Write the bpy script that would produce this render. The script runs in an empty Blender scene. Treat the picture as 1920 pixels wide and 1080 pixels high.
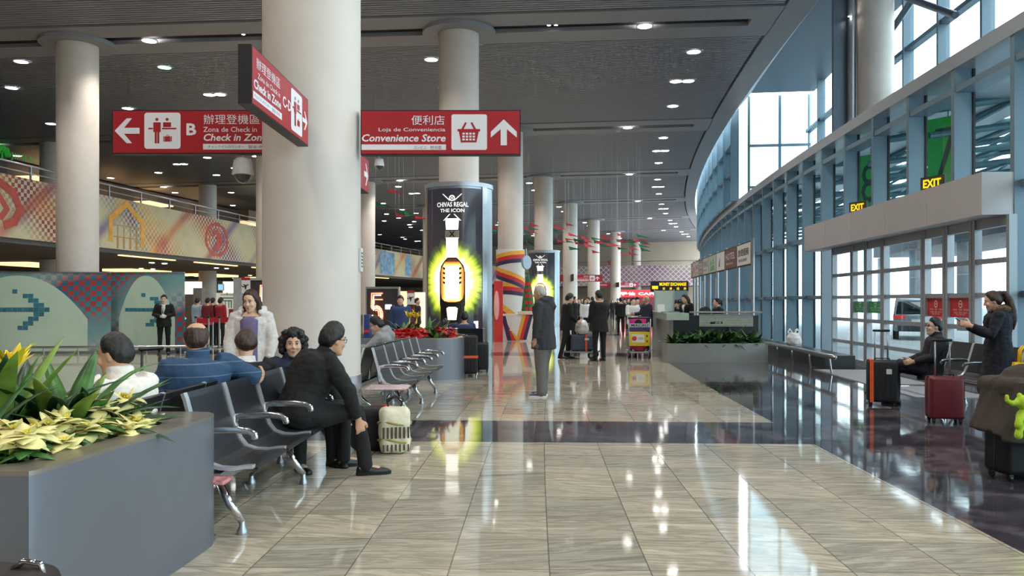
import bpy, bmesh, math, random
from mathutils import Vector, Matrix, noise
from math import sin, cos, pi, radians as R_

SC = bpy.context.scene
COL = SC.collection
random.seed(7)

# ---------------------------------------------------------------- camera, sky, exposure
CAMZ = 1.5
cam_data = bpy.data.cameras.new('camera')
cam_data.lens = 28.0
cam_data.sensor_width = 36.0
cam_data.shift_y = 25 / 1920
cam_data.clip_end = 600
cam = bpy.data.objects.new('camera', cam_data)
cam.location = (0, 0, CAMZ)
cam.rotation_euler = (pi / 2, 0, 0)
COL.objects.link(cam)
SC.camera = cam

world = bpy.data.worlds.new('overcast_sky')
SC.world = world
world.use_nodes = True
_nt = world.node_tree
_bg = _nt.nodes['Background']
_bg.inputs['Strength'].default_value = 5.4
_tc = _nt.nodes.new('ShaderNodeTexCoord')
_sx = _nt.nodes.new('ShaderNodeSeparateXYZ')
_rp = _nt.nodes.new('ShaderNodeValToRGB')
_nt.links.new(_tc.outputs['Generated'], _sx.inputs[0])
_nt.links.new(_sx.outputs['Z'], _rp.inputs[0])
_rp.color_ramp.elements[0].position = 0.0
_rp.color_ramp.elements[0].color = (.86, .95, 1.0, 1)
_rp.color_ramp.elements[1].position = .5
_rp.color_ramp.elements[1].color = (.86, .95, 1.0, 1)
_nt.links.new(_rp.outputs[0], _bg.inputs['Color'])

SC.view_settings.view_transform = 'Standard'
SC.view_settings.look = 'None'
SC.view_settings.gamma = 1.0
SC.view_settings.use_curve_mapping = False
SC.view_settings.exposure = 0.0
DOWNLIGHT_W = 700.0
UNDER_W = 60.0

# ---------------------------------------------------------------- plan of the curved hall
# s runs along the arc of the column row, d is the offset to the right of it
R0, CX, CY = 308.0, 305.31, -3.7
F = 1493.33


def P(s, d, z=0.0):
    a = (s - CY) / R0
    r = R0 - d
    return Vector((CX - r * cos(a), CY + r * sin(a), z))


def hd(s):                                   # rotation that turns +Y into the arc's tangent
    return -(s - CY) / R0


ROW0, PITCH = 9.5, 13.45
CEIL = 9.3


def row(k):
    return ROW0 + PITCH * k


# ---------------------------------------------------------------- materials
def lin(c):
    out = []
    for v in c[:3]:
        v /= 255.0
        out.append(v / 12.92 if v <= .04045 else ((v + .055) / 1.055) ** 2.4)
    return tuple(out) + (1.0,)


MATS = {}


def node(nt, t, **kw):
    n = nt.nodes.new(t)
    for k, v in kw.items():
        setattr(n, k, v)
    return n


def M(name, col, rough=.5, metal=0.0, var=.08, scale=12.0, bump=0.0, bscale=None, emit=0.0, spec=None, stretch=None, coat=0.0):
    if name in MATS:
        return MATS[name]
    m = bpy.data.materials.new(name)
    m.use_nodes = True
    nt = m.node_tree
    b = nt.nodes['Principled BSDF']
    c = lin(col)
    tc = node(nt, 'ShaderNodeTexCoord')
    src = tc.outputs['Object']
    if stretch:
        mp = node(nt, 'ShaderNodeMapping')
        mp.inputs['Scale'].default_value = stretch
        nt.links.new(src, mp.inputs[0])
        src = mp.outputs[0]
    nz = node(nt, 'ShaderNodeTexNoise')
    nz.inputs['Scale'].default_value = scale
    nz.inputs['Detail'].default_value = 4
    nt.links.new(src, nz.inputs['Vector'])
    rp = node(nt, 'ShaderNodeValToRGB')
    rp.color_ramp.elements[0].position = .3
    rp.color_ramp.elements[1].position = .7
    rp.color_ramp.elements[0].color = tuple(max(0, x * (1 - var)) for x in c[:3]) + (1,)
    rp.color_ramp.elements[1].color = tuple(min(1, x * (1 + var)) for x in c[:3]) + (1,)
    nt.links.new(nz.outputs['Fac'], rp.inputs[0])
    nt.links.new(rp.outputs[0], b.inputs['Base Color'])
    b.inputs['Roughness'].default_value = rough
    b.inputs['Metallic'].default_value = metal
    if spec is not None:
        b.inputs['Specular IOR Level'].default_value = spec
    if coat:
        b.inputs['Coat Weight'].default_value = coat
        b.inputs['Coat Roughness'].default_value = .08
    if emit:
        nt.links.new(rp.outputs[0], b.inputs['Emission Color'])
        b.inputs['Emission Strength'].default_value = emit
    if bump:
        nb = node(nt, 'ShaderNodeTexNoise')
        nb.inputs['Scale'].default_value = bscale or scale * 4
        nb.inputs['Detail'].default_value = 3
        nt.links.new(src, nb.inputs['Vector'])
        bp = node(nt, 'ShaderNodeBump')
        bp.inputs['Strength'].default_value = bump
        bp.inputs['Distance'].default_value = .01
        nt.links.new(nb.outputs['Fac'], bp.inputs['Height'])
        nt.links.new(bp.outputs[0], b.inputs['Normal'])
    MATS[name] = m
    return m


def glass(name, tint=(225, 240, 243), rough=0.0):
    """architectural glass: mostly clear, mirror-like at grazing angles"""
    if name in MATS:
        return MATS[name]
    m = bpy.data.materials.new(name)
    m.use_nodes = True
    nt = m.node_tree
    nt.nodes.remove(nt.nodes['Principled BSDF'])
    tr = node(nt, 'ShaderNodeBsdfTransparent')
    tr.inputs[0].default_value = lin(tint)
    gl = node(nt, 'ShaderNodeBsdfGlossy')
    gl.inputs['Roughness'].default_value = rough
    gl.inputs['Color'].default_value = (.9, .95, 1, 1)
    fr = node(nt, 'ShaderNodeFresnel')
    ge = node(nt, 'ShaderNodeNewGeometry')
    ior = node(nt, 'ShaderNodeMath', operation='MULTIPLY_ADD')
    nt.links.new(ge.outputs['Backfacing'], ior.inputs[0])
    ior.inputs[1].default_value = 1 / 1.45 - 1.45
    ior.inputs[2].default_value = 1.45
    nt.links.new(ior.outputs[0], fr.inputs['IOR'])
    mx = node(nt, 'ShaderNodeMixShader')
    nt.links.new(fr.outputs[0], mx.inputs[0])
    nt.links.new(tr.outputs[0], mx.inputs[1])
    nt.links.new(gl.outputs[0], mx.inputs[2])
    nt.links.new(mx.outputs[0], nt.nodes['Material Output'].inputs[0])
    MATS[name] = m
    return m


def mth(nt, op, a, b=None, c=None):
    n = node(nt, 'ShaderNodeMath', operation=op)
    for i, v in enumerate((a, b, c)):
        if v is None:
            continue
        if isinstance(v, (int, float)):
            n.inputs[i].default_value = v
        else:
            nt.links.new(v, n.inputs[i])
    return n.outputs[0]


def ramp(nt, fac, stops, interp='LINEAR'):
    r = node(nt, 'ShaderNodeValToRGB')
    r.color_ramp.interpolation = interp
    e = r.color_ramp.elements
    while len(e) < len(stops):
        e.new(.5)
    for i, (p, c) in enumerate(stops):
        e[i].position = p
        e[i].color = lin(c)
    nt.links.new(fac, r.inputs[0])
    return r.outputs[0]


def mixc(nt, fac, a, b):
    n = node(nt, 'ShaderNodeMix', data_type='RGBA')
    if isinstance(fac, (int, float)):
        n.inputs[0].default_value = fac
    else:
        nt.links.new(fac, n.inputs[0])
    for i, v in ((6, a), (7, b)):
        if isinstance(v, tuple):
            n.inputs[i].default_value = v
        else:
            nt.links.new(v, n.inputs[i])
    return n.outputs[2]


def floor_material():
    m = bpy.data.materials.new('polished_stone_tiles')
    m.use_nodes = True
    nt = m.node_tree
    b = nt.nodes['Principled BSDF']
    uv = node(nt, 'ShaderNodeUVMap')
    sp = node(nt, 'ShaderNodeSeparateXYZ')
    nt.links.new(uv.outputs[0], sp.inputs[0])
    s, d = sp.outputs[0], sp.outputs[1]
    T = .56
    ts = mth(nt, 'DIVIDE', mth(nt, 'ADD', s, 100.0 - .37), T)
    td = mth(nt, 'DIVIDE', mth(nt, 'ADD', d, 100.25), T)
    fs, fd = mth(nt, 'FRACT', ts), mth(nt, 'FRACT', td)
    is_, id_ = mth(nt, 'FLOOR', ts), mth(nt, 'FLOOR', td)
    cb = node(nt, 'ShaderNodeCombineXYZ')
    nt.links.new(is_, cb.inputs[0])
    nt.links.new(id_, cb.inputs[1])
    wn = node(nt, 'ShaderNodeTexWhiteNoise')
    nt.links.new(cb.outputs[0], wn.inputs['Vector'])
    rnd = wn.outputs['Value']
    # veins: long across the hall, tight along it, tilted a little tile by tile
    tilt = mth(nt, 'MULTIPLY', mth(nt, 'SUBTRACT', rnd, .45), .42)
    sv = mth(nt, 'ADD', s, mth(nt, 'MULTIPLY', d, tilt))
    vb = node(nt, 'ShaderNodeCombineXYZ')
    nt.links.new(mth(nt, 'MULTIPLY', sv, 9.0), vb.inputs[0])
    nt.links.new(mth(nt, 'MULTIPLY', d, 1.1), vb.inputs[1])
    nt.links.new(mth(nt, 'MULTIPLY', rnd, 37.0), vb.inputs[2])
    n1 = node(nt, 'ShaderNodeTexNoise')
    n1.inputs['Scale'].default_value = 1.0
    n1.inputs['Detail'].default_value = 5
    n1.inputs['Roughness'].default_value = .62
    n1.inputs['Distortion'].default_value = .5
    nt.links.new(vb.outputs[0], n1.inputs['Vector'])
    light = ramp(nt, n1.outputs['Fac'], [(.24, (112, 111, 104)), (.36, (160, 156, 143)), (.46, (202, 196, 180)), (.54, (166, 162, 149)), (.62, (206, 200, 184)), (.76, (232, 228, 213))])
    tint = ramp(nt, rnd, [(0, (222, 220, 216)), (1, (255, 247, 240))])
    mul = node(nt, 'ShaderNodeMix', data_type='RGBA', blend_type='MULTIPLY')
    mul.inputs[0].default_value = 1.0
    nt.links.new(light, mul.inputs[6])
    nt.links.new(tint, mul.inputs[7])
    light = mul.outputs[2]
    # dark grey marble
    n2 = node(nt, 'ShaderNodeTexNoise')
    n2.inputs['Scale'].default_value = 1.6
    n2.inputs['Detail'].default_value = 6
    n2.inputs['Distortion'].default_value = 1.2
    nt.links.new(uv.outputs[0], n2.inputs['Vector'])
    dark = ramp(nt, n2.outputs['Fac'], [(.3, (42, 40, 45)), (.5, (64, 60, 67)), (.62, (98, 92, 98)), (.66, (56, 53, 59)), (.8, (80, 75, 81))])
    edge = mth(nt, 'GREATER_THAN', d, 5.62)
    md = mth(nt, 'FLOORED_MODULO', mth(nt, 'ADD', s, 1345.0 - 9.35 + PITCH / 2), PITCH)
    band = mth(nt, 'LESS_THAN', mth(nt, 'ABSOLUTE', mth(nt, 'SUBTRACT', md, PITCH / 2)), .76)
    isdark = mth(nt, 'MAXIMUM', edge, band)
    colr = mixc(nt, isdark, light, dark)
    gx = mth(nt, 'MINIMUM', mth(nt, 'MINIMUM', fs, mth(nt, 'SUBTRACT', 1.0, fs)), mth(nt, 'MINIMUM', fd, mth(nt, 'SUBTRACT', 1.0, fd)))
    seam = mth(nt, 'LESS_THAN', gx, .007)
    colr = mixc(nt, mth(nt, 'MULTIPLY', seam, .7), colr, lin((70, 68, 64)))
    nt.links.new(colr, b.inputs['Base Color'])
    rr = mth(nt, 'ADD', mth(nt, 'MULTIPLY', n1.outputs['Fac'], .06), .025)
    nt.links.new(rr, b.inputs['Roughness'])
    b.inputs['Specular IOR Level'].default_value = .38
    n3 = node(nt, 'ShaderNodeTexNoise')
    n3.inputs['Scale'].default_value = 3.2
    n3.inputs['Detail'].default_value = 2
    nt.links.new(uv.outputs[0], n3.inputs['Vector'])
    bp = node(nt, 'ShaderNodeBump')
    bp.inputs['Strength'].default_value = .03
    bp.inputs['Distance'].default_value = .02
    nt.links.new(n3.outputs['Fac'], bp.inputs['Height'])
    nt.links.new(bp.outputs[0], b.inputs['Normal'])
    return m


# ---------------------------------------------------------------- mesh builder
class MB:
    def __init__(self):
        self.bm = bmesh.new()
        self.mi = 0

    def face(self, vs):
        try:
            f = self.bm.faces.new(vs)
            f.material_index = self.mi
            return f
        except ValueError:
            return None

    def verts(self, pts):
        return [self.bm.verts.new(p) for p in pts]

    def hexa(self, p):                       # 8 points: bottom 0-3 ccw, top 4-7
        v = self.verts(p)
        for q in ((3, 2, 1, 0), (4, 5, 6, 7), (0, 1, 5, 4), (1, 2, 6, 5), (2, 3, 7, 6), (3, 0, 4, 7)):
            self.face([v[i] for i in q])
        return self

    def box(self, x0, x1, y0, y1, z0, z1, mat=None):
        p = [Vector(q) for q in ((x0, y0, z0), (x1, y0, z0), (x1, y1, z0), (x0, y1, z0), (x0, y0, z1), (x1, y0, z1), (x1, y1, z1), (x0, y1, z1))]
        if mat:
            p = [mat @ q for q in p]
        return self.hexa(p)

    def cbox(self, s0, s1, d0, d1, z0, z1, n=None):   # box that follows the arc
        n = n or max(1, int(abs(s1 - s0) / 2.0))
        rings = []
        for i in range(n + 1):
            s = s0 + (s1 - s0) * i / n
            rings.append([P(s, d0, z0), P(s, d1, z0), P(s, d1, z1), P(s, d0, z1)])
        return self.loft(rings)

    def loft(self, rings, caps=True, closed=True):
        vr = [self.verts(r) for r in rings]
        k = len(rings[0])
        for a, b in zip(vr, vr[1:]):
            for i in range(k if closed else k - 1):
                j = (i + 1) % k
                self.face([a[i], a[j], b[j], b[i]])
        if caps and closed:
            self.face(list(reversed(vr[0])))
            self.face(vr[-1])
        return self

    def tube(self, pts, rad, n=10, caps=True, round_=False):
        pts = [Vector(p) for p in pts]
        if isinstance(rad, (int, float)):
            rad = [rad] * len(pts)
        rings = []
        up = None
        for i, p in enumerate(pts):
            if i == 0:
                t = pts[1] - p
            elif i == len(pts) - 1:
                t = p - pts[-2]
            else:
                t = (pts[i + 1] - p).normalized() + (p - pts[i - 1]).normalized()
            t.normalize()
            if up is None:
                up = Vector((0, 0, 1)) if abs(t.z) < .9 else Vector((0, 1, 0))
            x = up.cross(t)
            if x.length < 1e-5:
                x = Vector((1, 0, 0)).cross(t)
            x.normalize()
            y = t.cross(x)
            up = y
            r = rad[i]
            rx, ry = r if isinstance(r, tuple) else (r, r)
            ring = [p + x * rx * cos(2 * pi * j / n) + y * ry * sin(2 * pi * j / n) for j in range(n)]
            if round_ and i == 0:
                for f_, k_ in ((-.95, .3), (-.6, .8)):
                    rings.append([p + (q - p) * k_ + t * f_ * min(rx, ry) for q in ring])
            rings.append(ring)
            if round_ and i == len(pts) - 1:
                for f_, k_ in ((.6, .8), (.95, .3)):
                    rings.append([p + (q - p) * k_ + t * f_ * min(rx, ry) for q in ring])
        return self.loft(rings, caps)

    def cyl(self, x, y, z0, z1, r0, r1=None, n=24):
        r1 = r0 if r1 is None else r1
        rg = [[Vector((x + r * cos(2 * pi * i / n), y + r * sin(2 * pi * i / n), z)) for i in range(n)] for z, r in ((z0, r0), (z1, r1))]
        return self.loft(rg)

    def lathe(self, prof, n=24, c=(0, 0, 0), caps=True):         # prof: (r, z) bottom to top
        c = Vector(c)
        rg = [[c + Vector((r * cos(2 * pi * i / n), r * sin(2 * pi * i / n), z)) for i in range(n)] for r, z in prof]
        return self.loft(rg, caps)

    def prism(self, poly, z0, z1, mat=None):           # poly: (x, y) ccw
        f = (lambda q: mat @ q) if mat else (lambda q: q)
        return self.loft([[f(Vector((x, y, z0))) for x, y in poly], [f(Vector((x, y, z1))) for x, y in poly]])

    def ball(self, c, r, n=12, m=8, mat=None):
        c = Vector(c)
        rx, ry, rz = r if isinstance(r, tuple) else (r, r, r)
        rg = []
        for j in range(1, m):
            a = -pi / 2 + pi * j / m
            ring = [Vector((rx * cos(a) * cos(2 * pi * i / n), ry * cos(a) * sin(2 * pi * i / n), rz * sin(a))) for i in range(n)]
            if mat:
                ring = [mat @ q for q in ring]
            rg.append([c + q for q in ring])
        return self.loft(rg)

    def quad(self, a, b, c, d):
        self.face(self.verts([a, b, c, d]))
        return self

    def mesh(self, me, mat=None, mi=0):               # add an existing mesh
        off = len(self.bm.verts)
        vs = [self.bm.verts.new((mat @ v.co) if mat else v.co) for v in me.vertices]
        for p in me.polygons:
            f = self.face([vs[i] for i in p.vertices])
            if f:
                f.material_index = mi
        return self

    def build(self, name, mats, parent=None, smooth=False, loc=None, rz=None, fix=True):
        if fix:
            bmesh.ops.recalc_face_normals(self.bm, faces=self.bm.faces)
        me = bpy.data.meshes.new(name)
        self.bm.to_mesh(me)
        self.bm.free()
        return link(name, me, mats, parent, smooth, loc, rz)


def link(name, me, mats, parent=None, smooth=False, loc=None, rz=None):
    if not isinstance(mats, (list, tuple)):
        mats = [mats]
    for m in mats:
        me.materials.append(m)
    if smooth:
        me.polygons.foreach_set('use_smooth', [True] * len(me.polygons))
        if smooth == 'auto':
            sharp_by_angle(me, 40)
    o = bpy.data.objects.new(name, me)
    COL.objects.link(o)
    if parent is not None:
        o.parent = parent
    if loc is not None:
        o.location = loc
    if rz is not None:
        o.rotation_euler = (0, 0, rz)
    return o


def sharp_by_angle(me, deg):
    bm = bmesh.new()
    bm.from_mesh(me)
    lim = R_(deg)
    for e in bm.edges:
        if len(e.link_faces) == 2 and e.calc_face_angle(0) > lim:
            e.smooth = False
    bm.to_mesh(me)
    bm.free()


def tag(o, label, cat, group=None, kind=None):
    o['label'] = label
    o['category'] = cat
    if group:
        o['group'] = group
    if kind:
        o['kind'] = kind
    return o


def thing(name, label, cat, loc=(0, 0, 0), rz=0.0, group=None):
    o = bpy.data.objects.new(name, None)
    o.empty_display_size = .1
    COL.objects.link(o)
    o.location = loc
    o.rotation_euler = (0, 0, rz)
    return tag(o, label, cat, group)


def struct(o):
    o['kind'] = 'structure'
    return o


KIDS = {}


def copy_tree(o, loc=None, rz=None, label=None, group=None, parent=None):
    c = o.copy()
    COL.objects.link(c)
    if parent is not None:
        c.parent = parent
    if loc is not None:
        c.location = loc
    if rz is not None:
        c.rotation_euler = (0, 0, rz)
    if label:
        c['label'] = label
    if group:
        c['group'] = group
    for ch in o.children:
        copy_tree(ch, parent=c)
    return c


def text_mesh(s, size=1.0, bold=0.0, shear=0.0, align='LEFT', extrude=.002, spacing=1.0):
    cu = bpy.data.curves.new('lettering', 'FONT')
    cu.body = s
    cu.size = size
    cu.align_x = align
    cu.align_y = 'BOTTOM_BASELINE'
    cu.offset = bold
    cu.shear = shear
    cu.extrude = extrude
    cu.resolution_u = 2
    cu.space_character = spacing
    o = bpy.data.objects.new('lettering', cu)
    COL.objects.link(o)
    dg = bpy.context.evaluated_depsgraph_get()
    me = bpy.data.meshes.new_from_object(o.evaluated_get(dg))
    bpy.data.objects.remove(o)
    bpy.data.curves.remove(cu)
    return me


def text_fit(s, w=None, h=None, bold=0.0, shear=0.0, extrude=.002):
    """lettering scaled into a w x h box with its lower left corner at 0,0; returns mesh"""
    me = text_mesh(s, 1.0, bold, shear, extrude=0.0)
    if not me.vertices:
        return me
    xs = [v.co.x for v in me.vertices]
    ys = [v.co.y for v in me.vertices]
    x0, x1, y0, y1 = min(xs), max(xs), min(ys), max(ys)
    kx = w / (x1 - x0) if w else None
    ky = h / (y1 - y0) if h else None
    kx = kx or ky
    ky = ky or kx
    for v in me.vertices:
        v.co = Vector(((v.co.x - x0) * kx, (v.co.y - y0) * ky, 0))
    return me


STAND = Matrix.Rotation(pi / 2, 4, 'X')       # XY drawing -> upright, facing -Y


def floor_px(px, py):                          # where the ray through a photo point meets the floor
    Y = CAMZ * F / (py - 565.0)
    return Vector(((px - 960.0) / F * Y, Y, 0))


def depth_px(px, py, Y):
    return Vector(((px - 960.0) / F * Y, Y, CAMZ + (565.0 - py) / F * Y))


def s_at(px, d, lo=5.0, hi=90.0):              # arc position where offset d is seen in photo column px
    t = (px - 960.0) / F
    for _ in range(50):
        mid = (lo + hi) / 2
        q = P(mid, d)
        if q.x / q.y > t:
            lo = mid
        else:
            hi = mid
    return (lo + hi) / 2


MT = dict(
    column=M('column_paint', (216, 205, 195), .45, var=.03, scale=3),
    white=M('white_paint', (225, 225, 222), .5, var=.03),
    slat=M('ceiling_slat_metal', (150, 152, 160), .45, .2, var=.03),
    beam=M('ceiling_beam_panel', (142, 142, 147), .5, var=.04, scale=1),
    soffit=M('dark_soffit', (38, 38, 40), .8),
    slot=M('dark_slot', (22, 22, 24), .7),
    steel=M('brushed_steel', (190, 192, 195), .28, 1.0, var=.05, scale=3, stretch=(1, 1, 20)),
    chrome=M('chrome', (215, 216, 220), .12, 1.0, var=.02),
    alum=M('aluminium', (176, 180, 186), .38, .9, var=.04),
    fin=M('blue_grey_mullion', (104, 126, 140), .4, .1, var=.05, scale=2),
    findk=M('door_frame_grey', (150, 156, 162), .4, .3, var=.05, scale=2),
    header=M('header_panel', (180, 176, 178), .45, .1, var=.03, scale=1),
    gasket=M('black_gasket', (24, 26, 29), .5),
    black=M('black_plastic', (18, 18, 20), .4),
    blackgl=M('gloss_black', (14, 14, 16), .15, coat=.5),
    glass=glass('clear_glass'),
    glassb=glass('bluish_glass', (200, 226, 232)),
    lamp=M('lamp_lens', (255, 252, 245), .5, var=0, emit=22.0),
    lampg=M('green_lamp_lens', (150, 255, 215), .5, var=0, emit=10.0),
    lampw=M('warm_strip_light', (255, 205, 140), .5, var=0, emit=2.2),
)
# ================================================================ THE SETTING
# ---------------------------------------------------------------- floor
def arc_sheet(name, s0, s1, d0, d1, z, mat, ds=1.5, parent=None):
    bm = bmesh.new()
    uvl = bm.loops.layers.uv.new('UVMap')
    n = int((s1 - s0) / ds)
    nd = max(1, int((d1 - d0) / 6))
    grid = [[(s0 + (s1 - s0) * i / n, d0 + (d1 - d0) * j / nd) for j in range(nd + 1)] for i in range(n + 1)]
    vs = [[bm.verts.new(P(s, d, z)) for s, d in r_] for r_ in grid]
    for i in range(n):
        for j in range(nd):
            ids = ((i, j), (i, j + 1), (i + 1, j + 1), (i + 1, j))
            f = bm.faces.new([vs[a][b] for a, b in ids])
            for lp, (a, b) in zip(f.loops, ids):
                lp[uvl].uv = grid[a][b]
    bmesh.ops.recalc_face_normals(bm, faces=bm.faces)
    me = bpy.data.meshes.new(name)
    bm.to_mesh(me)
    bm.free()
    return link(name, me, mat, parent)


floor = struct(arc_sheet('floor', -16, 150, -46, 10.4, 0.0, floor_material()))

# ---------------------------------------------------------------- ceiling
ceiling = struct(arc_sheet('ceiling', -16, 150, -46, 9.6, CEIL + .2, MT['soffit'], 4))
for k in range(-2, 10):
    s0, s1 = row(k) + 1.2, row(k + 1) - 1.2
    mb = MB()
    n = int((s1 - s0) / .15)
    for i in range(n):
        s = s0 + .15 * i
        for (da, db) in ((-46, -28), (-28, -10), (-10, 8.8)):
            pts = [P(s, da, CEIL), P(s, db, CEIL), P(s + .085, db, CEIL), P(s + .085, da, CEIL)]
            mb.hexa(pts + [p + Vector((0, 0, .07)) for p in pts])
    mb.build('slat_panel', MT['slat'], ceiling, fix=True)
    mb = MB()
    r_ = row(k)
    for (a, b) in ((r_ - 1.2, r_ - .28), (r_ + .28, r_ + 1.2)):
        mb.cbox(a, b, -46, 8.9, CEIL - .02, CEIL + .12, 1)
    mb.cbox(r_ - .28, r_ + .28, 8.2, 8.9, CEIL - .02, CEIL + .12, 1)
    mb.mi = 1
    mb.cbox(r_ - .28, r_ + .28, -46, 8.2, CEIL + .1, CEIL + .14, 1)
    mb.build('beam', [MT['beam'], MT['slot']], ceiling)
mb = MB()
mb.cbox(-16, 150, 8.88, 9.62, CEIL - .02, CEIL + .14, 80)
mb.build('edge_trim', MT['beam'], ceiling)
# raised perforated soffit over the glass bay
perf = M('perforated_soffit', (118, 124, 134), .5, .1, var=.35, scale=60)
mb = MB()
mb.loft([[P(s, 9.6, CEIL), P(s, 10.5, 10.4), P(s, 13.1, 10.4), P(s, 13.1, 10.6), P(s, 10.4, 10.6), P(s, 9.6, CEIL + .2)] for s in [-8 + 1.5 * i for i in range(30)]])
mb.build('perforated_soffit', perf, ceiling)

# ---------------------------------------------------------------- far and rear walls
wallm = M('beige_wall', (196, 186, 168), .6, var=.05, scale=.6)
mb = MB()
mb.loft([[P(-15.9, d, 0), P(-15.9, d, 9.5), P(-16.2, d, 9.5), P(-16.2, d, 0)] for d in (-46, 13)])
struct(mb.build('wall_rear', wallm))
mb = MB()
mb.cbox(-16, 150, -46.3, -46, 0, 9.5, 60)
struct(mb.build('wall_left', M('left_wall_brown', (74, 66, 60), .6, var=.1, scale=.5)))
mb = MB()
mb.loft([[P(108, d, 0), P(108, d, 9.5), P(108.3, d, 9.5), P(108.3, d, 0)] for d in (-46, -30, -15, 0, 13)])
struct(mb.build('wall_far', M('far_wall_cream', (206, 196, 176), .6, var=.05, scale=.6)))

# ---------------------------------------------------------------- glazed right wall: one window per bay
FIN0, BAY = s_at(1902, 10.0), 1.9
DOOR0, DOOR1 = FIN0, s_at(1541, 10.0)
wn_ = 0


def sheet(mb, s0, s1, d, z0, z1):
    mb.quad(P(s0, d, z0), P(s1, d, z0), P(s1, d, z1), P(s0, d, z1))


doors_b = 5
BAY = (DOOR1 - FIN0) / doors_b
for j in range(-9, 34):
    s = FIN0 + BAY * j
    wn_ += 1
    w = bpy.data.objects.new('window_%d' % wn_, None)
    COL.objects.link(w)
    struct(w)
    zb = 3.5 if 0 <= j < doors_b else 0.0
    fin = MB()
    fin.cbox(s, s + .12, 10.0, 10.36, 2.84 if 0 < j < doors_b else 0.0, 5.62, 1)
    fin.build('mullion', MT['fin'], w)
    rl = MB()
    rl.cbox(s + .12, s + BAY, 10.02, 10.4, 5.2, 5.31, 1)
    if zb == 0:
        rl.cbox(s + .12, s + BAY, 10.1, 10.36, 3.26, 3.38, 1)
        rl.cbox(s + .12, s + BAY, 10.1, 10.36, 1.56, 1.66, 1)
        rl.cbox(s + .12, s + BAY, 10.1, 10.36, 0.0, .14, 1)
    rl.build('transom', MT['fin'], w)
    g = MB()
    for a, b in (((zb, 5.2), (5.31, 5.62)) if zb else ((.14, 1.56), (1.66, 3.26), (3.38, 5.2), (5.31, 5.62))):
        sheet(g, s + .12, s + BAY, 10.33, a, b)
    g.build('pane', MT['glassb'], w)
    g = MB()
    for a in (s + .12, s + BAY - .03):
        g.cbox(a, a + .03, 10.31, 10.35, zb, 5.62, 1)
    g.build('gasket', MT['gasket'], w)
mb = MB()
mb.cbox(FIN0 - 9 * BAY, FIN0 + 34 * BAY, 9.98, 10.45, 5.62, 5.87, 60)
mb.cbox(FIN0 - 9 * BAY, 36, 10.45, 13.3, 5.75, 5.87, 30)
struct(mb.build('trim_1', M('ledge_grey', (158, 164, 172), .35, .3, var=.05)))

# upper curtain wall of the bay, its return and the flush glazing beyond
j = 0
S_UP = [36.0 - 2.35 * i for i in range(20)]
for i, s in enumerate(S_UP[:-1]):
    s2 = S_UP[i + 1]
    wn_ += 1
    w = bpy.data.objects.new('window_%d' % wn_, None)
    COL.objects.link(w)
    struct(w)
    m_ = MB()
    m_.cbox(s2, s2 + .1, 12.8, 13.1, 5.87, 10.4, 1)
    m_.build('mullion', MT['fin'], w)
    m_ = MB()
    m_.cbox(s2 + .1, s, 12.86, 13.08, 8.74, 8.86, 1)
    m_.cbox(s2 + .1, s, 12.86, 13.08, 5.87, 5.97, 1)
    m_.cbox(s2 + .1, s, 12.86, 13.08, 7.3, 7.4, 1)
    m_.build('transom', MT['fin'], w)
    m_ = MB()
    sheet(m_, s2 + .1, s, 13.0, 5.97, 7.3)
    sheet(m_, s2 + .1, s, 13.0, 7.4, 8.74)
    sheet(m_, s2 + .1, s, 13.0, 8.86, 10.4)
    m_.build('pane', MT['glass'], w)
wn_ += 1
w = bpy.data.objects.new('window_%d' % wn_, None)
COL.objects.link(w)
struct(w)
m_ = MB()
for d in (10.45, 11.75, 12.98):
    m_.loft([[P(a, d, 5.87), P(a, d + .1, 5.87), P(a, d + .1, 10.4), P(a, d, 10.4)] for a in (36.0, 36.12)])
for z in (5.87, 6.4, 8.2):
    m_.loft([[P(36.0, d, z), P(36.12, d, z), P(36.12, d, z + .1), P(36.0, d, z + .1)] for d in (10.45, 13.05)])
m_.build('mullion', MT['fin'], w)
m_ = MB()
m_.quad(P(36.06, 10.5, 5.9), P(36.06, 13, 5.9), P(36.06, 13, 10.4), P(36.06, 10.5, 10.4))
m_.build('pane', glass('grey_glass', (150, 180, 192)), w)
for j in range(14):
    s = 36.1 + 2.6 * j
    wn_ += 1
    w = bpy.data.objects.new('window_%d' % wn_, None)
    COL.objects.link(w)
    struct(w)
    m_ = MB()
    m_.cbox(s, s + .12, 9.75, 10.1, 5.87, CEIL + 1.1, 1)
    for z in (5.87, 7.2, 8.4):
        m_.cbox(s + .12, s + 2.6, 9.85, 10.1, z, z + .1, 1)
    m_.build('mullion', MT['fin'], w)
    m_ = MB()
    sheet(m_, s, s + 2.6, 10.0, 5.87, CEIL + 1.1)
    m_.build('pane', MT['glassb'], w)

# header box over the doors
mb = MB()
n_ = 5
ds = (DOOR1 - .06 - DOOR0) / n_
for i in range(n_):
    a = DOOR0 + .02 + ds * i
    mb.cbox(a, a + ds - .012, 9.52, 10.02, 2.84, 3.5, 2)
mb.mi = 1
mb.cbox(DOOR0 + .04, DOOR1 - .1, 9.54, 10.0, 2.86, 3.48, 5)
struct(mb.build('trim_2', [MT['header'], MT['gasket']]))

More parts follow.
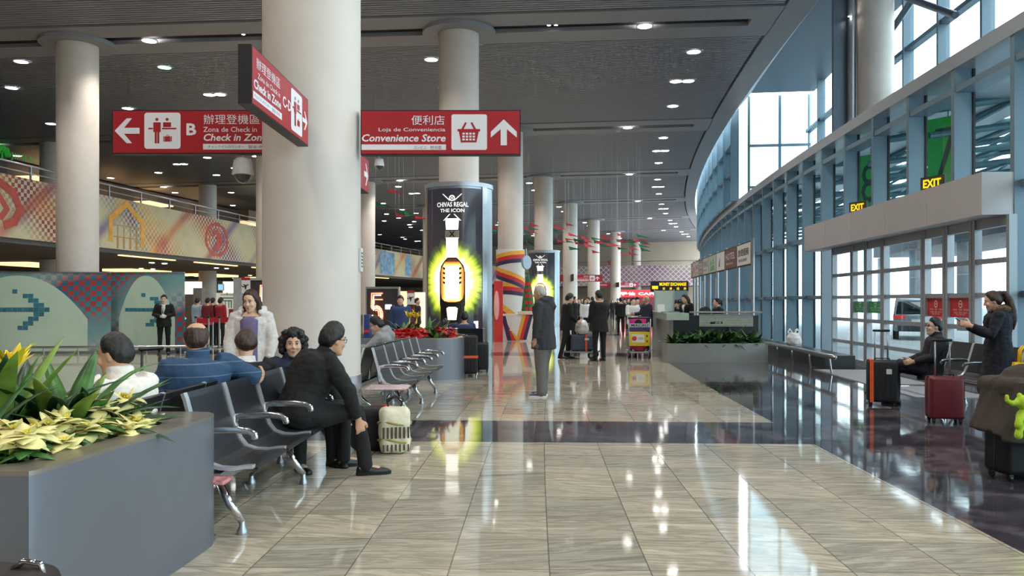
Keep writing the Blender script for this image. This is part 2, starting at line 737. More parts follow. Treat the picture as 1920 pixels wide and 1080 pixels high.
# sliding doors under it
RAILS = (.1, .52, 1.06, 1.6, 2.15, 2.72)
DV = [s_at(px, 9.95) for px in (1564, 1602, 1628, 1660, 1737, 1779, 1830, 1902)]
for i, (sb, sa) in enumerate(zip(DV, DV[1:])):
    dr = bpy.data.objects.new('door_%d' % (i + 1), None)
    COL.objects.link(dr)
    struct(dr)
    fr = MB()
    fr.cbox(sa + .012, sa + .1, 9.88, 10.0, 0, 2.84, 1)
    fr.cbox(sb - .1, sb - .012, 9.88, 10.0, 0, 2.84, 1)
    for z in RAILS:
        fr.cbox(sa + .1, sb - .1, 9.9, 9.99, z - (.1 if z < .2 else .04), z + (.12 if z > 2.6 else .04), 1)
    fr.build('frame', MT['findk'], dr)
    g = MB()
    sheet(g, sa + .1, sb - .1, 9.95, .1, 2.75)
    g.build('pane', MT['glass'], dr)
    if i in (1, 2, 4, 5):
        red = i > 2
        st = MB()
        st.cbox(sa + .1, sb - .1, 9.93, 9.94, 1.22 if red else 1.24, 1.56 if red else 1.5, 1)
        st.build('red_sticker' if red else 'green_sticker', M('sticker_red', (190, 40, 48), .5) if red else M('sticker_green', (40, 140, 80), .5), dr)['label'] = ('red' if red else 'green') + ' notice sticker on the glass'
        # white ring pictogram and two lines of lettering
        lg = MB()
        w_ = sb - sa - .2
        cs = (sa + sb) / 2
        for q in range(20):
            a0, a1 = 2 * pi * q / 20, 2 * pi * (q + 1) / 20
            pts = [(cs + r * cos(a), (1.45 if red else 1.44) + r * sin(a)) for a, r in ((a0, .05), (a1, .05), (a1, .066), (a0, .066))]
            lg.quad(*[P(x, 9.925, z) for x, z in pts])
        lg.quad(*[P(x, 9.925, z) for x, z in ((cs - .04, 1.445), (cs + .04, 1.445), (cs + .04, 1.46), (cs - .04, 1.46))])
        for zz, kk in ((1.34, .7), (1.29, .6), (1.255, .4)):
            if zz > (1.24 if red else 1.26):
                me = text_fit('NO ENTRY' if False else '|||| ||| ||||', w_ * kk, .028)
                for v in me.vertices:
                    v.co = P(cs + w_ * kk / 2 - v.co.x, 9.925, zz + v.co.y)
                lg.mesh(me)
        lg.build('lettering', MT['white'], dr, fix=False)
# ================================================================ COLUMNS
def column(k, d, r, z0, z1, label, disc=True):
    s = row(k) + .08
    p = P(s, d)
    t = thing('column', label, 'column', (p.x, p.y, 0), hd(s), 'round white hall columns')
    mb = MB()
    mb.lathe([(r, z0 + (.62 if z0 == 0 else 0)), (r, z1)], 48)
    mb.build('shaft', MT['column'], t, 'auto')
    if z0 == 0:
        mb = MB()
        mb.lathe([(r + .012, 0.0), (r + .012, .62)], 48)
        mb.build('base_sleeve', MT['steel'], t, 'auto')
    if disc:
        mb = MB()
        mb.lathe([(r + .02, z1 - .12), (1.05, z1 - .12), (1.05, z1), (r + .02, z1)], 40, caps=False)
        mb.build('capital_disc', MT['beam'], t, 'auto')
    return t


names0 = ['nearest and largest white round column, carrying the check-in signs',
          'white column rising out of the larger whisky advertising pylon',
          'white column with the striped wrap around its foot',
          'white column rising out of the smaller whisky advertising pylon',
          'white column carrying the far red direction sign, fifth of its row',
          'white column just behind the far red direction sign, sixth of its row',
          'slim far white column behind the green and red flags, seventh of its row',
          'far white column left of the yellow exchange sign, eighth of its row']
for k, lb in enumerate(names0):
    column(k, 0, .575, 0, CEIL, lb)
for k, lb in ((1, 'white column standing behind the green glass screen, far left'),
              (2, 'white column half hidden behind the left edge of the nearest column'),
              (3, 'white column just right of the nearest column, behind the neon number board'),
              (4, 'distant white column of the left row behind the tall advertising pylon'),
              (5, 'distant white column of the left row behind the striped wrap'),
              (6, 'farthest white column of the left row')):
    column(k, -11.6, .575, 0, CEIL, lb)
for k, lb in ((2, 'white column beside the green shop sign on the upper floor'),
              (3, 'white column passing the balustrade above the check-in queue'),
              (4, 'white column on the upper floor farther down the balustrade')):
    column(k, -22.8, .575, 0, CEIL, lb, False)
column(1, 11.6, .48, 5.87, 10.4, 'thick white column standing on the ledge inside the upper glazing', False)

mb = MB()
mb.tube([(0, 0, 5.87), (0, 0, 10.4)], .11, 20)
p = P(s_at(1597, 11.0), 11.0)
tag(mb.build('steel_pipe', MT['alum'], None, 'auto', p), 'slim silver vertical pipe beside the thick upper column', 'pipe')
mb = MB()
mb.box(-.2, .2, -.08, .08, 5.87, 10.4)
p = P(s_at(1575, 10.75), 10.75)
tag(mb.build('steel_post', M('post_blue_grey', (96, 108, 120), .4, .3), None, False, p, hd(25)), 'dark blue-grey flat post left of the silver pipe', 'post')
# steel bracing up in the bay
for a, b, lb in (((23.6, 12.3, 10.2), (20.2, 12.5, 8.4), 'diagonal steel brace right of the thick upper column'),
                 ((20.2, 12.5, 10.3), (24.0, 12.4, 9.3), 'upper steel brace meeting the diagonal one under the soffit')):
    mb = MB()
    mb.tube([P(*a), P(*b)], .09, 10)
    tag(mb.build('steel_brace', M('post_blue_grey', (96, 108, 120)), None, 'auto'), lb, 'brace')

# ================================================================ CEILING DOWNLIGHTS
_dl = MB()
_dl.lathe([(.17, -.001), (.17, -.03), (.2, -.03), (.2, .0)], 16, caps=False)
_dl.mi = 1
_dl.lathe([(.17, -.024), (.17, -.004)], 16)
DL = _dl.build('ceiling_downlight', [MT['white'], MT['lamp']])
bpy.context.scene.collection.objects.unlink(DL)
_used = [0]


def downlight(s, d, z, label, group, power=0, green=False, k=1.2):
    o = DL.copy()
    o.name = 'ceiling_downlight'
    if green:
        o.data = DL.data.copy()
        o.data.materials[1] = MT['lampg']
    COL.objects.link(o)
    o.location = P(s, d, z)
    o.scale = (k, k, 1)
    tag(o, label, 'downlight', group)
    if power:
        l = bpy.data.lights.new('downlight_beam', 'SPOT')
        l.energy = power
        l.spot_size = R_(125)
        l.spot_blend = .6
        l.shadow_soft_size = .17
        l.color = (1, .945, .87)
        lo = bpy.data.objects.new('downlight_beam', l)
        lo.location = (0, 0, -.06)
        lo.parent = o
        COL.objects.link(lo)
    return o


GR = {7.0: ('round bright downlight in the ceiling strip nearest the glass wall', 'downlights along the glass side'),
      -1.3: ('round bright downlight in the ceiling above the row of tall columns', 'downlights over the column row'),
      -10.3: ('round downlight in the dark ceiling left of the nearest column', 'downlights over the left column row'),
      -19.8: ('small downlight in the ceiling above the painted balustrade', 'downlights over the balustrade'),
      -27.0: ('small downlight deep over the upper floor shops', 'downlights over the upper floor')}
for k in range(-1, 7):
    for d, (lb, gr) in GR.items():
        if k < 0 and d < -15:
            continue
        far = k > 4
        pw = 0 if d < -15 else DOWNLIGHT_W
        for ds, dd in ((2.6, 0), (6.0, -.2), (6.0, .22), (9.7, 0)):
            main = dd in (0,)
            pwr = pw * (1.0 if main else 0)
            downlight(row(k) + ds, d + dd, CEIL, lb, gr, pwr if (not far or ds == 2.6) else 0, green=(k == 1 and d == -10.3 and ds == 2.6))
        downlight(row(k), d - 1.7 if d == 7.0 else d + 1.0, CEIL - .02, 'round bright downlight set in a dark ceiling slot', 'downlights in the ceiling slots', pw if d > -15 and not far else 0)
        if k in (1, 2, 3, 4) and d == -19.8:
            for ds, dd in ((1.6, 5.2), (4.4, 5.4), (4.4, 2.6), (7.6, 5.0), (7.6, 2.4), (10.9, 5.2), (10.9, 2.6), (3.2, -3.2), (8.4, -3.0)):
                downlight(row(k) + ds, d + dd, CEIL, lb, gr)
        if d > -12 and k in (0, 1, 2):
            for q in (-4.2, 3.9):
                o = downlight(row(k), d + q, CEIL + .09, 'tiny spot inside the dark ceiling slot', 'tiny spots in the ceiling slots', k=.3)

# ================================================================ DIRECTION SIGNS ON THE COLUMNS
SIGNRED = M('sign_red', (172, 34, 42), .45, var=.03, scale=2)
SIGNWH = M('sign_white', (236, 232, 234), .5, var=.01)


class Art:
    """flat sign artwork drawn on the XY plane in layers"""
    def __init__(self):
        self.parts = {}

    def mb(self, name):
        return self.parts.setdefault(name, MB())

    def poly(self, name, pts, z=.003):
        m = self.mb(name)
        m.face(m.verts([(x, y, z) for x, y in pts]))

    def rect(self, name, x0, y0, x1, y1, z=.003, r=0):
        if r:
            pts = []
            for cx, cy, a0 in ((x1 - r, y0 + r, -90), (x1 - r, y1 - r, 0), (x0 + r, y1 - r, 90), (x0 + r, y0 + r, 180)):
                for i in range(6):
                    a = R_(a0 + 90 * i / 5)
                    pts.append((cx + r * cos(a), cy + r * sin(a)))
        else:
            pts = [(x0, y0), (x1, y0), (x1, y1), (x0, y1)]
        self.poly(name, pts, z)

    def disc(self, name, x, y, r, z=.003, n=18):
        self.poly(name, [(x + r * cos(2 * pi * i / n), y + r * sin(2 * pi * i / n)) for i in range(n)], z)

    def text(self, name, s, x, y, w=None, h=None, bold=0.0, shear=0.0, z=.003):
        me = text_fit(s, w, h, bold, shear)
        self.mb(name).mesh(me, Matrix.Translation((x, y, z)))

    def arrow(self, name, x, y, s, dirn, z=.003):
        pts = [(-.5, 0), (-.02, .5), (.2, .5), (-.12, .12), (.5, .12), (.5, -.12), (-.12, -.12), (.2, -.5), (-.02, -.5)]
        rot = {'left': 0, 'up': -90, 'right': 180}[dirn]
        a = R_(rot)
        pts = [(x + s * (u * cos(a) - v * sin(a)), y + s * (u * sin(a) + v * cos(a))) for u, v in pts]
        # split so that the concave outline triangulates well
        m = self.mb(name)
        v = m.verts([(px_, py_, z) for px_, py_ in pts])
        for q in ((0, 8, 7, 6), (0, 3, 2, 1), (0, 6, 3), (3, 6, 5, 4)):
            m.face([v[i] for i in q])

    def build(self, parent, mats, mat):
        for n, m in self.parts.items():
            o = m.build(n, mats[n], parent, fix=False)
            o.data.transform(mat)


def checkin_pictogram(a, x, y, s):
    a.rect('pictogram_plate', x - s / 2, y - s / 2, x + s / 2, y + s / 2, .003, s * .08)
    k = s / 400.0
    z = .0055

    def rc(x0, y0, x1, y1):
        a.rect('pictogram', x + (x0 - 200) * k, y + (200 - y1) * k, x + (x1 - 200) * k, y + (200 - y0) * k, z)
    a.disc('pictogram', x + (140 - 200) * k, y + (200 - 75) * k, 17 * k, z)
    a.disc('pictogram', x + (252 - 200) * k, y + (200 - 75) * k, 17 * k, z)
    rc(100, 108, 182, 215)
    rc(116, 215, 138, 340)
    rc(144, 215, 166, 340)
    rc(208, 108, 296, 160)
    rc(45, 168, 96, 184)
    rc(196, 168, 355, 184)
    rc(212, 262, 222, 320)
    rc(226, 262, 288, 320)
    rc(292, 262, 304, 320)
    rc(244, 250, 248, 262)
    rc(268, 250, 272, 262)
    rc(244, 246, 272, 251)


SM = dict(face_panel=SIGNRED, lettering=SIGNWH, arrow=SIGNWH, pictogram_plate=SIGNWH, pictogram=SIGNRED, caption_strip=SIGNWH, caption=M('sign_ink', (70, 20, 26), .6))


def sign_box(name, label, W, H, T, loc, rz, art, group=None):
    """panel W x H drawn from its lower left corner, facing local -Y"""
    t = thing(name, label, 'sign', loc, rz, group)
    mb = MB()
    mb.box(0, W, .004, T, 0, H)
    mb.build('casing', M('sign_casing', (38, 32, 36), .5), t)
    a = Art()
    a.rect('face_panel', .012, .012, W - .012, H - .012, 0.0)
    art(a)
    a.build(t, SM, STAND)
    return t


def art_left(a):                 # arrow, pictogram, B, four lines
    k = .52 / 485.0
    y = lambda v: .52 - (v - 85) * k
    x = lambda v: (v - 60) * k
    a.arrow('arrow', x(228), y(315), 275 * k, 'left')
    checkin_pictogram(a, x(618), y(315), 400 * k)
    a.text('lettering', 'B', x(882), y(365), 110 * k, 132 * k, .03)
    a.text('lettering', '辦理登機區', x(1072), y(243), 618 * k, 108 * k, 0)
    a.text('lettering', 'Zona de Check in', x(1068), y(328), 592 * k, 56 * k, .004)
    a.text('lettering', 'Check in Zone', x(1072), y(428), 700 * k, 80 * k, .022, .2)
    a.rect('caption_strip', x(1066), y(522), x(1830), y(460))
    a.text('caption', 'チェックインカウンター', x(1122), y(507), 395 * k, 30 * k, .0, 0, .0055)
    a.text('caption', '탑승 수속', x(1570), y(507), 200 * k, 32 * k, .0, 0, .0055)


def art_right(a):                # convenience store
    k = .53 / 262.0
    y = lambda v: .53 - (v - 680) * k
    x = lambda v: (v - 872) * k
    a.text('lettering', '便利店', x(1170), y(768), 194 * k, 56 * k, 0)
    a.text('lettering', 'Loja de Conveniencia', x(978), y(812), 390 * k, 28 * k, .006)
    a.text('lettering', 'Convenience Store', x(880), y(866), 490 * k, 44 * k, .022, .2)
    a.rect('caption_strip', x(878), y(914), x(1372), y(882))
    a.text('caption', 'コンビニ', x(1185), y(909), 72 * k, 18 * k, 0, 0, .0055)
    a.text('caption', '편의점', x(1280), y(910), 64 * k, 20 * k, 0, 0, .0055)
    a.rect('pictogram_plate', x(1404), y(914), x(1612), y(706), .003, 12 * k)
    b = lambda pts: a.poly('pictogram', [(x(u), y(v)) for u, v in pts], .0055)
    b([(1440, 792), (1572, 792), (1572, 806), (1440, 806)][::-1])
    b([(1448, 806), (1564, 806), (1550, 870), (1460, 870)][::-1])
    b([(1462, 792), (1484, 752), (1494, 756), (1476, 792)][::-1])
    b([(1516, 756), (1526, 752), (1548, 792), (1534, 792)][::-1])
    for r_ in range(3):
        for c_ in range(4):
            u, v = 1468 + 20 * c_, 814 + 17 * r_
            a.rect('pictogram_plate', x(u), y(v + 11), x(u + 14), y(v), .0075)
    a.arrow('arrow', x(1710), y(811), 152 * k, 'up')


def art_front(a):                # the projecting one: lines, C-D, pictogram, arrow
    W = 1.9
    a.text('lettering', '辦理登機區', .12, .345, .72, .1, 0)
    a.text('lettering', 'Zona de Check in', .16, .265, .68, .05, .004)
    a.text('lettering', 'Check in Zone', .05, .155, .82, .085, .03)
    a.rect('caption_strip', .03, .06, .9, .125)
    a.text('caption', 'チェックインカウンター', .06, .077, .45, .03, 0, 0, .0055)
    a.text('caption', '탑승 수속', .58, .075, .24, .032, 0, 0, .0055)
    a.text('lettering', 'C-D', .93, .21, .3, .11, .02)
    checkin_pictogram(a, 1.44, .26, .43)
    a.arrow('arrow', 1.775, .25, .2, 'right')


def column_signs(k, far=False):
    c = P(row(k) + .08, 0)
    Y0 = c.y - .15 if k == 0 else c.y - .2
    lb = (lambda near, away: away if far else near)
    pre = 'far ' if far else ''
    g = None
    if k == 0:
        x0 = (210 - 960) / F * Y0
        sign_box('direction_sign', 'red sign left of the nearest column, white left arrow, letter B and check-in zone lettering', c.x - .5 - x0, .52, .12, (x0, Y0, 3.245), 0, art_left)
        sign_box('direction_sign', 'red convenience store sign right of the nearest column, basket pictogram and up arrow', 1.895, .53, .12, ((676 - 960) / F * Y0, Y0, 3.235), 0, art_right)
        sign_box('direction_sign', 'red sign jutting from the nearest column towards the camera, C-D lettering seen at an angle', 1.93, .52, .12, (-2.265, 6.93, 3.22), pi / 2, art_front)
        sign_box('direction_sign', 'red sign jutting away behind the nearest column, only a sliver with an arrow showing', 2.3, .52, .12, (-2.25, c.y + .65, 3.19), pi / 2, lambda a: a.arrow('arrow', 2.05, .26, .34, 'right'))
    else:
        sign_box('direction_sign', 'small distant red sign with white up arrow on the %s column' % ('fifth' if k == 4 else 'seventh'), 2.1, .54, .12, (c.x + .45, c.y - .1, 3.05), 0, art_right)
        sign_box('direction_sign', 'small distant red sign to the left side of the %s column' % ('fifth' if k == 4 else 'seventh'), 1.6, .54, .12, (c.x - 2.05, c.y - .1, 3.05), 0, art_left if False else (lambda a: a.text('lettering', '辦理登機區', .2, .2, .9, .14, 0)))
        sign_box('direction_sign', 'small distant red sign edge jutting forward from the %s column' % ('fifth' if k == 4 else 'seventh'), 1.8, .52, .12, (c.x + .1, c.y - 2.4, 3.05), pi / 2, art_front)


column_signs(0)
column_signs(4, True)
column_signs(6, True)

# small white notice plate on the right flank of the nearest column
c0 = P(row(0) + .08, 0)
a_ = R_(3)
mb = MB()
mb.box(-.005, .02, -.09, .09, 0, .28)
t = tag(mb.build('notice_plate', MT['white'], None, False, (c0.x + .575 * cos(a_), c0.y + .575 * sin(a_), 1.86), a_), 'white notice plate on the right flank of the nearest column', 'notice')
mb = MB()
for i in range(5):
    mb.box(.021, .023, -.06, .06, .05 + .04 * i, .07 + .04 * i)
mb.build('lettering', M('ink_grey', (90, 90, 95), .6), t)

# dome cameras hanging under the signs
for px, py, Y, w, lb in ((455.5, 297, 9.52, .255, 'large white dome security camera hanging under the check-in sign'),
                         (711, 297, 9.52, .12, 'small dome security camera hanging under the convenience store sign')):
    p = depth_px(px, py, Y)
    t = thing('dome_camera', lb, 'security camera', (p.x, p.y, p.z - w * 1.1))
    k = w / .255
    mb = MB()
    mb.lathe([(0.02 * k, .29 * k), (.07 * k, .285 * k), (.105 * k, .255 * k), (.128 * k, .10 * k), (.128 * k, .085 * k), (.11 * k, .08 * k)][::-1], 28)
    mb.build('housing', M('camera_shell', (205, 200, 198), .4), t, 'auto')
    mb = MB()
    mb.lathe([(.01 * k, -.02 * k), (.05 * k, -.008 * k), (.085 * k, .03 * k), (.1 * k, .08 * k)], 24)
    mb.build('dome', M('smoked_dome', (60, 56, 56), .08, coat=1), t, 'auto')
    mb = MB()
    mb.cyl(0, 0, .28 * k, .33 * k, .02 * k)
    mb.build('bracket', MT['white'], t)

# ================================================================ ADVERTISING PYLONS
def on_cyl(r, u, z):
    a = u / r
    return Vector((r * sin(a), -r * cos(a), z))


def wrap_rows(rows, r, n=8, uvc=None):         # rows: (z, u0, u1)
    m = MB()
    g = []
    for z, u0, u1 in rows:
        g.append(m.verts([on_cyl(r, u0 + (u1 - u0) * i / n, z) for i in range(n + 1)]))
    for a, b in zip(g, g[1:]):
        for i in range(n):
            m.face([a[i], a[i + 1], b[i + 1], b[i]])
    return m


def sym(prof):
    out = []
    for (z0, w0), (z1, w1) in zip(prof, prof[1:]):
        k = max(1, int(abs(z1 - z0) / .06))
        for i in range(k):
            f = i / k
            out.append((z0 + (z1 - z0) * f, -(w0 + (w1 - w0) * f), w0 + (w1 - w0) * f))
    out.append((prof[-1][0], -prof[-1][1], prof[-1][1]))
    return out


def glow_material():
    m = bpy.data.materials.new('backlit_burst_film')
    m.use_nodes = True
    nt = m.node_tree
    b = nt.nodes['Principled BSDF']
    tc = node(nt, 'ShaderNodeTexCoord')
    sp = node(nt, 'ShaderNodeSeparateXYZ')
    nt.links.new(tc.outputs['Object'], sp.inputs[0])
    x = sp.outputs[0]
    z = mth(nt, 'SUBTRACT', sp.outputs[2], 2.05)
    ang = mth(nt, 'ARCTAN2', z, x)
    cb = node(nt, 'ShaderNodeCombineXYZ')
    nt.links.new(mth(nt, 'MULTIPLY', ang, 3.2), cb.inputs[0])
    nz = node(nt, 'ShaderNodeTexNoise')
    nz.inputs['Scale'].default_value = 1.8
    nz.inputs['Detail'].default_value = 3
    nt.links.new(cb.outputs[0], nz.inputs['Vector'])
    zz = mth(nt, 'DIVIDE', z, 1.25)
    rad = mth(nt, 'SQRT', mth(nt, 'ADD', mth(nt, 'POWER', mth(nt, 'ABSOLUTE', x), 2.0), mth(nt, 'POWER', mth(nt, 'ABSOLUTE', zz), 2.0)))
    rad = mth(nt, 'ADD', rad, mth(nt, 'MULTIPLY', mth(nt, 'SUBTRACT', nz.outputs['Fac'], .5), .34))
    col = ramp(nt, rad, [(.46, (255, 255, 228)), (.58, (244, 240, 120)), (.70, (176, 194, 50)), (.82, (70, 84, 44)), (.96, (40, 38, 44))])
    nt.links.new(col, b.inputs['Base Color'])
    nt.links.new(col, b.inputs['Emission Color'])
    b.inputs['Emission Strength'].default_value = 1.1
    b.inputs['Roughness'].default_value = .12
    return m


ADGLOW = glow_material()
AD_W = M('backlit_white', (255, 252, 240), .4, var=0, emit=1.8)
AD_WT = M('backlit_lettering', (240, 238, 235), .4, var=0, emit=.8)
AD_AM = M('backlit_amber', (232, 150, 50), .4, var=.25, scale=3, emit=1.0)
AD_AL = M('backlit_pale_amber', (255, 248, 205), .4, var=.1, scale=3, emit=1.9)
AD_DK = M('ad_dark', (34, 32, 30), .3)


def bottle_material():
    m = bpy.data.materials.new('backlit_bottle')
    m.use_nodes = True
    nt = m.node_tree
    b = nt.nodes['Principled BSDF']
    tc = node(nt, 'ShaderNodeTexCoord')
    sp = node(nt, 'ShaderNodeSeparateXYZ')
    nt.links.new(tc.outputs['Object'], sp.inputs[0])
    x = mth(nt, 'MULTIPLY', mth(nt, 'ABSOLUTE', sp.outputs[0]), 2.9)
    z = mth(nt, 'ABSOLUTE', mth(nt, 'SUBTRACT', sp.outputs[2], 2.02))
    r = mth(nt, 'MAXIMUM', mth(nt, 'POWER', x, 1.3), mth(nt, 'MULTIPLY', mth(nt, 'POWER', mth(nt, 'MULTIPLY', z, 1.75), 3.0), .9))
    col = ramp(nt, r, [(.42, (255, 252, 224)), (.56, (255, 226, 130)), (.74, (236, 164, 64)), (.9, (186, 104, 44)), (1.0, (90, 52, 28))])
    nt.links.new(col, b.inputs['Base Color'])
    nt.links.new(col, b.inputs['Emission Color'])
    b.inputs['Emission Strength'].default_value = 1.0
    b.inputs['Roughness'].default_value = .15
    return m


BOTTLE = bottle_material()
PYL = M('pylon_silver', (176, 182, 192), .35, .6, var=.04, scale=2)


def pylon(k, label, r, zt):
    s = row(k) + .08
    p = P(s, 0)
    t = thing('advertising_pylon', label, 'advertising pylon', (p.x, p.y, 0), hd(s) * 1.3 - .02)
    mb = MB()
    prof = [(r - .02, 0), (r - .02, .12), (r, .12), (r, zt - .12), (r + .03, zt - .12), (r + .03, zt), (r - .3, zt)]
    mb.lathe(prof, 56)
    mb.build('shell', PYL, t, 'auto')
    A = .93
    for sg in (-1, 1):
        mb = wrap_rows([(z, sg * r * (A + .13) - .1, sg * r * (A + .13) + .1) for z in (.12, zt - .12)], r + .025, 3)
        mb.build('frame_strip', MT['steel'], t)
    z0, z1 = .3, zt - .18
    n = 30
    ad = wrap_rows([(z0 + (z1 - z0) * i / n, -r * A, r * A) for i in range(n + 1)], r + .012, 24)
    ad.build('poster', ADGLOW, t, True)
    kx = r / .96
    kz = (zt / 4.8)

    def layer(name, prof, rr, mat):
        pr = [(z * kz, w * kx) for z, w in prof]
        wrap_rows(sym(pr), r + rr, 8).build(name, mat, t)
    layer('bottle', [(1.47, .10), (1.50, .22), (1.57, .30), (1.72, .335), (2.25, .34), (2.36, .325), (2.48, .27), (2.58, .2), (2.66, .12)], .018, BOTTLE)
    layer('bottle_outline', [(1.36, .36), (1.44, .37), (2.27, .37), (2.48, .32), (2.62, .21), (2.7, .13)], .015, AD_DK)
    layer('bottle_neck', [(2.7, .17), (3.22, .17), (3.25, .19)], .018, AD_W)
    layer('neck_band', [(3.25, .2), (3.45, .2)], .018, M('ad_collar', (120, 116, 105), .4, emit=.25))
    layer('stopper', [(3.47, .17), (3.72, .19), (3.78, .2)], .018, AD_W)
    layer('reflection', [(.98, .12), (1.3, .16), (1.34, .1)], .018, AD_AL)
    layer('bottle_base', [(.9, .33), (1.62, .36)], .016, AD_DK)
    wrap_rows([(.86 * kz, .28 * kx, .34 * kx), (.36 * kz, .3 * kx, .3 * kx + .01)], r + .018, 2)
    lt = MB()

    def put(s_, zc, w, h, bold):
        me = text_fit(s_, w * kx, h * kz, bold)
        for v in me.vertices:
            v.co = on_cyl(r + .02, v.co.x - w * kx / 2, v.co.y + zc * kz)
        lt.mesh(me)
    put('CHIVAS REGAL', 4.1, .92, .13, .02)
    put('THE ICON', 3.95, .7, .1, .02)
    # crossed strokes and small crest above the name
    for (u0, zz0, u1, zz1) in ((-.27, 4.46, -.06, 4.27), (.27, 4.46, .06, 4.27), (-.24, 3.72, -.06, 3.9), (.24, 3.72, .06, 3.9)):
        pts = [(u0 - .02, zz0), (u0 + .02, zz0), (u1 + .02, zz1), (u1 - .02, zz1)]
        lt.quad(*[on_cyl(r + .02, u * kx, z * kz) for u, z in pts])
    for q in range(16):
        a0, a1 = 2 * pi * q / 16, 2 * pi * (q + 1) / 16
        lt.quad(*[on_cyl(r + .02, (rr * cos(a)) * kx, (4.34 + rr * sin(a)) * kz) for a, rr in ((a0, .055), (a1, .055), (a1, .085), (a0, .085))])
    for q in (45, 135):
        a = R_(q)
        dx, dz = .06 * cos(a), .06 * sin(a)
        lt.quad(*[on_cyl(r + .02, u * kx, (4.34 + z) * kz) for u, z in ((dx + .012, dz), (dx - .012, dz), (-dx - .012, -dz), (-dx + .012, -dz))])
    for (u, z, w) in ((.05, .78, .5), (.05, .68, .3)):
        me = text_fit('THE ART OF' if z > .7 else 'HOSTING', w * kx, .045 * kz, .01)
        for v in me.vertices:
            v.co = on_cyl(r + .02, v.co.x - .1, v.co.y + z * kz)
        if False:
            lt.mesh(me)
    lt.build('lettering', AD_WT, t, fix=False)
    # label monogram on the neck
    m_ = MB()
    for q in (50, 130):
        a = R_(q)
        dx, dz = .1 * cos(a), .1 * sin(a)
        m_.quad(*[on_cyl(r + .024, u * kx, (3.35 + z) * kz) for u, z in ((dx + .02, dz), (dx - .02, dz), (-dx - .02, -dz), (-dx + .02, -dz))])
    m_.build('neck_mark', AD_DK, t, fix=False)
    # dark writing strokes on the shoulder label
    m_ = MB()
    for i in range(4):
        for sg in (-1, 1):
            z = 2.36 - .13 * i
            m_.quad(*[on_cyl(r + .026, u * kx, zz * kz) for u, zz in ((sg * .2, z), (sg * .26, z + .02), (sg * .27, z + .08), (sg * .2, z + .06))])
    m_.build('label_mark', AD_DK, t, fix=False)
    # lit glass at the foot, right
    wrap_rows([(.45, .62 * kx, .76 * kx), (.95, .62 * kx, .76 * kx)], r + .02, 3).build('lit_glass', AD_W, t)
    return t


pylon(1, 'tall round pylon with a backlit whisky bottle poster around the second column', .96, 4.82)
pylon(3, 'smaller-looking whisky pylon farther back, behind the grey-haired man', 1.0, 4.65)

# ================================================================ STRIPED COLUMN WRAP AND PROMOTION STAND
STY, STR, STN = M('stripe_yellow', (238, 172, 60), .5), M('stripe_red', (206, 50, 48), .5), M('stripe_navy', (62, 46, 86), .5)
s = row(2) + .08
p = P(s, 0)
t = thing('column_wrap', 'white column wrap with yellow, red and navy ribbon stripes', 'column wrap', (p.x, p.y, 0), 0)
mb = MB()
mb.lathe([(.60, 0), (.66, 0), (.66, 3.85), (.60, 3.85)], 40)
mb.build('sleeve', MT['white'], t, 'auto')


def ribbon(pts, w, r, name, mat):
    m = MB()
    n = 10
    rows = []
    for (u0, z0), (u1, z1) in zip(pts, pts[1:]):
        for i in range(n):
            f = i / n
            rows.append((u0 + (u1 - u0) * f, z0 + (z1 - z0) * f))
    rows.append(pts[-1])
    g = [m.verts([on_cyl(r, u, z), on_cyl(r, u, z + w)]) for u, z in rows]
    for a, b in zip(g, g[1:]):
        m.face([a[0], b[0], b[1], a[1]])
    m.build(name, mat, t)


for z0, z1, wd in ((3.4, 3.66, .18), (2.95, 2.3, .18), (2.2, 2.05, .18), (1.5, .1, .30)):
    for i, (nm, mt) in enumerate((('yellow_stripe', STY), ('red_stripe', STR), ('navy_stripe', STN))):
        ribbon([(-.95, z0 - i * wd), (.0, (z0 + z1) / 2 - i * wd + .04), (.95, z1 - i * wd)], wd, .664 + .002 * i, nm, mt)

t = thing('promotion_stand', 'low promotion counter with zigzag coloured ribbons below the striped column', 'stand', ((940 - 960) / F * 30.0, 30.0, 0), 0)
mb = MB()
mb.box(0, 1.25, 0, .6, 0, 1.02)
mb.build('counter', MT['white'], t)
mb = MB()
mb.box(.62, 1.32, -.06, .66, 1.02, 1.12)
mb.build('counter_top', M('counter_cream', (222, 212, 190), .4), t)


def zig(x0, y0, x1, y1, w, mat, nm, o):
    m = MB()
    m.hexa([Vector(q) for q in ((x0, -.005 - o, y0), (x0 + w, -.005 - o, y0), (x0 + w, 0, y0), (x0, 0, y0), (x1, -.005 - o, y1), (x1 + w, -.005 - o, y1), (x1 + w, 0, y1), (x1, 0, y1))])
    m.build(nm, mat, t)


for i, (nm, mt) in enumerate((('yellow_ribbon', STY), ('red_ribbon', STR), ('navy_ribbon', STN))):
    zig(.55 + .13 * i, .05, .8 + .13 * i, 1.0, .13, mt, nm, .002)
    zig(.55 - .16 * i, .02, -.0 + .0 * i, .65 + .14 * i if i < 2 else .95, .16, mt, nm, .004 + .002 * i)
mb = MB()
mb.loft([[Vector((.28, -.012, .42)), Vector((.52, -.012, .34)), Vector((.52, -.012, .52))], [Vector((.28, -.002, .42)), Vector((.52, -.002, .34)), Vector((.52, -.002, .52))]])
mb.build('arrow_mark', MT['white'], t)
t = thing('display_panel', 'tall red lit panel with a pale oval left of the striped column', 'display panel', ((926 - 960) / F * 29.4, 29.4, 0), 0)
mb = MB()
mb.box(0, .33, 0, .5, 0, 2.25)
mb.build('panel', M('panel_red', (206, 52, 50), .4, var=.12, scale=2), t)
mb = MB()
mb.ball((.1, 0, 1.35), (.1, .012, .55), 20, 12)
mb.build('oval_mark', M('panel_pink', (240, 170, 160), .5), t, True)

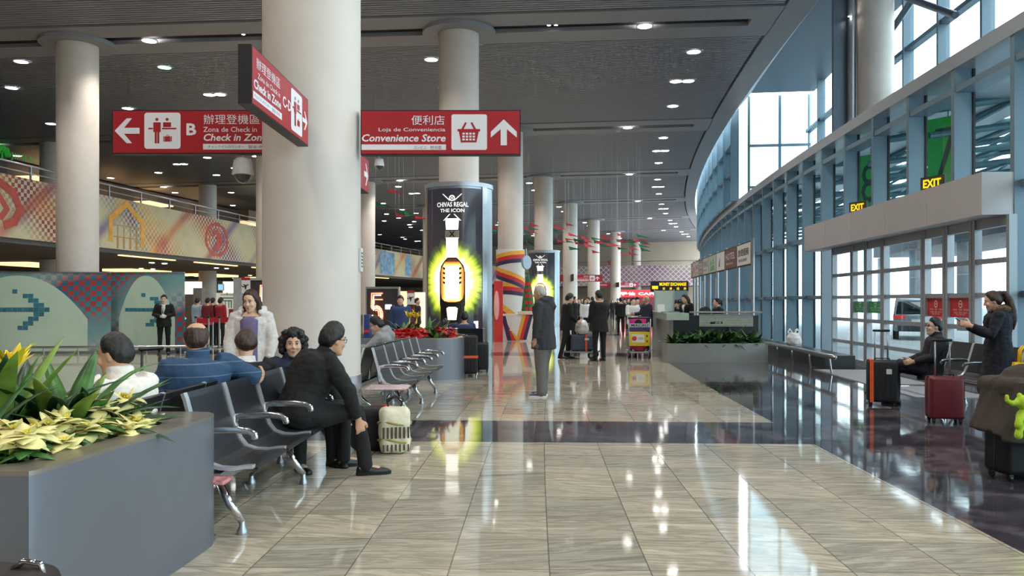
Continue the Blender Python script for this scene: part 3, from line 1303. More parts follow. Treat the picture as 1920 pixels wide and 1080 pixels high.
t = thing('christmas_tree', 'green cone tree stacked with red boxes behind the grey-haired man', 'christmas tree', ((990 - 960) / F * 33.0, 33.0, 0), 0)
mb = MB()
mb.lathe([(.34, .5), (.2, 1.8), (.03, 2.7)], 20)
mb.build('foliage', M('tree_green', (40, 110, 60), .7, var=.4, scale=14, bump=.6), t, 'auto')
mb = MB()
mb.cyl(0, 0, 0, .5, .26)
mb.build('plinth', MT['black'], t)
for i in range(7):
    z = .6 + .26 * i
    rr = .34 - .13 * (z - .5)
    for sg in (-.3, .35):
        mb = MB()
        mb.box(-.06, .06, -.04, .04, 0, .15)
        mb.build('red_box', STR, t, False, (rr * sin(sg), -rr * cos(sg), z), sg)
mb = MB()
mb.lathe([(.02, -.05), (.3, -.05), (.33, 0), (.3, .05), (.02, .05)], 30)
t = tag(mb.build('round_emblem', PYL, None, 'auto', depth_px(987, 492, 35.0)), 'round silver disc sign mounted beside the striped column', 'sign')
t.rotation_euler = (pi / 2, 0, R_(50))
mb = MB()
mb.tube([(-.03, .6, 0), (0, 0, 0)], .04)
o = mb.build('bracket', PYL, t)

# ================================================================ PENNANTS
pen = []
for col, lst in (('r', [(310, 600), (367, 585), (362, 632), (540, 597), (607, 580), (637, 648), (555, 692), (608, 680), (670, 705), (715, 668), (735, 690), (740, 720), (785, 765), (860, 665), (885, 715), (930, 720), (955, 650), (970, 690), (975, 780), (1070, 690), (1040, 737), (1035, 778), (1100, 685), (1125, 712), (115, 600), (1060, 680), (820, 700)]),
                 ('g', [(360, 607), (325, 630), (335, 665), (345, 713), (535, 622), (610, 694), (640, 742), (665, 686), (790, 675), (800, 697), (840, 717), (945, 690), (960, 742), (1035, 690), (1030, 715), (1100, 657), (1110, 700), (1110, 725), (1120, 748), (110, 625)])):
    pen += [(900 + x / 3.6, 260 + y / 3.6, col) for x, y in lst]
pen += [(743, 359, 'r'), (719, 383, 'g'), (752, 404, 'r'), (769, 402, 'g'), (790, 408, 'r'), (763, 399, 'g'), (931, 432, 'g')]
PR, PG = M('pennant_red', (196, 48, 54), .7), M('pennant_green', (30, 104, 66), .7)
rng = random.Random(3)
for px, py, c in pen:
    Y = 38.4 + rng.random() * 9.5 if px > 900 else 30
    p = depth_px(px, py, Y)
    L, H = .62 * rng.uniform(.8, 1.1), .24 * rng.uniform(.8, 1.1)
    t = thing('pennant', ('red' if c == 'r' else 'green') + ' triangular pennant hanging from the hall ceiling', 'flag', p, rng.uniform(-.5, .5), ('red' if c == 'r' else 'green') + ' pennants under the ceiling')
    m = MB()
    dz = -rng.uniform(.02, .14)
    m.loft([[Vector((-L / 2, -.004, H / 2)), Vector((-L / 2, .004, H / 2)), Vector((-L / 2 + .06, .004, -H / 2 + .05)), Vector((-L / 2 + .06, -.004, -H / 2 + .05))],
            [Vector((0, .03, H / 4 + dz / 2)), Vector((0, .038, H / 4 + dz / 2)), Vector((.02, .038, -H / 4 + .04 + dz / 2)), Vector((.02, .03, -H / 4 + .04 + dz / 2))],
            [Vector((L / 2, -.002, dz)), Vector((L / 2, .002, dz)), Vector((L / 2, .002, dz - .006)), Vector((L / 2, -.002, dz - .006))]])
    m.build('cloth', PR if c == 'r' else PG, t)
    m = MB()
    m.tube([(-L / 2, 0, H / 2), (-L / 2, 0, CEIL - p.z)], .003, 4)
    m.build('thread', MT['alum'], t)
# ================================================================ LEFT SIDE: UPPER FLOOR, CHECK-IN HALL
def mural_material():
    m = bpy.data.materials.new('mural_film')
    m.use_nodes = True
    nt = m.node_tree
    b = nt.nodes['Principled BSDF']
    uv = node(nt, 'ShaderNodeUVMap')
    sp = node(nt, 'ShaderNodeSeparateXYZ')
    nt.links.new(uv.outputs[0], sp.inputs[0])
    u, v = sp.outputs[0], sp.outputs[1]
    c = .145
    chk = mth(nt, 'FLOORED_MODULO', mth(nt, 'ADD', mth(nt, 'FLOOR', mth(nt, 'DIVIDE', u, c)), mth(nt, 'FLOOR', mth(nt, 'DIVIDE', v, c))), 2.0)
    d1 = mth(nt, 'PINGPONG', mth(nt, 'ADD', u, mth(nt, 'MULTIPLY', v, 1.3)), 3.1)
    d2 = mth(nt, 'PINGPONG', mth(nt, 'SUBTRACT', u, mth(nt, 'MULTIPLY', v, 1.3)), 2.3)
    nz = node(nt, 'ShaderNodeTexNoise')
    nz.inputs['Scale'].default_value = .55
    nt.links.new(uv.outputs[0], nz.inputs['Vector'])
    hue = ramp(nt, mth(nt, 'FRACT', mth(nt, 'ADD', mth(nt, 'DIVIDE', u, 11.0), nz.outputs['Fac'])), [(0, (150, 50, 58)), (.2, (120, 60, 110)), (.36, (96, 66, 140)), (.5, (110, 120, 140)), (.64, (214, 160, 70)), (.82, (196, 96, 60)), (1, (150, 50, 58))])
    m1 = ramp(nt, mth(nt, 'DIVIDE', d1, 3.1), [(.25, (0, 0, 0)), (.8, (255, 255, 255))])
    m2 = ramp(nt, mth(nt, 'DIVIDE', d2, 2.3), [(.72, (0, 0, 0)), (.95, (255, 255, 255))])
    base = ramp(nt, nz.outputs['Fac'], [(.3, (196, 180, 132)), (.5, (208, 196, 158)), (.7, (190, 180, 150))])
    soft = mixc(nt, mth(nt, 'MULTIPLY', m2, .75), base, hue)
    pat = mixc(nt, chk, soft, hue)
    fin_ = mixc(nt, m1, soft, pat)
    nt.links.new(fin_, b.inputs['Base Color'])
    b.inputs['Roughness'].default_value = .5
    return m


MZ0, MZ1, MD = 3.72, 5.9, -16.3
deck = MB()
deck.cbox(-8, 108, -46, MD - .12, 3.55, 3.9, 60)
struct(deck.build('mezzanine_deck', M('deck_soffit', (86, 84, 82), .6, var=.06)))


def uv_wall(name, s0, s1, d, z0, z1, mat, parent, ds=1.0, back=.1):
    bm = bmesh.new()
    ul = bm.loops.layers.uv.new('UVMap')
    n = int((s1 - s0) / ds)
    for i in range(n):
        a, b = s0 + (s1 - s0) * i / n, s0 + (s1 - s0) * (i + 1) / n
        for q, dd in (((a, z0), d), ((b, z0), d), ((b, z1), d), ((a, z1), d)):
            pass
        co = ((a, z0), (b, z0), (b, z1), (a, z1))
        f = bm.faces.new([bm.verts.new(P(x, d, z)) for x, z in co])
        for lp, q in zip(f.loops, co):
            lp[ul].uv = q
        for co2 in (((a, z1, d), (b, z1, d), (b, z1, d - back), (a, z1, d - back)), ((a, z0, d - back), (b, z0, d - back), (b, z0, d), (a, z0, d)), ((a, z0, d - back), (a, z1, d - back), (b, z1, d - back), (b, z0, d - back))):
            f = bm.faces.new([bm.verts.new(P(x, dd, z)) for x, z, dd in co2])
            for lp, q in zip(f.loops, co2):
                lp[ul].uv = (q[0], q[1])
    bmesh.ops.remove_doubles(bm, verts=bm.verts, dist=.0005)
    bmesh.ops.recalc_face_normals(bm, faces=bm.faces)
    me = bpy.data.meshes.new(name)
    bm.to_mesh(me)
    bm.free()
    return link(name, me, mat, parent)


mural = uv_wall('mural_balustrade', -6, 100, MD, MZ0, MZ1, mural_material(), None)
tag(mural, 'long painted balustrade with chequered colours and emblems along the upper floor', 'balustrade')
EMR, EMO = M('emblem_red', (186, 72, 52), .5, var=.2, scale=3), M('emblem_orange', (226, 164, 60), .5, var=.15, scale=3)


def stroke(mb, pts, w, o=.012, closed=False):         # painted stroke in (s, z)
    if closed:
        pts = pts + [pts[0]]
    for (a0, b0), (a1, b1) in zip(pts, pts[1:]):
        dx, dz = a1 - a0, b1 - b0
        L = math.hypot(dx, dz) or 1
        nx, nz = -dz / L * w / 2, dx / L * w / 2
        ex, ez = dx / L * w / 3, dz / L * w / 3
        q = ((a0 + nx - ex, b0 + nz - ez), (a0 - nx - ex, b0 - nz - ez), (a1 - nx + ex, b1 - nz + ez), (a1 + nx + ex, b1 + nz + ez))
        lo = [P(x, MD + o - .01, z) for x, z in q]
        hi = [P(x, MD + o, z) for x, z in q]
        mb.hexa(lo + hi)


def sdx(px):
    return s_at(px, MD, 10, 120)


# mural d is at the left, so s grows with px: orange chapel outline, round horse seal, big red coil at the frame edge
def s_left(px, d):
    t = (px - 960.0) / F
    lo, hi = 5.0, 110.0
    for _ in range(50):
        mid = (lo + hi) / 2
        q = P(mid, d)
        if q.x / q.y < t:
            lo = mid
        else:
            hi = mid
    return (lo + hi) / 2


sa, sb = s_left(203, MD), s_left(270, MD)
w_ = sb - sa
mb = MB()
stroke(mb, [(sa + .06 * w_, 4.1), (sa + .06 * w_, 5.0), (sa + .5 * w_, 5.72), (sa + .95 * w_, 5.0), (sa + .95 * w_, 4.0)], .26)
mb.build('chapel_outline', EMO, mural)
mb = MB()
for z in (4.25, 4.75, 5.2):
    stroke(mb, [(sa + .15 * w_, z), (sa + .88 * w_, z)], .04)
for f in (.25, .42, .6, .78):
    stroke(mb, [(sa + f * w_, 3.8), (sa + f * w_, 4.25)], .12)
    stroke(mb, [(sa + f * w_, 4.3), (sa + f * w_, 4.7)], .05)
mb.build('chapel_lines', M('emblem_brown', (176, 140, 84), .5), mural)
sc = (s_left(386, MD) + s_left(426, MD)) / 2
hw = (s_left(426, MD) - s_left(386, MD)) / 2
mb = MB()
ring = [(sc + hw * cos(2 * pi * i / 28), 4.78 + .82 * sin(2 * pi * i / 28)) for i in range(28)]
for i in range(0, 28, 2):
    stroke(mb, [ring[i], ring[(i + 1) % 28], ring[(i + 2) % 28]], .2 if i % 4 else .12)
stroke(mb, [(sc + .7 * hw * cos(2 * pi * i / 24), 4.78 + .58 * sin(2 * pi * i / 24)) for i in range(24)], .04, closed=True)
stroke(mb, [(sc - .3 * hw, 5.1), (sc + .05 * hw, 5.2), (sc + .35 * hw, 4.95), (sc + .4 * hw, 4.6), (sc + .1 * hw, 4.4), (sc - .2 * hw, 4.35)], .24, .014)
stroke(mb, [(sc - .25 * hw, 5.1), (sc - .4 * hw, 4.9)], .14, .014)
stroke(mb, [(sc + .1 * hw, 5.0), (sc + .1 * hw, 4.5)], .3, .016)
mb.build('horse_seal', EMR, mural)
sc = s_left(-6, MD)
mb = MB()
stroke(mb, [(sc - .8, 5.6), (sc, 5.62), (sc + .75, 5.3), (sc + 1.05, 4.75), (sc + .8, 4.3), (sc + .4, 4.15)], .3)
stroke(mb, [(sc - .6, 5.2), (sc + .1, 5.1), (sc + .45, 4.7), (sc + .2, 4.4), (sc - .3, 4.5)], .22)
mb.build('coil_emblem', EMR, mural)
BLUP = M('emblem_blue', (120, 156, 186), .5, var=.45, scale=3)
for pa, pb in ((713, 740), (760, 771)):
    mb = MB()
    mb.cbox(s_left(pa, MD), s_left(pb, MD), MD + .003, MD + .012, 3.85, 5.75, 6)
    mb.build('blue_picture', BLUP, mural)

# handrail above the mural
t = thing('mezzanine_railing', 'steel handrail with glass above the painted balustrade', 'railing')
mb = MB()
mb.tube([P(s, MD - .06, 6.38) for s in [8 + 2 * i for i in range(46)]], .04, 8)
mb.build('handrail', MT['steel'], t, 'auto')
mb = MB()
mb.tube([P(s, MD - .06, 6.12) for s in [8 + 2 * i for i in range(46)]], .02, 6)
mb.build('rail', MT['steel'], t, 'auto')
for i in range(34):
    mb = MB()
    mb.cbox(14 + 2.2 * i, 14.06 + 2.2 * i, MD - .09, MD - .03, 5.9, 6.36, 1)
    mb.build('baluster', MT['steel'], t)

# shops on the upper floor
dkshop = M('shopfront_brown', (70, 56, 48), .5, var=.15, scale=.5)
shop = thing('upper_shop', 'dark brown shopfront on the upper floor with a green lit sign', 'shopfront')
mb = MB()
mb.cbox(20, 36.6, -26.4, -26, 3.9, 9.2, 10)
mb.build('front_wall', dkshop, shop)
mb = MB()
mb.cbox(22, 36.6, -26, -25.4, 7.6, 9.2, 8)
mb.build('fascia', M('fascia_dark', (34, 36, 36), .4), shop)
GRN = M('green_neon', (50, 170, 60), .5, var=0, emit=.3)
me = text_fit('JINHUN', 2.25, .42, .005)
mb = MB()
sj = s_left(20, -25.36)
for v in me.vertices:
    v.co = P(sj + v.co.x, -25.36, 8.6 + v.co.y)
mb.mesh(me)
mb.build('lettering', GRN, shop, fix=False)
mb = MB()
sj = s_left(4, -25.34)
for a in range(5):
    th = pi * a / 4
    q = P(sj + .32 * cos(th), -25.34, 8.85 + .25 * sin(th))
    mb.ball(q, (.17, .17, .17), 8, 6)
mb.tube([P(sj, -25.34, 8.9), P(sj, -25.34, 8.5)], .05)
mb.build('leaf_logo', GRN, shop, True)
shop = thing('upper_shop', 'brown shopfront with warm light panels farther along the upper floor', 'shopfront')
mb = MB()
mb.cbox(37.8, 62, -28.4, -28, 3.9, 9.2, 14)
mb.build('front_wall', dkshop, shop)
for a, b, z in ((40, 43.5, 8.3), (46, 48, 7.9), (49.5, 52, 8.2), (54, 57, 7.6)):
    mb = MB()
    mb.cbox(a, b, -28, -26.8, z, z + .1, 2)
    mb.build('light_panel', MT['lampw'], shop)
mb = MB()
mb.cbox(50.5, 54, -28, -27.9, 6.9, 7.6, 2)
mb.build('green_sign_panel', M('green_panel', (60, 150, 70), .5, emit=.3), shop)
me = text_fit('Asia', 1.4, .5, .02)
mb = MB()
for v in me.vertices:
    v.co = P(38.0 + v.co.x, -27.9, 8.0 + v.co.y)
mb.mesh(me)
mb.build('lettering', AD_WT, shop, fix=False)
shop = thing('lit_kiosk', 'bright cream lit shop front beside the far upper-floor column', 'kiosk')
mb = MB()
mb.cbox(56, 58.5, -24.2, -23.4, 3.9, 7.6, 2)
mb.build('wall', M('lit_cream', (255, 226, 176), .5, emit=.9), shop)
mb = MB()
mb.cbox(55.9, 58.6, -24.3, -23.35, 7.6, 8.4, 2)
mb.build('fascia', M('kiosk_brown', (120, 96, 70), .5), shop)

# lower ceiling lights under the upper floor
for i in range(7):
    for j, d in enumerate((-19.5, -24.5, -30)):
        for q in (0, .8):
            downlight(27 + 6.2 * i + q, d + (.2 if q else 0), 3.54, 'small pale downlight under the upper floor', 'downlights over the check-in hall', UNDER_W if (q == 0 and j < 2) else 0, k=.8)
for i in range(6):
    mb = MB()
    mb.cbox(33 + 6 * i, 37.2 + 6 * i, -16.9, -16.75, 3.5, 3.549, 3)
    tag(mb.build('strip_light', MT['lampw']), 'warm light strip along the underside edge of the balustrade', 'strip light', 'warm strips under the balustrade')
for i in range(4):
    mb = MB()
    mb.cbox(38 + 8 * i, 42 + 8 * i, -27.5, -25.5, 3.4, 3.549, 3)
    tag(mb.build('ceiling_light_panel', MT['lampw']), 'slanted warm ceiling panel over the check-in counters', 'light panel', 'warm panels over check-in')

# check-in hall back wall and lit counters
mb = MB()
mb.cbox(20, 108, -36.2, -36, 0, 3.55, 40)
struct(mb.build('wall_checkin', M('checkin_wall', (150, 140, 128), .6, var=.12, scale=.4)))
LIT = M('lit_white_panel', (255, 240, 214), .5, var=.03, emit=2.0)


def px_panel(name, label, cat, px0, py0, px1, py1, Y, mat, dep=.12, frame=None, group=None):
    a, b = depth_px(px0, py1, Y), depth_px(px1, py0, Y)
    t = thing(name, label, cat, (a.x, Y, a.z), 0, group)
    W, H = b.x - a.x, b.z - a.z
    mb = MB()
    mb.box(0, W, 0, dep, 0, H)
    mb.build('panel', mat, t)
    mb = MB()
    f = .03
    for q in ((0, W, 0, f), (0, W, H - f, H), (0, f, f, H - f), (W - f, W, f, H - f)):
        mb.box(q[0], q[1], -.02, .0, q[2], q[3])
    mb.build('frame', frame or MT['alum'], t)
    return t, W, H


def floor_unit(name, label, cat, px0, px1, ytop, Y, mat, dep=.4, ybot=None, group=None):
    """a standing board or wall from the floor up to photo row ytop"""
    a, b = depth_px(px0, ytop, Y), depth_px(px1, ytop, Y)
    t = thing(name, label, cat, (a.x, Y, 0), 0, group)
    mb = MB()
    mb.box(0, b.x - a.x, 0, dep, 0, a.z)
    mb.build('panel', mat, t)
    return t, b.x - a.x, a.z


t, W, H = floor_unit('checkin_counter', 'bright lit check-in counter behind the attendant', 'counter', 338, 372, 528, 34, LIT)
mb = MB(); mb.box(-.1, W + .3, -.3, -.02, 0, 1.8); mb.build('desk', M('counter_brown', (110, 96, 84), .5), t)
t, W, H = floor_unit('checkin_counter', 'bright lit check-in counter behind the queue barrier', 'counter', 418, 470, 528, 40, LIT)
mb = MB(); mb.box(-.5, W + .3, -.4, -.02, 0, 1.2); mb.build('desk', M('counter_cream', (222, 212, 190), .4), t)
t, W, H = px_panel('flight_screen', 'small pale blue flight screen over the check-in counter', 'screen', 408, 532, 420, 545, 38, M('screen_blue', (150, 200, 235), .4, emit=.8))
t, W, H = floor_unit('partition_wall', 'grey partition wall beside the check-in queue', 'partition', 362, 378, 540, 32, M('partition_grey', (120, 112, 106), .6))
t, W, H = floor_unit('backdrop_wall', 'white backdrop with green gate emblem behind the queue', 'backdrop', 405, 445, 549, 36, MT['white'], .2)
mb = MB()
for (x0, z0, x1, z1) in ((.15, 1.62, .85, 1.68), (.2, 1.78, .8, 1.81), (.28, 1.2, .33, 1.55), (.67, 1.2, .72, 1.55), (.4, 1.2, .44, 1.55), (.56, 1.2, .6, 1.55), (.28, 1.5, .72, 1.55), (.48, 1.8, .52, 1.9)):
    mb.box(x0, x1, -.01, -.001, z0, z1)
mb.build('gate_emblem', M('emblem_green', (40, 110, 90), .5), t)
t, W, H = px_panel('notice_board', 'small red notice board on the queue barrier', 'notice', 429, 579, 448, 612, 25.0, SIGNRED, .04)
t['label'] = 'small red notice board on the queue barrier'
mb = MB()
for i in range(3):
    mb.box(.05, W - .05, -.006, -.001, H - .16 - .1 * i, H - .12 - .1 * i)
mb.build('lettering', SIGNWH, t)
mb = MB(); mb.box(W / 2 - .02, W / 2 + .02, .05, .08, -1.0 + .3, 0); mb.build('stand', MT['steel'], t)
t.location.z = max(t.location.z, .7)

# queue barrier: posts and belts
posts = [(367, 25.5), (378, 26.2), (391, 25.4), (399, 26.6), (411, 25.4), (436, 25.4)]
for i, (px, Y) in enumerate(posts):
    p = depth_px(px, 600, Y)
    t = thing('barrier_post', 'silver queue barrier post holding the red belts', 'barrier post', (p.x, Y, 0), 0, 'queue barrier posts')
    mb = MB(); mb.lathe([(.16, 0), (.16, .02), (.03, .04), (.03, .96)], 16); mb.build('post', MT['steel'], t, 'auto')
    mb = MB(); mb.cyl(0, 0, .96, 1.02, .04); mb.build('cap', MT['black'], t, 'auto')
BELT = M('belt_red', (190, 36, 46), .6)
for i, (a, b, z) in enumerate(((0, 2, .86), (2, 4, .9), (4, 5, .9), (1, 3, .78), (0, 1, .9))):
    pa, pb = depth_px(posts[a][0], 600, posts[a][1]), depth_px(posts[b][0], 600, posts[b][1])
    v = pb - pa
    ang = math.atan2(v.y, v.x)
    mb = MB(); mb.box(.035, math.hypot(v.x, v.y) - .035, -.004, .004, -.06, .09)
    tag(mb.build('barrier_belt', BELT, None, False, (pa.x, pa.y, z), ang), 'red retractable belt between two queue barrier posts', 'barrier belt', 'red queue belts')

# green glass screens with pixel arrows
GG = bpy.data.materials.new('frosted_green_glass')
GG.use_nodes = True
b_ = GG.node_tree.nodes['Principled BSDF']
_g = node(GG.node_tree, 'ShaderNodeTexNoise'); _g.inputs['Scale'].default_value = 2
_gc = ramp(GG.node_tree, _g.outputs['Fac'], [(.3, (196, 222, 200)), (.7, (210, 232, 214))])
GG.node_tree.links.new(_gc, b_.inputs['Base Color'])
b_.inputs['Roughness'].default_value = .12


def pixel_film():
    m = bpy.data.materials.new('pixel_film')
    m.use_nodes = True
    nt = m.node_tree
    b = nt.nodes['Principled BSDF']
    tc = node(nt, 'ShaderNodeTexCoord')
    sp = node(nt, 'ShaderNodeSeparateXYZ')
    nt.links.new(tc.outputs['Object'], sp.inputs[0])
    c = .15
    ix, iz = mth(nt, 'FLOOR', mth(nt, 'DIVIDE', sp.outputs[0], c)), mth(nt, 'FLOOR', mth(nt, 'DIVIDE', sp.outputs[2], c))
    chk = mth(nt, 'FLOORED_MODULO', mth(nt, 'ADD', ix, iz), 2.0)
    g = mth(nt, 'ADD', mth(nt, 'MULTIPLY', sp.outputs[0], .16), mth(nt, 'MULTIPLY', sp.outputs[2], -.42))
    nz = node(nt, 'ShaderNodeTexNoise'); nz.inputs['Scale'].default_value = 1.1
    nt.links.new(tc.outputs['Object'], nz.inputs['Vector'])
    g = mth(nt, 'FRACT', mth(nt, 'ADD', g, mth(nt, 'MULTIPLY', nz.outputs['Fac'], .35)))
    a = ramp(nt, g, [(0, (52, 108, 138)), (.3, (70, 140, 160)), (.55, (110, 166, 172)), (.75, (150, 178, 176)), (1, (60, 110, 140))])
    bb = ramp(nt, g, [(0, (180, 66, 68)), (.35, (176, 84, 84)), (.6, (120, 165, 170)), (.8, (176, 186, 186)), (1, (176, 66, 70))])
    nt.links.new(mixc(nt, chk, a, bb), b.inputs['Base Color'])
    b.inputs['Roughness'].default_value = .15
    return m


PF = pixel_film()
ARB = M('arrow_teal', (70, 130, 150), .3, var=.2, scale=6)


def glass_screen(px0, px1, Y, label, bulge=.25):
    a, b = depth_px(px0, 512, Y), depth_px(px1, 512, Y)
    t = thing('glass_screen', label, 'glass screen', (a.x, Y, 0), 0)
    W, H = b.x - a.x, a.z
    n = 20
    y = lambda x: -bulge * math.sin(pi * min(1, max(0, x / W)))
    mb = MB()
    mb.loft([[Vector((W * i / n, y(W * i / n), .06)), Vector((W * i / n, y(W * i / n) + .03, .06)), Vector((W * i / n, y(W * i / n) + .03, H)), Vector((W * i / n, y(W * i / n), H))] for i in range(n + 1)])
    mb.build('film', PF, t)
    # clear arch-shaped area
    mb = MB()
    cx, hw = W * .5, W * .38
    cols = 24
    top = []
    for i in range(cols + 1):
        f = -1 + 2 * i / cols
        zt = H - .08 - (1.25 * abs(f) ** 2.2)
        x = cx + f * hw
        top.append((x, zt))
    g1 = mb.verts([Vector((x, y(x) - .008, .07)) for x, z in top])
    g2 = mb.verts([Vector((x, y(x) - .008, z)) for x, z in top])
    for i in range(cols):
        mb.face([g1[i], g1[i + 1], g2[i + 1], g2[i]])
    mb.build('frosted_arch', GG, t, fix=False)
    # stepped pixel arrow
    mb = MB()
    c = min(.13, W * .05)
    cells = [(i, 0) for i in range(-5, 4)] + [(4, 0), (5, 0), (3, 1), (4, 1), (2, 2), (3, 2), (1, 3), (2, 3), (3, -1), (4, -1), (2, -2), (3, -2), (1, -3), (2, -3), (0, -4), (1, -4), (-1, 4)]
    for i, k in cells:
        x, z = cx + i * c * 1.15, 1.2 + k * c
        mb.quad(Vector((x, y(x) - .014, z)), Vector((x + c * 1.1, y(x + c * 1.1) - .014, z)), Vector((x + c * 1.1, y(x + c * 1.1) - .014, z + c * .95)), Vector((x, y(x) - .014, z + c * .95)))
    mb.build('arrow', ARB, t, fix=False)
    mb = MB()
    mb.loft([[Vector((W * i / n, y(W * i / n) - .03, H)), Vector((W * i / n, y(W * i / n) + .05, H)), Vector((W * i / n, y(W * i / n) + .05, H + .03)), Vector((W * i / n, y(W * i / n) - .03, H + .03))] for i in range(n + 1)])
    mb.build('top_channel', MT['alum'], t)
    mb = MB()
    mb.loft([[Vector((W * i / n, y(W * i / n) - .03, 0)), Vector((W * i / n, y(W * i / n) + .05, 0)), Vector((W * i / n, y(W * i / n) + .05, .06)), Vector((W * i / n, y(W * i / n) - .03, .06))] for i in range(n + 1)])
    mb.build('bottom_channel', MT['alum'], t)
    return t


glass_screen(-120, 207, 23.0, 'wide green glass screen with a pixel arrow, in front of the left column')
glass_screen(208, 346, 23.4, 'narrow green glass screen with pixel arrow behind the attendant', .12)
# guard rail in front of them
t = thing('guard_rail', 'low silver guard rail in front of the green glass screens', 'guard rail')
mb = MB()
y0 = 21.8
xa, xb = (60 - 960) / F * y0, (348 - 960) / F * y0
mb.tube([(xa, y0, .24), (xb, y0 + .4, .24)], .035, 10, round_=True)
mb.build('rail', MT['steel'], t, 'auto')
for i in range(5):
    x = xa + .3 + (xb - xa - .6) * i / 4
    mb = MB(); mb.cyl(x, y0 + .4 * (x - xa) / (xb - xa), 0, .22, .02); mb.build('post', MT['steel'], t)

# lectern beside the attendant
p = floor_px(342, 660)
t = thing('lectern', 'slim lectern with a tilted notice board beside the attendant', 'lectern', p)
mb = MB(); mb.cyl(0, 0, .0, 1.0, .03); mb.lathe([(.18, 0), (.18, .02), (.03, .03)], 20); mb.build('stand', MT['steel'], t, 'auto')
mb = MB(); mb.box(-.17, .17, -.02, .02, -.14, .14, Matrix.Translation((-.05, 0, 1.0)) @ Matrix.Rotation(R_(35), 4, 'Y') @ Matrix.Rotation(R_(-55), 4, 'X')); mb.build('board', MT['black'], t)
mb = MB(); mb.box(-.13, .13, -.026, -.02, -.11, .11, Matrix.Translation((-.05, 0, 1.0)) @ Matrix.Rotation(R_(35), 4, 'Y') @ Matrix.Rotation(R_(-55), 4, 'X')); mb.build('notice', MT['white'], t)

# number boards with a neon five
NEON = M('neon_orange', (255, 120, 80), .4, var=0, emit=4.0)
NEONW = M('neon_core', (255, 225, 200), .4, var=0, emit=6.0)
BRD = M('board_dark', (62, 54, 58), .3, var=.05)


def five(t, x, z, w, h, y=-.03):
    for off, mt, nm in ((0.0, NEON, 'neon_outer'), (.045, NEONW, 'neon_inner')):
        o = off
        pts = [(x + w - o, z + h - o), (x + .08 * w + o, z + h - o), (x + .05 * w + o, z + .56 * h)]
        cx, cz, rx, rz_ = x + .5 * w, z + .3 * h, .5 * w - o, .3 * h - o
        for i in range(14):
            a = R_(140 - 320 * i / 13)
            pts.append((cx + rx * cos(a), cz + rz_ * sin(a)))
        mb = MB()
        mb.tube([(px_, y, pz) for px_, pz in pts], .016, 8)
        mb.build(nm, mt, t, True)
        pts2 = [(x + w - o - (.0 if o else 0), z + h - .2 * h + o * .6), (x + .3 * w, z + h - .2 * h + o * .6), (x + .28 * w, z + .64 * h)]
        if not off:
            mb = MB()
            mb.tube([(px_, y, pz) for px_, pz in pts2], .014, 8)
            for_ = [(cx + (rx - .1) * cos(R_(130 - 300 * i / 13)), cz + (rz_ - .1) * sin(R_(130 - 300 * i / 13))) for i in range(14)]
            mb.tube([(px_, y, pz) for px_, pz in for_], .014, 8)
            mb.build(nm, mt, t, True)


t, W, H = floor_unit('number_board', 'dark display board with glowing orange number five, right of the nearest column', 'display board', 688, 746, 540, 20.0, BRD, .25)
five(t, .1, .92, .3, .78)
mb = MB(); mb.box(.46, .62, -.02, 0, 1.3, 1.42); mb.build('lit_label', AD_W, t)
mb = MB(); mb.box(0, W, -.03, .0, H - .02, H + .03); mb.box(-.03, .0, -.03, .25, 0, H + .03); mb.box(W, W + .03, -.03, .25, 0, H + .03); mb.build('frame', MT['alum'], t)
t, W, H = floor_unit('number_board', 'dark board with glowing number five partly behind the standing woman', 'display board', 470, 560, 524, 19.5, BRD, .25)
five(t, .22, 1.05, .36, .84)
mb = MB(); mb.box(-.42, 0, -.02, .25, 0, H + .04); mb.box(0, W, -.03, 0, H - .02, H + .04); mb.build('side_panel', M('grey_panel', (168, 164, 166), .45), t)


def plane_sign(px, py, Y, label):
    p = depth_px(px, py, Y)
    t = thing('departure_plate', label, 'sign', (p.x, Y, p.z), 0)
    mb = MB(); mb.box(-.1, .1, 0, .02, -.22, .16); mb.build('plate', MT['white'], t)
    mb = MB(); mb.box(-.1, .1, -.004, .02, .1, .17); mb.build('header', SIGNRED, t)
    mb = MB()
    Mx = Matrix.Translation((0, -.004, -.04)) @ Matrix.Rotation(R_(-25), 4, 'Y')
    mb.box(-.075, .08, -.002, .002, -.012, .012, Mx)
    mb.hexa([Mx @ Vector(q) for q in ((-.03, -.002, -.005), (.03, -.002, -.005), (.03, .002, -.005), (-.03, .002, -.005), (-.05, -.002, -.085), (-.03, -.002, -.085), (-.03, .002, -.085), (-.05, .002, -.085))])
    mb.hexa([Mx @ Vector(q) for q in ((-.02, -.002, .005), (.03, -.002, .005), (.03, .002, .005), (-.02, .002, .005), (-.04, -.002, .06), (-.025, -.002, .06), (-.025, .002, .06), (-.04, .002, .06))])
    mb.hexa([Mx @ Vector(q) for q in ((-.08, -.002, .005), (-.05, -.002, .005), (-.05, .002, .005), (-.08, .002, .005), (-.09, -.002, .05), (-.078, -.002, .05), (-.078, .002, .05), (-.09, .002, .05))])
    mb.build('aircraft_mark', M('sign_ink', (70, 20, 26)), t)
    return t


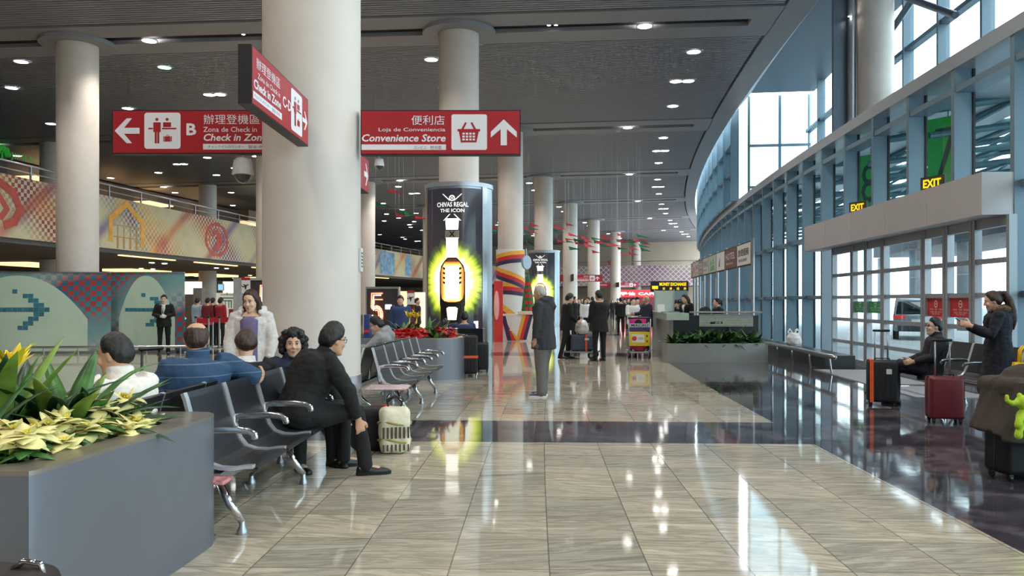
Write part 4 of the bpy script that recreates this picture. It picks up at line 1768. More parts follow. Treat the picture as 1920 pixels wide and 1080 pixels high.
plane_sign(460.5, 533, 19.46, 'white and red departures plate with aircraft mark above the standing woman')
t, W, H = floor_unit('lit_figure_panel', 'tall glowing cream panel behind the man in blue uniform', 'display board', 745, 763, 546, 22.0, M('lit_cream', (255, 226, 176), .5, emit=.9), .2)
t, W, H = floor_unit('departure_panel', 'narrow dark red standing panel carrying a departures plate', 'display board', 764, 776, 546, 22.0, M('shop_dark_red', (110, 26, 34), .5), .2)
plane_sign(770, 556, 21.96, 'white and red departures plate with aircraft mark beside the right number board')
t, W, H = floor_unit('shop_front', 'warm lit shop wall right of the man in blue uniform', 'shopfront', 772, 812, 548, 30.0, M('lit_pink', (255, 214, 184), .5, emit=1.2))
t, W, H = floor_unit('blue_stand', 'small blue printed stand left of the man in the grey hoodie', 'display stand', 682, 692, 590, 15.5, M('stand_blue', (44, 60, 120), .5), .3)
mb = MB(); mb.box(0, W, -.01, 0, H - .35, H - .3); mb.build('red_band', STR, t)
t, W, H = floor_unit('service_desk', 'low grey desk beside the number board', 'desk', 690, 712, 614, 17.5, M('grey_panel', (168, 164, 166)), .5)

# ================================================================ FAR END
def lattice():
    m = bpy.data.materials.new('lattice_band')
    m.use_nodes = True
    nt = m.node_tree
    b = nt.nodes['Principled BSDF']
    tc = node(nt, 'ShaderNodeTexCoord')
    sp = node(nt, 'ShaderNodeSeparateXYZ')
    nt.links.new(tc.outputs['Object'], sp.inputs[0])
    a1 = mth(nt, 'PINGPONG', mth(nt, 'ADD', sp.outputs[0], sp.outputs[2]), .3)
    a2 = mth(nt, 'PINGPONG', mth(nt, 'SUBTRACT', sp.outputs[0], sp.outputs[2]), .3)
    k = mth(nt, 'LESS_THAN', mth(nt, 'MINIMUM', a1, a2), .05)
    nz = node(nt, 'ShaderNodeTexNoise'); nz.inputs['Scale'].default_value = .25
    nt.links.new(tc.outputs['Object'], nz.inputs['Vector'])
    bg = ramp(nt, nz.outputs['Fac'], [(.35, (160, 148, 140)), (.5, (144, 122, 136)), (.65, (122, 96, 120))])
    nt.links.new(mixc(nt, k, bg, lin((206, 198, 192))), b.inputs['Base Color'])
    return m


t = thing('far_gallery', 'far gallery front with purple and white lattice crossing the hall end', 'gallery')
mb = MB()
for i in range(12):
    a, b_2 = -16 + 2.2 * i, -16 + 2.2 * (i + 1)
    mb.hexa([P(100, a, 3.4), P(100, b_2, 3.4), P(100.3, b_2, 3.4), P(100.3, a, 3.4), P(100, a, 5.9), P(100, b_2, 5.9), P(100.3, b_2, 5.9), P(100.3, a, 5.9)])
mb.build('lattice_front', lattice(), t)
mb = MB()
mb.hexa([P(100.3, -16, 3.4), P(100.3, 10, 3.4), P(108, 10, 3.4), P(108, -16, 3.4), P(100.3, -16, 3.7), P(100.3, 10, 3.7), P(108, 10, 3.7), P(108, -16, 3.7)])
mb.build('floor_slab', M('deck_soffit', (86, 84, 82)), t)
mb = MB(); mb.tube([P(100.1, -16, 6.4), P(100.1, 10, 6.4)], .05, 8); mb.build('handrail', MT['steel'], t)
t = thing('red_shop', 'far shop with red lit sign under the lattice gallery', 'shopfront')
p = depth_px(1150, 565, 96)
mb = MB(); mb.box(p.x, p.x + 6.0, 96, 96.3, 0, 2.6); mb.build('front', M('shop_dark_red', (110, 26, 34), .5), t)
mb = MB(); mb.box(p.x, p.x + 6.0, 95.9, 96, 2.0, 2.9); mb.build('fascia', M('shop_red_lit', (215, 40, 52), .5, emit=.9), t)
mb = MB(); mb.mesh(text_fit('PASTELARIA KOI KEI'[:0] or '手信 CAFE', 4.4, .42, .02), Matrix.Translation((p.x + .8, 95.88, 2.22)) @ STAND); mb.build('lettering', AD_W, t, fix=False)
t, W, H = px_panel('wall_poster', 'small dark red poster on the far upper wall', 'poster', 1139, 487, 1152, 498, 104, SIGNRED)
t, W, H = px_panel('wall_poster', 'narrow framed picture on the far upper wall', 'poster', 1182, 498, 1190, 512, 104, M('grey_panel', (168, 164, 166)))
# yellow lit exchange sign and its booth
p = depth_px(1221, 547, 46)
t = thing('exchange_sign', 'black sign with yellow lit exchange lettering above the counters', 'sign', p)
W, H = 70 / F * 46, 20 / F * 46
YEL = M('yellow_lit', (255, 210, 30), .5, var=0, emit=1.0)
mb = MB(); mb.box(0, W, 0, .3, 0, H); mb.build('box', M('sign_black', (34, 30, 24), .4), t)
mb = MB()
mb.mesh(text_fit('MONEY EXCHANGE', W * .72, H * .32, .03), Matrix.Translation((W * .22, -.01, H * .55)) @ STAND)
for i, ch in enumerate('兌換找換'[:4]):
    mb.mesh(text_fit(ch, H * .26, H * .26, .02), Matrix.Translation((W * (.3 + .19 * i), -.01, H * .16)) @ STAND)
mb.build('lettering', YEL, t, fix=False)
mb = MB(); mb.box(.05, W * .18, -.02, 0, H * .25, H * .55); mb.build('logo', YEL, t)
mb = MB(); mb.box(W * .22, W * .26, .1, .2, -p.z, 0); mb.box(W * .9, W * .94, .1, .2, -p.z, 0); mb.build('post', MT['alum'], t)
# ================================================================ FURNITURE AND LUGGAGE
SEATBK = M('seat_black_vinyl', (34, 34, 38), .32, var=.08, scale=20, bump=.05)
CHR = MT['chrome']
RAILM = M('seat_rail_metal', (222, 224, 228), .3, .75, var=.02)


def rbox(mb, x0, x1, y0, y1, z0, z1, r, seg=3, mat=None):
    """box with rounded edges added to an MB"""
    bm = bmesh.new()
    b = MB(); b.bm.free(); b.bm = bm
    b.box(x0, x1, y0, y1, z0, z1)
    bmesh.ops.recalc_face_normals(bm, faces=bm.faces)
    bmesh.ops.bevel(bm, geom=list(bm.edges), offset=r, segments=seg, affect='EDGES', profile=.5)
    me = bpy.data.meshes.new('tmp')
    bm.to_mesh(me)
    bm.free()
    mb.mesh(me, mat, mb.mi)
    bpy.data.meshes.remove(me)
    return mb


PROF = [(0.0, .91), (.015, .87), (.05, .74), (.09, .60), (.125, .51), (.17, .455), (.24, .432), (.33, .428), (.41, .44), (.455, .442), (.475, .425)]


def sheet_profile(y0, y1, pr, th, off=0.0):
    mb = MB()
    out = []
    n = len(pr)
    nr = []
    for i in range(n):
        a, b = pr[max(0, i - 1)], pr[min(n - 1, i + 1)]
        dx, dz = b[0] - a[0], b[1] - a[1]
        L = math.hypot(dx, dz)
        nr.append((dz / L, -dx / L))
    ring = lambda y: [Vector((pr[i][0] - nr[i][0] * off, y, pr[i][1] - nr[i][1] * off)) for i in range(n)] + [Vector((pr[i][0] + nr[i][0] * th, y, pr[i][1] + nr[i][1] * th)) for i in range(n - 1, -1, -1)]
    mb.loft([ring(y0), ring(y1)])
    return mb


def bench(label, n, pitch, loc, rz, skip_arm=(), legs=(0.12, .88), group=None, gap=.046):
    t = thing('airport_bench', label, 'bench', loc, rz, group)
    L = n * pitch
    for i in range(n):
        y0, y1 = i * pitch + gap / 2, (i + 1) * pitch - gap / 2
        sheet_profile(y0, y1, PROF[:5], .022).build('backrest', SEATBK, t)
        sheet_profile(y0, y1, PROF[4:], .022).build('seat', SEATBK, t)
    for i in range(n + 1):
        y = i * pitch
        sheet_profile(y - gap / 2 - .004, y + gap / 2 + .004, PROF[:-1], .012, .010).build('side_rail', RAILM, t, 'auto')
        if i not in skip_arm:
            mb = MB()
            pts = [(.10, .455), (.085, .54), (.08, .62), (.10, .665), (.16, .675), (.34, .675), (.42, .668), (.455, .645), (.46, .62)]
            mb.tube([Vector((x, y, z)) for x, z in pts], [(.024, .011)] * len(pts), 10, round_=True)
            mb.build('armrest', CHR, t, True)
    mb = MB()
    mb.box(.17, .25, -.03, L + .03, .34, .40)
    mb.build('beam', MT['alum'], t)
    for f in legs:
        y = f * L
        mb = MB()
        mb.tube([(.21, y, .35), (.28, y, .20), (.37, y, .075)], [(.028, .018)] * 3, 10)
        mb.tube([(.21, y, .35), (.10, y, .20), (-.06, y, .075)], [(.028, .018)] * 3, 10)
        g = mb.build('leg', CHR, t, True)
        for x in (.37, -.06):
            mb = MB()
            mb.lathe([(.034, 0), (.036, .02), (.022, .045), (.016, .09)], 14, (x, y, 0))
            mb.build('foot', MT['alum'], g, 'auto')
    return t


bench('black seat row with chrome armrests in the left foreground, facing the aisle', 4, .66, (-2.11, 5.12, 0), -.02, legs=(.01, .54, .95))
b2 = bench('black seat row behind the foreground one, back to back and facing the check-in hall', 5, .66, (-2.2, 7.78, 0), pi - .02, legs=(.12, .88))
bench('empty black seat row beyond the nearest column, facing the aisle', 5, .61, (-1.78, 10.15, 0), -.06, legs=(.12, .5, .93))
bench('grey-black seat row behind the empty one, under the man in the grey hoodie', 5, .61, (-1.70, 13.2, 0), pi - .06)
bench('short black seat row behind the red-flowered planter', 3, .6, (-.62, 17.5, 0), pi / 2)
bench('black seat row by the glass doors, under the seated man with glasses', 4, .62, (6.55, 11.85, 0), pi - .05, legs=(.1, .9))

# side tables at the ends of two rows
def side_table(label, loc, w, dpt, h, top, book):
    t = thing('side_table', label, 'table', loc)
    mb = MB(); rbox(mb, 0, w, 0, dpt, h - .025, h, .01, 2); mb.build('table_top', top, t)
    mb = MB()
    for x in (w * .42, w * .58):
        mb.box(x - .015, x + .015, dpt * .45, dpt * .55, .03, h - .025)
    mb.build('post', MT['alum'], t)
    mb = MB(); mb.box(w * .2, w * .8, dpt * .42, dpt * .58, 0, .03); mb.build('foot_plate', MT['alum'], t)
    return t


PINK = M('pink_print', (222, 190, 190), .35, var=.35, scale=30)
REDP = M('red_print', (212, 140, 140), .35, var=.6, scale=40)
side_table('low printed side table at the near end of the foreground seat row', (-2.2, 4.93, 0), .42, .17, .385, REDP, 0)
side_table('pale printed side table at the near end of the empty seat row', (-1.78, 9.6, 0), .5, .45, .45, PINK, 0)

# ---------------------------------------------------------------- planters
PLANT_STEEL = M('planter_grey_metal', (124, 128, 138), .38, .55, var=.04, scale=2)
PLANT_RIM = M('planter_rim_metal', (150, 142, 132), .3, .6, var=.12, scale=5)
SOIL = M('soil', (52, 40, 30), .9, var=.3, scale=30, bump=.5)
PLANT_DK = M('planter_dark_end', (66, 62, 68), .45, .4)


def planter(label, poly, h, rim, loc=(0, 0, 0), inner_=None, mat=None):
    t = thing('planter', label, 'planter', loc)
    n = len(poly)
    cx, cy = sum(p[0] for p in poly) / n, sum(p[1] for p in poly) / n
    inner = []
    for x, y in poly:
        v = Vector((cx - x, cy - y))
        inner.append((x + v.x / v.length * rim, y + v.y / v.length * rim))
    inner = inner_ or inner
    mb = MB()
    mb.loft([[Vector((x, y, 0.0)) for x, y in poly], [Vector((x, y, h - .02)) for x, y in poly]], caps=False)
    mb.build('shell', mat or PLANT_STEEL, t, 'auto')
    mb = MB()
    rings = [[Vector((x, y, h - .02)) for x, y in poly], [Vector((x, y, h)) for x, y in poly], [Vector((x, y, h)) for x, y in inner], [Vector((x, y, h - .12)) for x, y in inner]]
    mb.loft(rings, caps=False)
    mb.build('rim', PLANT_RIM if mat is None else mat, t, 'auto')
    mb = MB()
    v = mb.verts([(x, y, h - .07) for x, y in inner])
    mb.face(v)
    mb.build('soil', SOIL, t)
    return t


def leaf(mb, base, az, el, L, W, droop=.5, fold=.18, n=7, tip=1.0, twist=0.0):
    """a blade: V-folded, bending over by droop; base Vector"""
    p = Vector(base)
    rows = []
    e = el
    for i in range(n + 1):
        f = i / n
        w = W * (math.sin(pi * min(1, (f * .92 + .08)) ** (.75)) ** .8) * (1 if f < .999 else 0.02)
        d = Vector((cos(az) * cos(e), sin(az) * cos(e), sin(e)))
        sx_ = Vector((-sin(az + twist * f), cos(az + twist * f), 0))
        nn = sx_.cross(d) * -1
        rows.append([p - sx_ * w / 2 + nn * fold * w * -1, p.copy(), p + sx_ * w / 2 + nn * fold * w * -1])
        p = p + d * (L / n)
        e -= droop / n
    vs = [mb.verts(r) for r in rows]
    for a, b in zip(vs, vs[1:]):
        mb.face([a[0], a[1], b[1], b[0]])
        mb.face([a[1], a[2], b[2], b[1]])


def thick(o, t=.0012):
    m = o.modifiers.new('thickness', 'SOLIDIFY')
    m.thickness = t
    return o


LEAFG = M('leaf_green', (58, 104, 44), .38, var=.45, scale=9)
LEAFD = M('leaf_dark_green', (30, 66, 34), .38, var=.35, scale=9)
LEAFY = M('leaf_yellow_green', (120, 150, 60), .4, var=.3, scale=9)
CREAM = M('bract_cream', (232, 222, 150), .5, var=.12, scale=14)
REDB = M('bract_red', (206, 30, 44), .5, var=.25, scale=14)
YELB = M('bract_yellow', (236, 210, 50), .45, var=.15, scale=10)
rl = random.Random(11)


def strappy(label, loc, n, L, W, spread=(.5, 1.35), group=None, mats=None, cat='plant', seed=1, name='leafy_plant', center=None):
    r = random.Random(seed)
    t = thing(name, label, cat, loc, 0, group)
    mats = mats or [LEAFG, LEAFD]
    mb = MB()
    for i in range(n):
        mb.mi = i % len(mats)
        az = 2 * pi * i * .382 + r.uniform(-.3, .3)
        el = r.uniform(*spread)
        leaf(mb, (.02 * cos(az), .02 * sin(az), .0 + .015 * i / n), az, el, L * r.uniform(.7, 1.1), W * r.uniform(.8, 1.15), r.uniform(.4, 1.3), .16)
    thick(mb.build('foliage', mats, t, True, fix=False))
    if center:
        mb = MB()
        for i in range(center[1]):
            az = 2 * pi * i * .382
            leaf(mb, (0, 0, center[2]), az, r.uniform(.5, 1.4), center[3] * r.uniform(.7, 1.1), center[4], r.uniform(.2, .9), .15, 5)
        mb.tube([(0, 0, 0), (0, 0, center[2] + .05)], .012, 6)
        thick(mb.build('flower', center[0], t, True, fix=False))
    return t


def poinsettia(label, loc, heads, R, mat, seed, group=None):
    r = random.Random(seed)
    t = thing('poinsettia', label, 'plant', loc, 0, group)
    g = MB()
    hs = []
    for k in range(heads):
        a = 2 * pi * k * .382 + r.uniform(-.5, .5)
        q = R * 1.25 * math.sqrt(k / max(1, heads)) * 1.1
        hs.append(Vector((q * cos(a), q * sin(a), r.uniform(.06, .19) - q * .3)))
    for h in hs:
        g.tube([(h.x * .4, h.y * .4, -.1), h], .006, 6)
        for i in range(5):
            leaf(g, h + Vector((0, 0, -.05)), 2 * pi * i / 5 + r.uniform(-.4, .4), r.uniform(-.3, .2), R * r.uniform(.9, 1.2), R * .55, r.uniform(.3, .8), .1, 5)
    thick(g.build('foliage', LEAFG, t, True, fix=False))
    for h in hs:
        b = MB()
        a0 = r.uniform(0, 3)
        for ring, (m, el, sc) in enumerate(((5, .05, 1.0), (5, .45, .8), (3, .9, .55))):
            for i in range(m):
                leaf(b, h + Vector((0, 0, .012 * ring)), a0 + 2 * pi * (i + .5 * ring) / m + r.uniform(-.2, .2), el + r.uniform(-.45, .4), R * sc * r.uniform(.85, 1.15), R * sc * .85, r.uniform(.2, 1.5), r.uniform(-.05, .3), 6)
        o = thick(b.build('flower_head', mat, t, True, fix=False))
        b = MB()
        for i in range(6):
            a = 2 * pi * i / 6
            b.ball(h + Vector((.014 * cos(a), .014 * sin(a), .035)), .008, 6, 5)
        b.build('flower_centre', YELB, o, True)
    return t


pn = [(-4.3, 3.28), (-1.99, 3.28), (-1.975, 3.31), (-1.95, 3.6), (-1.915, 3.9), (-1.885, 4.2), (-1.86, 4.5), (-1.845, 4.75), (-1.84, 4.88), (-1.86, 4.97), (-1.91, 5.03), (-2.0, 5.06), (-2.4, 5.06), (-2.8, 5.0), (-4.3, 4.95)]
planter('big curved grey metal planter in the left foreground with cream flowers', pn, .80, .13, (0, 0, 0), [(-4.2, 3.42), (-2.2, 3.42), (-2.14, 3.45), (-2.09, 3.7), (-2.06, 3.95), (-2.03, 4.2), (-2.01, 4.4), (-2.0, 4.5), (-2.01, 4.58), (-2.04, 4.62), (-2.1, 4.66), (-2.2, 4.68), (-2.5, 4.68), (-2.8, 4.68), (-4.2, 4.68)])
for i, (x, y, hd_, R, lb) in enumerate(((-2.28, 3.63, 6, .13, 'cream poinsettia at the left picture edge of the near planter'),
                                       (-2.22, 3.95, 6, .13, 'cream poinsettia by the front rim of the near planter, right of the edge one'),
                                       (-2.2, 4.24, 6, .125, 'cream poinsettia in the middle of the near planter rim'),
                                       (-2.16, 4.47, 6, .125, 'cream poinsettia at the far right corner of the near planter'),
                                       (-2.42, 4.5, 5, .12, 'cream poinsettia half hidden under the long leaves of the near planter'))):
    poinsettia(lb, (x, y, .75), hd_, R, CREAM, 20 + i)
for i, (x, y, n, L, sp, lb) in enumerate(((-2.62, 4.05, 18, .68, (.7, 1.45), 'tall strappy green plant at the left edge of the near planter'),
                                         (-2.42, 4.3, 18, .62, (.35, 1.2), 'broad-leaved green plant leaning right over the cream flowers'),
                                         (-2.75, 4.45, 14, .6, (.6, 1.4), 'dark green strappy plant at the back of the near planter'),
                                         (-2.55, 3.7, 14, .5, (.5, 1.3), 'low dark green plant in front at the left picture edge'),
                                         (-2.34, 4.45, 14, .46, (.3, 1.1), 'low green plant between the cream flowers at the right end'),
                                         (-2.45, 4.05, 14, .45, (.4, 1.2), 'dark green plant right behind the front cream flowers'),
                                         (-2.40, 4.36, 14, .62, (.55, 1.25), 'green plant with long raised leaves right of the planter middle'))):
    strappy(lb, (x, y, .74), n, L, .115, sp, seed=40 + i, mats=[LEAFG, LEAFD, LEAFY] if i < 2 else [LEAFD, LEAFG])
strappy('yellow bromeliad flower rising above the near planter at the left picture edge', (-2.62, 4.18, .74), 8, .4, .06, seed=51, name='bromeliad', center=(YELB, 18, .40, .17, .05))

# planter beyond the empty seat row
p2 = [(-3.4, 15.1), (-1.45, 15.1), (-1.2, 15.15), (-1.05, 15.3), (-.97, 15.55), (-.93, 15.9), (-.92, 16.6), (-1.0, 17.0), (-1.2, 17.15), (-3.4, 17.15)]
planter('grey metal planter with red flowers beyond the empty seat row', p2, .80, .13)
for i, (px, Y, lb) in enumerate(((757, 15.45, 'red poinsettia at the left end of the red-flowered planter'), (789, 15.4, 'red poinsettia in the middle of the red-flowered planter'),
                                 (832, 15.6, 'red poinsettia at the right corner of the red-flowered planter'), (775, 15.6, 'red poinsettia between the left and middle ones in the red-flowered planter'))):
    poinsettia(lb, ((px - 960) / F * Y, Y, .78), 9, .14, REDB, 60 + i)
for i, (px, Y, L, lb) in enumerate(((756, 15.9, .5, 'green strappy plant at the left end of the red-flowered planter'), (780, 16.0, .55, 'green strappy plant behind the middle red flowers'),
                                    (805, 15.7, .5, 'broad green plant right of the middle red flowers'), (826, 15.9, .45, 'light green plant near the right corner of the red-flowered planter'), (815, 15.35, .3, 'small low green plant between the red flowers'))):
    strappy(lb, ((px - 960) / F * Y, Y, .75), 14, L, .1, seed=70 + i, mats=[LEAFG, LEAFD, LEAFY])
for px, lb in ((768, 'yellow bromeliad flower over the red poinsettias, left one'), (781, 'yellow bromeliad flower over the red poinsettias, right one')):
    strappy(lb, ((px - 960) / F * 15.8, 15.8, .75), 6, .35, .06, seed=80 + px, name='bromeliad', center=(YELB, 16, .42, .19, .055))

# planter in front of the counters on the right
p3_ = [(3.95, 19.42), (6.15, 19.5), (6.3, 19.6), (6.3, 20.25), (3.8, 20.2), (3.75, 19.6), (3.8, 19.48)]
t = planter('low pale grey planter with leafy green plants in front of the service counter', p3_, .47, .07, (0, 0, 0), mat=M('planter_pale', (150, 152, 148), .45, .3, var=.04))
mb = MB(); mb.prism([(x * .97 + .15, y + (.06 if y < 19.7 else 0)) for x, y in p3_], 0, .1); mb.build('plinth', M('plinth_dark', (60, 60, 62), .5), t)
for i in range(16):
    px = 1264 + 10.2 * i
    Y = 19.85 + (.15 if i % 2 else -.1)
    strappy('leafy green plant in the low pale planter before the service counter', ((px - 960) / F * Y, Y, .42), 16, .40 + .1 * ((i * 5) % 3), .11, (.25, 1.2), 'leafy plants in the pale planter', [LEAFD, LEAFG], seed=100 + i)

# ---------------------------------------------------------------- service counter, signs on posts
CDK = M('counter_black', (26, 27, 30), .3)
CGR = M('counter_top_green', (176, 190, 176), .2, var=.05)
t = thing('service_counter', 'black and silver service counter behind the pale planter', 'counter')
mb = MB(); mb.prism([(4.02, 20.4), (4.12, 20.35), (4.6, 25), (4.4, 25)], .0, 1.02); mb.build('side_panel', MT['steel'], t)
mb = MB(); mb.prism([(4.12, 20.36), (6.3, 20.36), (6.3, 20.5), (4.14, 20.5)], 0, 1.14); mb.build('front_panel', CDK, t)
mb = MB(); mb.prism([(3.93, 20.25), (4.5, 20.25), (4.72, 25.1), (4.3, 25.1)], 1.02, 1.2); mb.build('counter_top', CGR, t)
mb = MB(); mb.box(4.62, 6.35, 20.2, 20.75, 1.2, 1.24); mb.build('front_shelf', M('shelf_grey', (150, 150, 150), .4), t)
mb = MB(); mb.box(4.78, 6.15, 20.31, 20.355, .86, 1.17); mb.build('slatted_panel', M('slat_pale', (208, 212, 196), .5), t)
mb = MB()
for i in range(7):
    mb.box(4.78, 6.15, 20.296, 20.312, .88 + .042 * i, .886 + .042 * i)
mb.build('slat_groove', MT['gasket'], t)
mb = MB(); mb.box(5.14, 5.36, 20.285, 20.3, .93, .985); mb.ball((5.1, 20.29, .95), (.05, .01, .035), 10, 6); mb.build('logo', MT['black'], t)
mb = MB(); mb.mesh(text_fit('SERVICE'[:0] or '旅遊', .16, .05, .01), Matrix.Translation((5.17, 20.283, .932)) @ STAND); mb.build('lettering', MT['white'], t, fix=False)
t = thing('service_screen', 'pale upright glass screen at the aisle end of the counter', 'screen')
a, b = depth_px(1228, 582, 23.5), depth_px(1262, 545, 23.5)
mb = MB(); mb.box(a.x, b.x, 23.45, 23.5, 1.21, b.z); mb.build('pane', M('screen_pale', (190, 202, 194), .2, var=.04), t)
mb = MB(); mb.box(a.x - .03, a.x, 23.44, 23.51, 1.21, b.z + .03); mb.box(b.x, b.x + .03, 23.44, 23.51, 1.21, b.z + .03); mb.build('frame', MT['alum'], t)
t = thing('desk_partition', 'blue-grey partition panel behind the women at the counter', 'partition')
a, b = depth_px(1263, 582, 26), depth_px(1290, 545, 26)
mb = MB(); mb.box(a.x, b.x, 26, 26.05, 0, b.z); mb.build('panel', M('partition_blue', (120, 146, 152), .4), t)
mb = MB()
p = depth_px(1240, 582, 22.6)
mb.box(-.1, .1, 0, .02, 0, .22, Matrix.Rotation(R_(-12), 4, 'X'))
t = tag(mb.build('notice_stand', MT['white'], None, False, (p.x, p.y, 1.2)), 'small white notice stand on the counter before the pale screen', 'notice')
p = depth_px(1257, 585, 21.2)
mb = MB(); mb.box(-.22, .22, -.14, .14, 0, .03)
tag(mb.build('brochure_pile', M('paper_blue_grey', (120, 128, 150), .6, var=.3, scale=20), None, False, (p.x, p.y, 1.2)), 'low pile of brochures lying on the counter', 'brochures')
# stool back by the seated woman
p = depth_px(1322, 586, 21.6)
t = thing('office_chair', 'black round-backed office chair left of the ponytailed clerk', 'chair', (p.x, p.y, 0))
mb = MB(); mb.ball((0, 0, 1.2), (.17, .05, .17), 20, 12); mb.build('backrest', MT['black'], t, True)
mb = MB(); mb.ball((0, .25, .82), (.23, .23, .05), 20, 8); mb.build('seat', MT['black'], t, True)
mb = MB(); mb.cyl(0, .25, .08, .8, .03); mb.tube([(0, .05, 1.1), (0, .2, .85)], .02); mb.build('stem', MT['alum'], t)
mb = MB()
for i in range(5):
    a = 2 * pi * i / 5
    mb.tube([(0, .25, .1), (.28 * cos(a), .25 + .28 * sin(a), .04)], .022)
mb.build('base', MT['black'], t)

SGN = [('white panel with black Chinese lettering', (226, 224, 222), '旅遊服務'), ('brown-red hotel panel with pale lettering', (120, 66, 66), 'HOTEL'), ('white panel with a dark blue bird mark', (232, 232, 234), None), ('pale green and yellow landscape panel', (190, 208, 190), None),
       ('light grey panel with fine lettering', (214, 212, 208), 'TRAVEL'), ('dark framed grey panel', (150, 140, 138), 'TOURS'), ('pale panel', (214, 206, 200), 'INFO'), ('pale panel with red mark', (206, 180, 176), None), ('grey-brown panel', (150, 140, 130), 'TAXI')]
edges = [s_at(px, 8.0) for px in (1411, 1384, 1361, 1345, 1331, 1320, 1312, 1306, 1301, 1297)]
for i, (sa, sb) in enumerate(zip(edges, edges[1:])):
    pa, pb = P(sa, 8.0), P(sb, 8.0)
    v = pb - pa
    ang = math.atan2(v.y, v.x)
    L = v.length
    lb, col, tx = SGN[i]
    t = thing('counter_sign', '%s, %s of the signs over the counters' % (lb, ('nearest', 'second nearest', 'third nearest', 'fourth nearest', 'fifth nearest', 'sixth nearest', 'seventh nearest', 'eighth nearest', 'farthest')[i]), 'sign', (pa.x, pa.y, 0), ang)
    mb = MB(); mb.box(.0, L - .06, -.04, .04, 2.47, 3.1); mb.build('box', M('counter_sign_casing', (40, 36, 36), .5), t)
    mb = MB(); mb.box(.04, L - .1, .041, .046, 2.5, 3.07); mb.build('face_panel', M('sign_face_%d' % i, col, .45, var=.02), t)
    ink = M('ink_dark', (50, 42, 46), .5) if sum(col) > 450 else MT['white']
    mb = MB()
    FLIP = Matrix.Translation((L - .08, .05, 0)) @ Matrix.Rotation(pi, 4, 'Z') @ STAND
    if tx:
        mb.mesh(text_fit(tx, (L - .1) * .8, .2, .01), FLIP @ Matrix.Translation((.15, 2.75, 0)))
        mb.mesh(text_fit('SERVICE COUNTER' if i == 0 else 'MACAU', (L - .1) * .6, .07, .005), FLIP @ Matrix.Translation((.25, 2.6, 0)))
    elif i == 2:
        for q in (((.5, 2.65), (.62, 2.6), (.8, 2.95), (.6, 2.78)), ((.6, 2.62), (1.0, 2.98), (.72, 2.7), (.62, 2.58))):
            mb.face(mb.verts([FLIP @ Vector((x, z, 0)) for x, z in q]))
    elif i == 3:
        for q in (((.2, 2.55), (L - .3, 2.55), (L - .5, 2.75), (.4, 2.7)), ((.3, 2.72), (.7, 2.76), (.6, 2.95), (.4, 2.9)), ((.9, 2.76), (1.2, 2.78), (1.1, 2.98), (.95, 2.95))):
            mb.face(mb.verts([FLIP @ Vector((x, z, 0)) for x, z in q]))
        ink = M('landscape_green', (120, 170, 130), .5)
    else:
        mb.ball((L / 2, .047, 2.8), (.14, .005, .14), 14, 8)
        ink = SIGNRED
    mb.build('lettering', ink, t, fix=False)
    mb = MB(); mb.cyl(-.03, 0, 0, 3.16, .045, n=14); mb.build('post', MT['alum'], t, 'auto')
for i, (px, d) in enumerate(((1318, 8.6), (1330, 8.8), (1343, 8.9))):
    s = s_at(px, 9.0)
    p = P(s, 9.0)
    mb = MB(); mb.box(-.03, .03, -.02, .02, 0, 2.5)
    tag(mb.build('partition_post', MT['white'], None, False, p, hd(s)), 'thin white upright post behind the row of counter signs', 'post', 'thin white posts behind the counters')

# ---------------------------------------------------------------- guard rail by the glass, ledge, plastic bag
t = thing('guard_rail', 'low silver tubular guard rail along the foot of the glass wall', 'guard rail')
sA, sB = s_at(1565, 8.5), s_at(1428, 8.6)
mb = MB(); mb.tube([P(sA + (sB - sA) * i / 8, 8.5, .38) for i in range(9)], .05, 12, round_=True); mb.build('rail', MT['steel'], t, 'auto')
for i in range(5):
    s = sA + .5 + (sB - sA - 1) * i / 4
    mb = MB(); mb.tube([P(s, 8.55, .36), P(s, 8.6, .0)], .022, 8); mb.build('post', MT['steel'], t)
t = thing('guard_rail', 'short end of a low silver guard rail behind the orange-strapped suitcase', 'guard rail')
sA = s_at(1627, 8.7)
mb = MB(); mb.tube([P(sA, 8.7, .38), P(sA - 1.2, 8.7, .38), P(sA - 3.2, 8.7, .38)], .05, 12, round_=True); mb.build('rail', MT['steel'], t, 'auto')
for q in (.15, 3.0):
    mb = MB(); mb.tube([P(sA - q, 8.7, .36), P(sA - q, 8.7, 0)], .025, 8); mb.build('post', MT['steel'], t)
mb = MB(); mb.cbox(s_at(1560, 9.0), s_at(1440, 9.0), 8.85, 9.5, 0, .3, 5)
tag(mb.build('floor_duct', M('duct_black', (30, 31, 34), .4)), 'long black floor duct between the guard rail and the glass wall', 'floor duct')
for a, b, lb in ((s_at(1600, 8.3), s_at(1530, 8.6), 'pale grille mat set in the dark floor by the left door'), (s_at(1762, 8.9), s_at(1690, 9.0), 'pale grille mat set in the dark floor behind the seated man')):
    mb = MB(); mb.cbox(a, b, 8.55, 9.7, .0, .012, 3)
    tag(mb.build('floor_mat', M('mat_pale', (150, 150, 156), .6, var=.25, scale=60)), lb, 'floor mat')


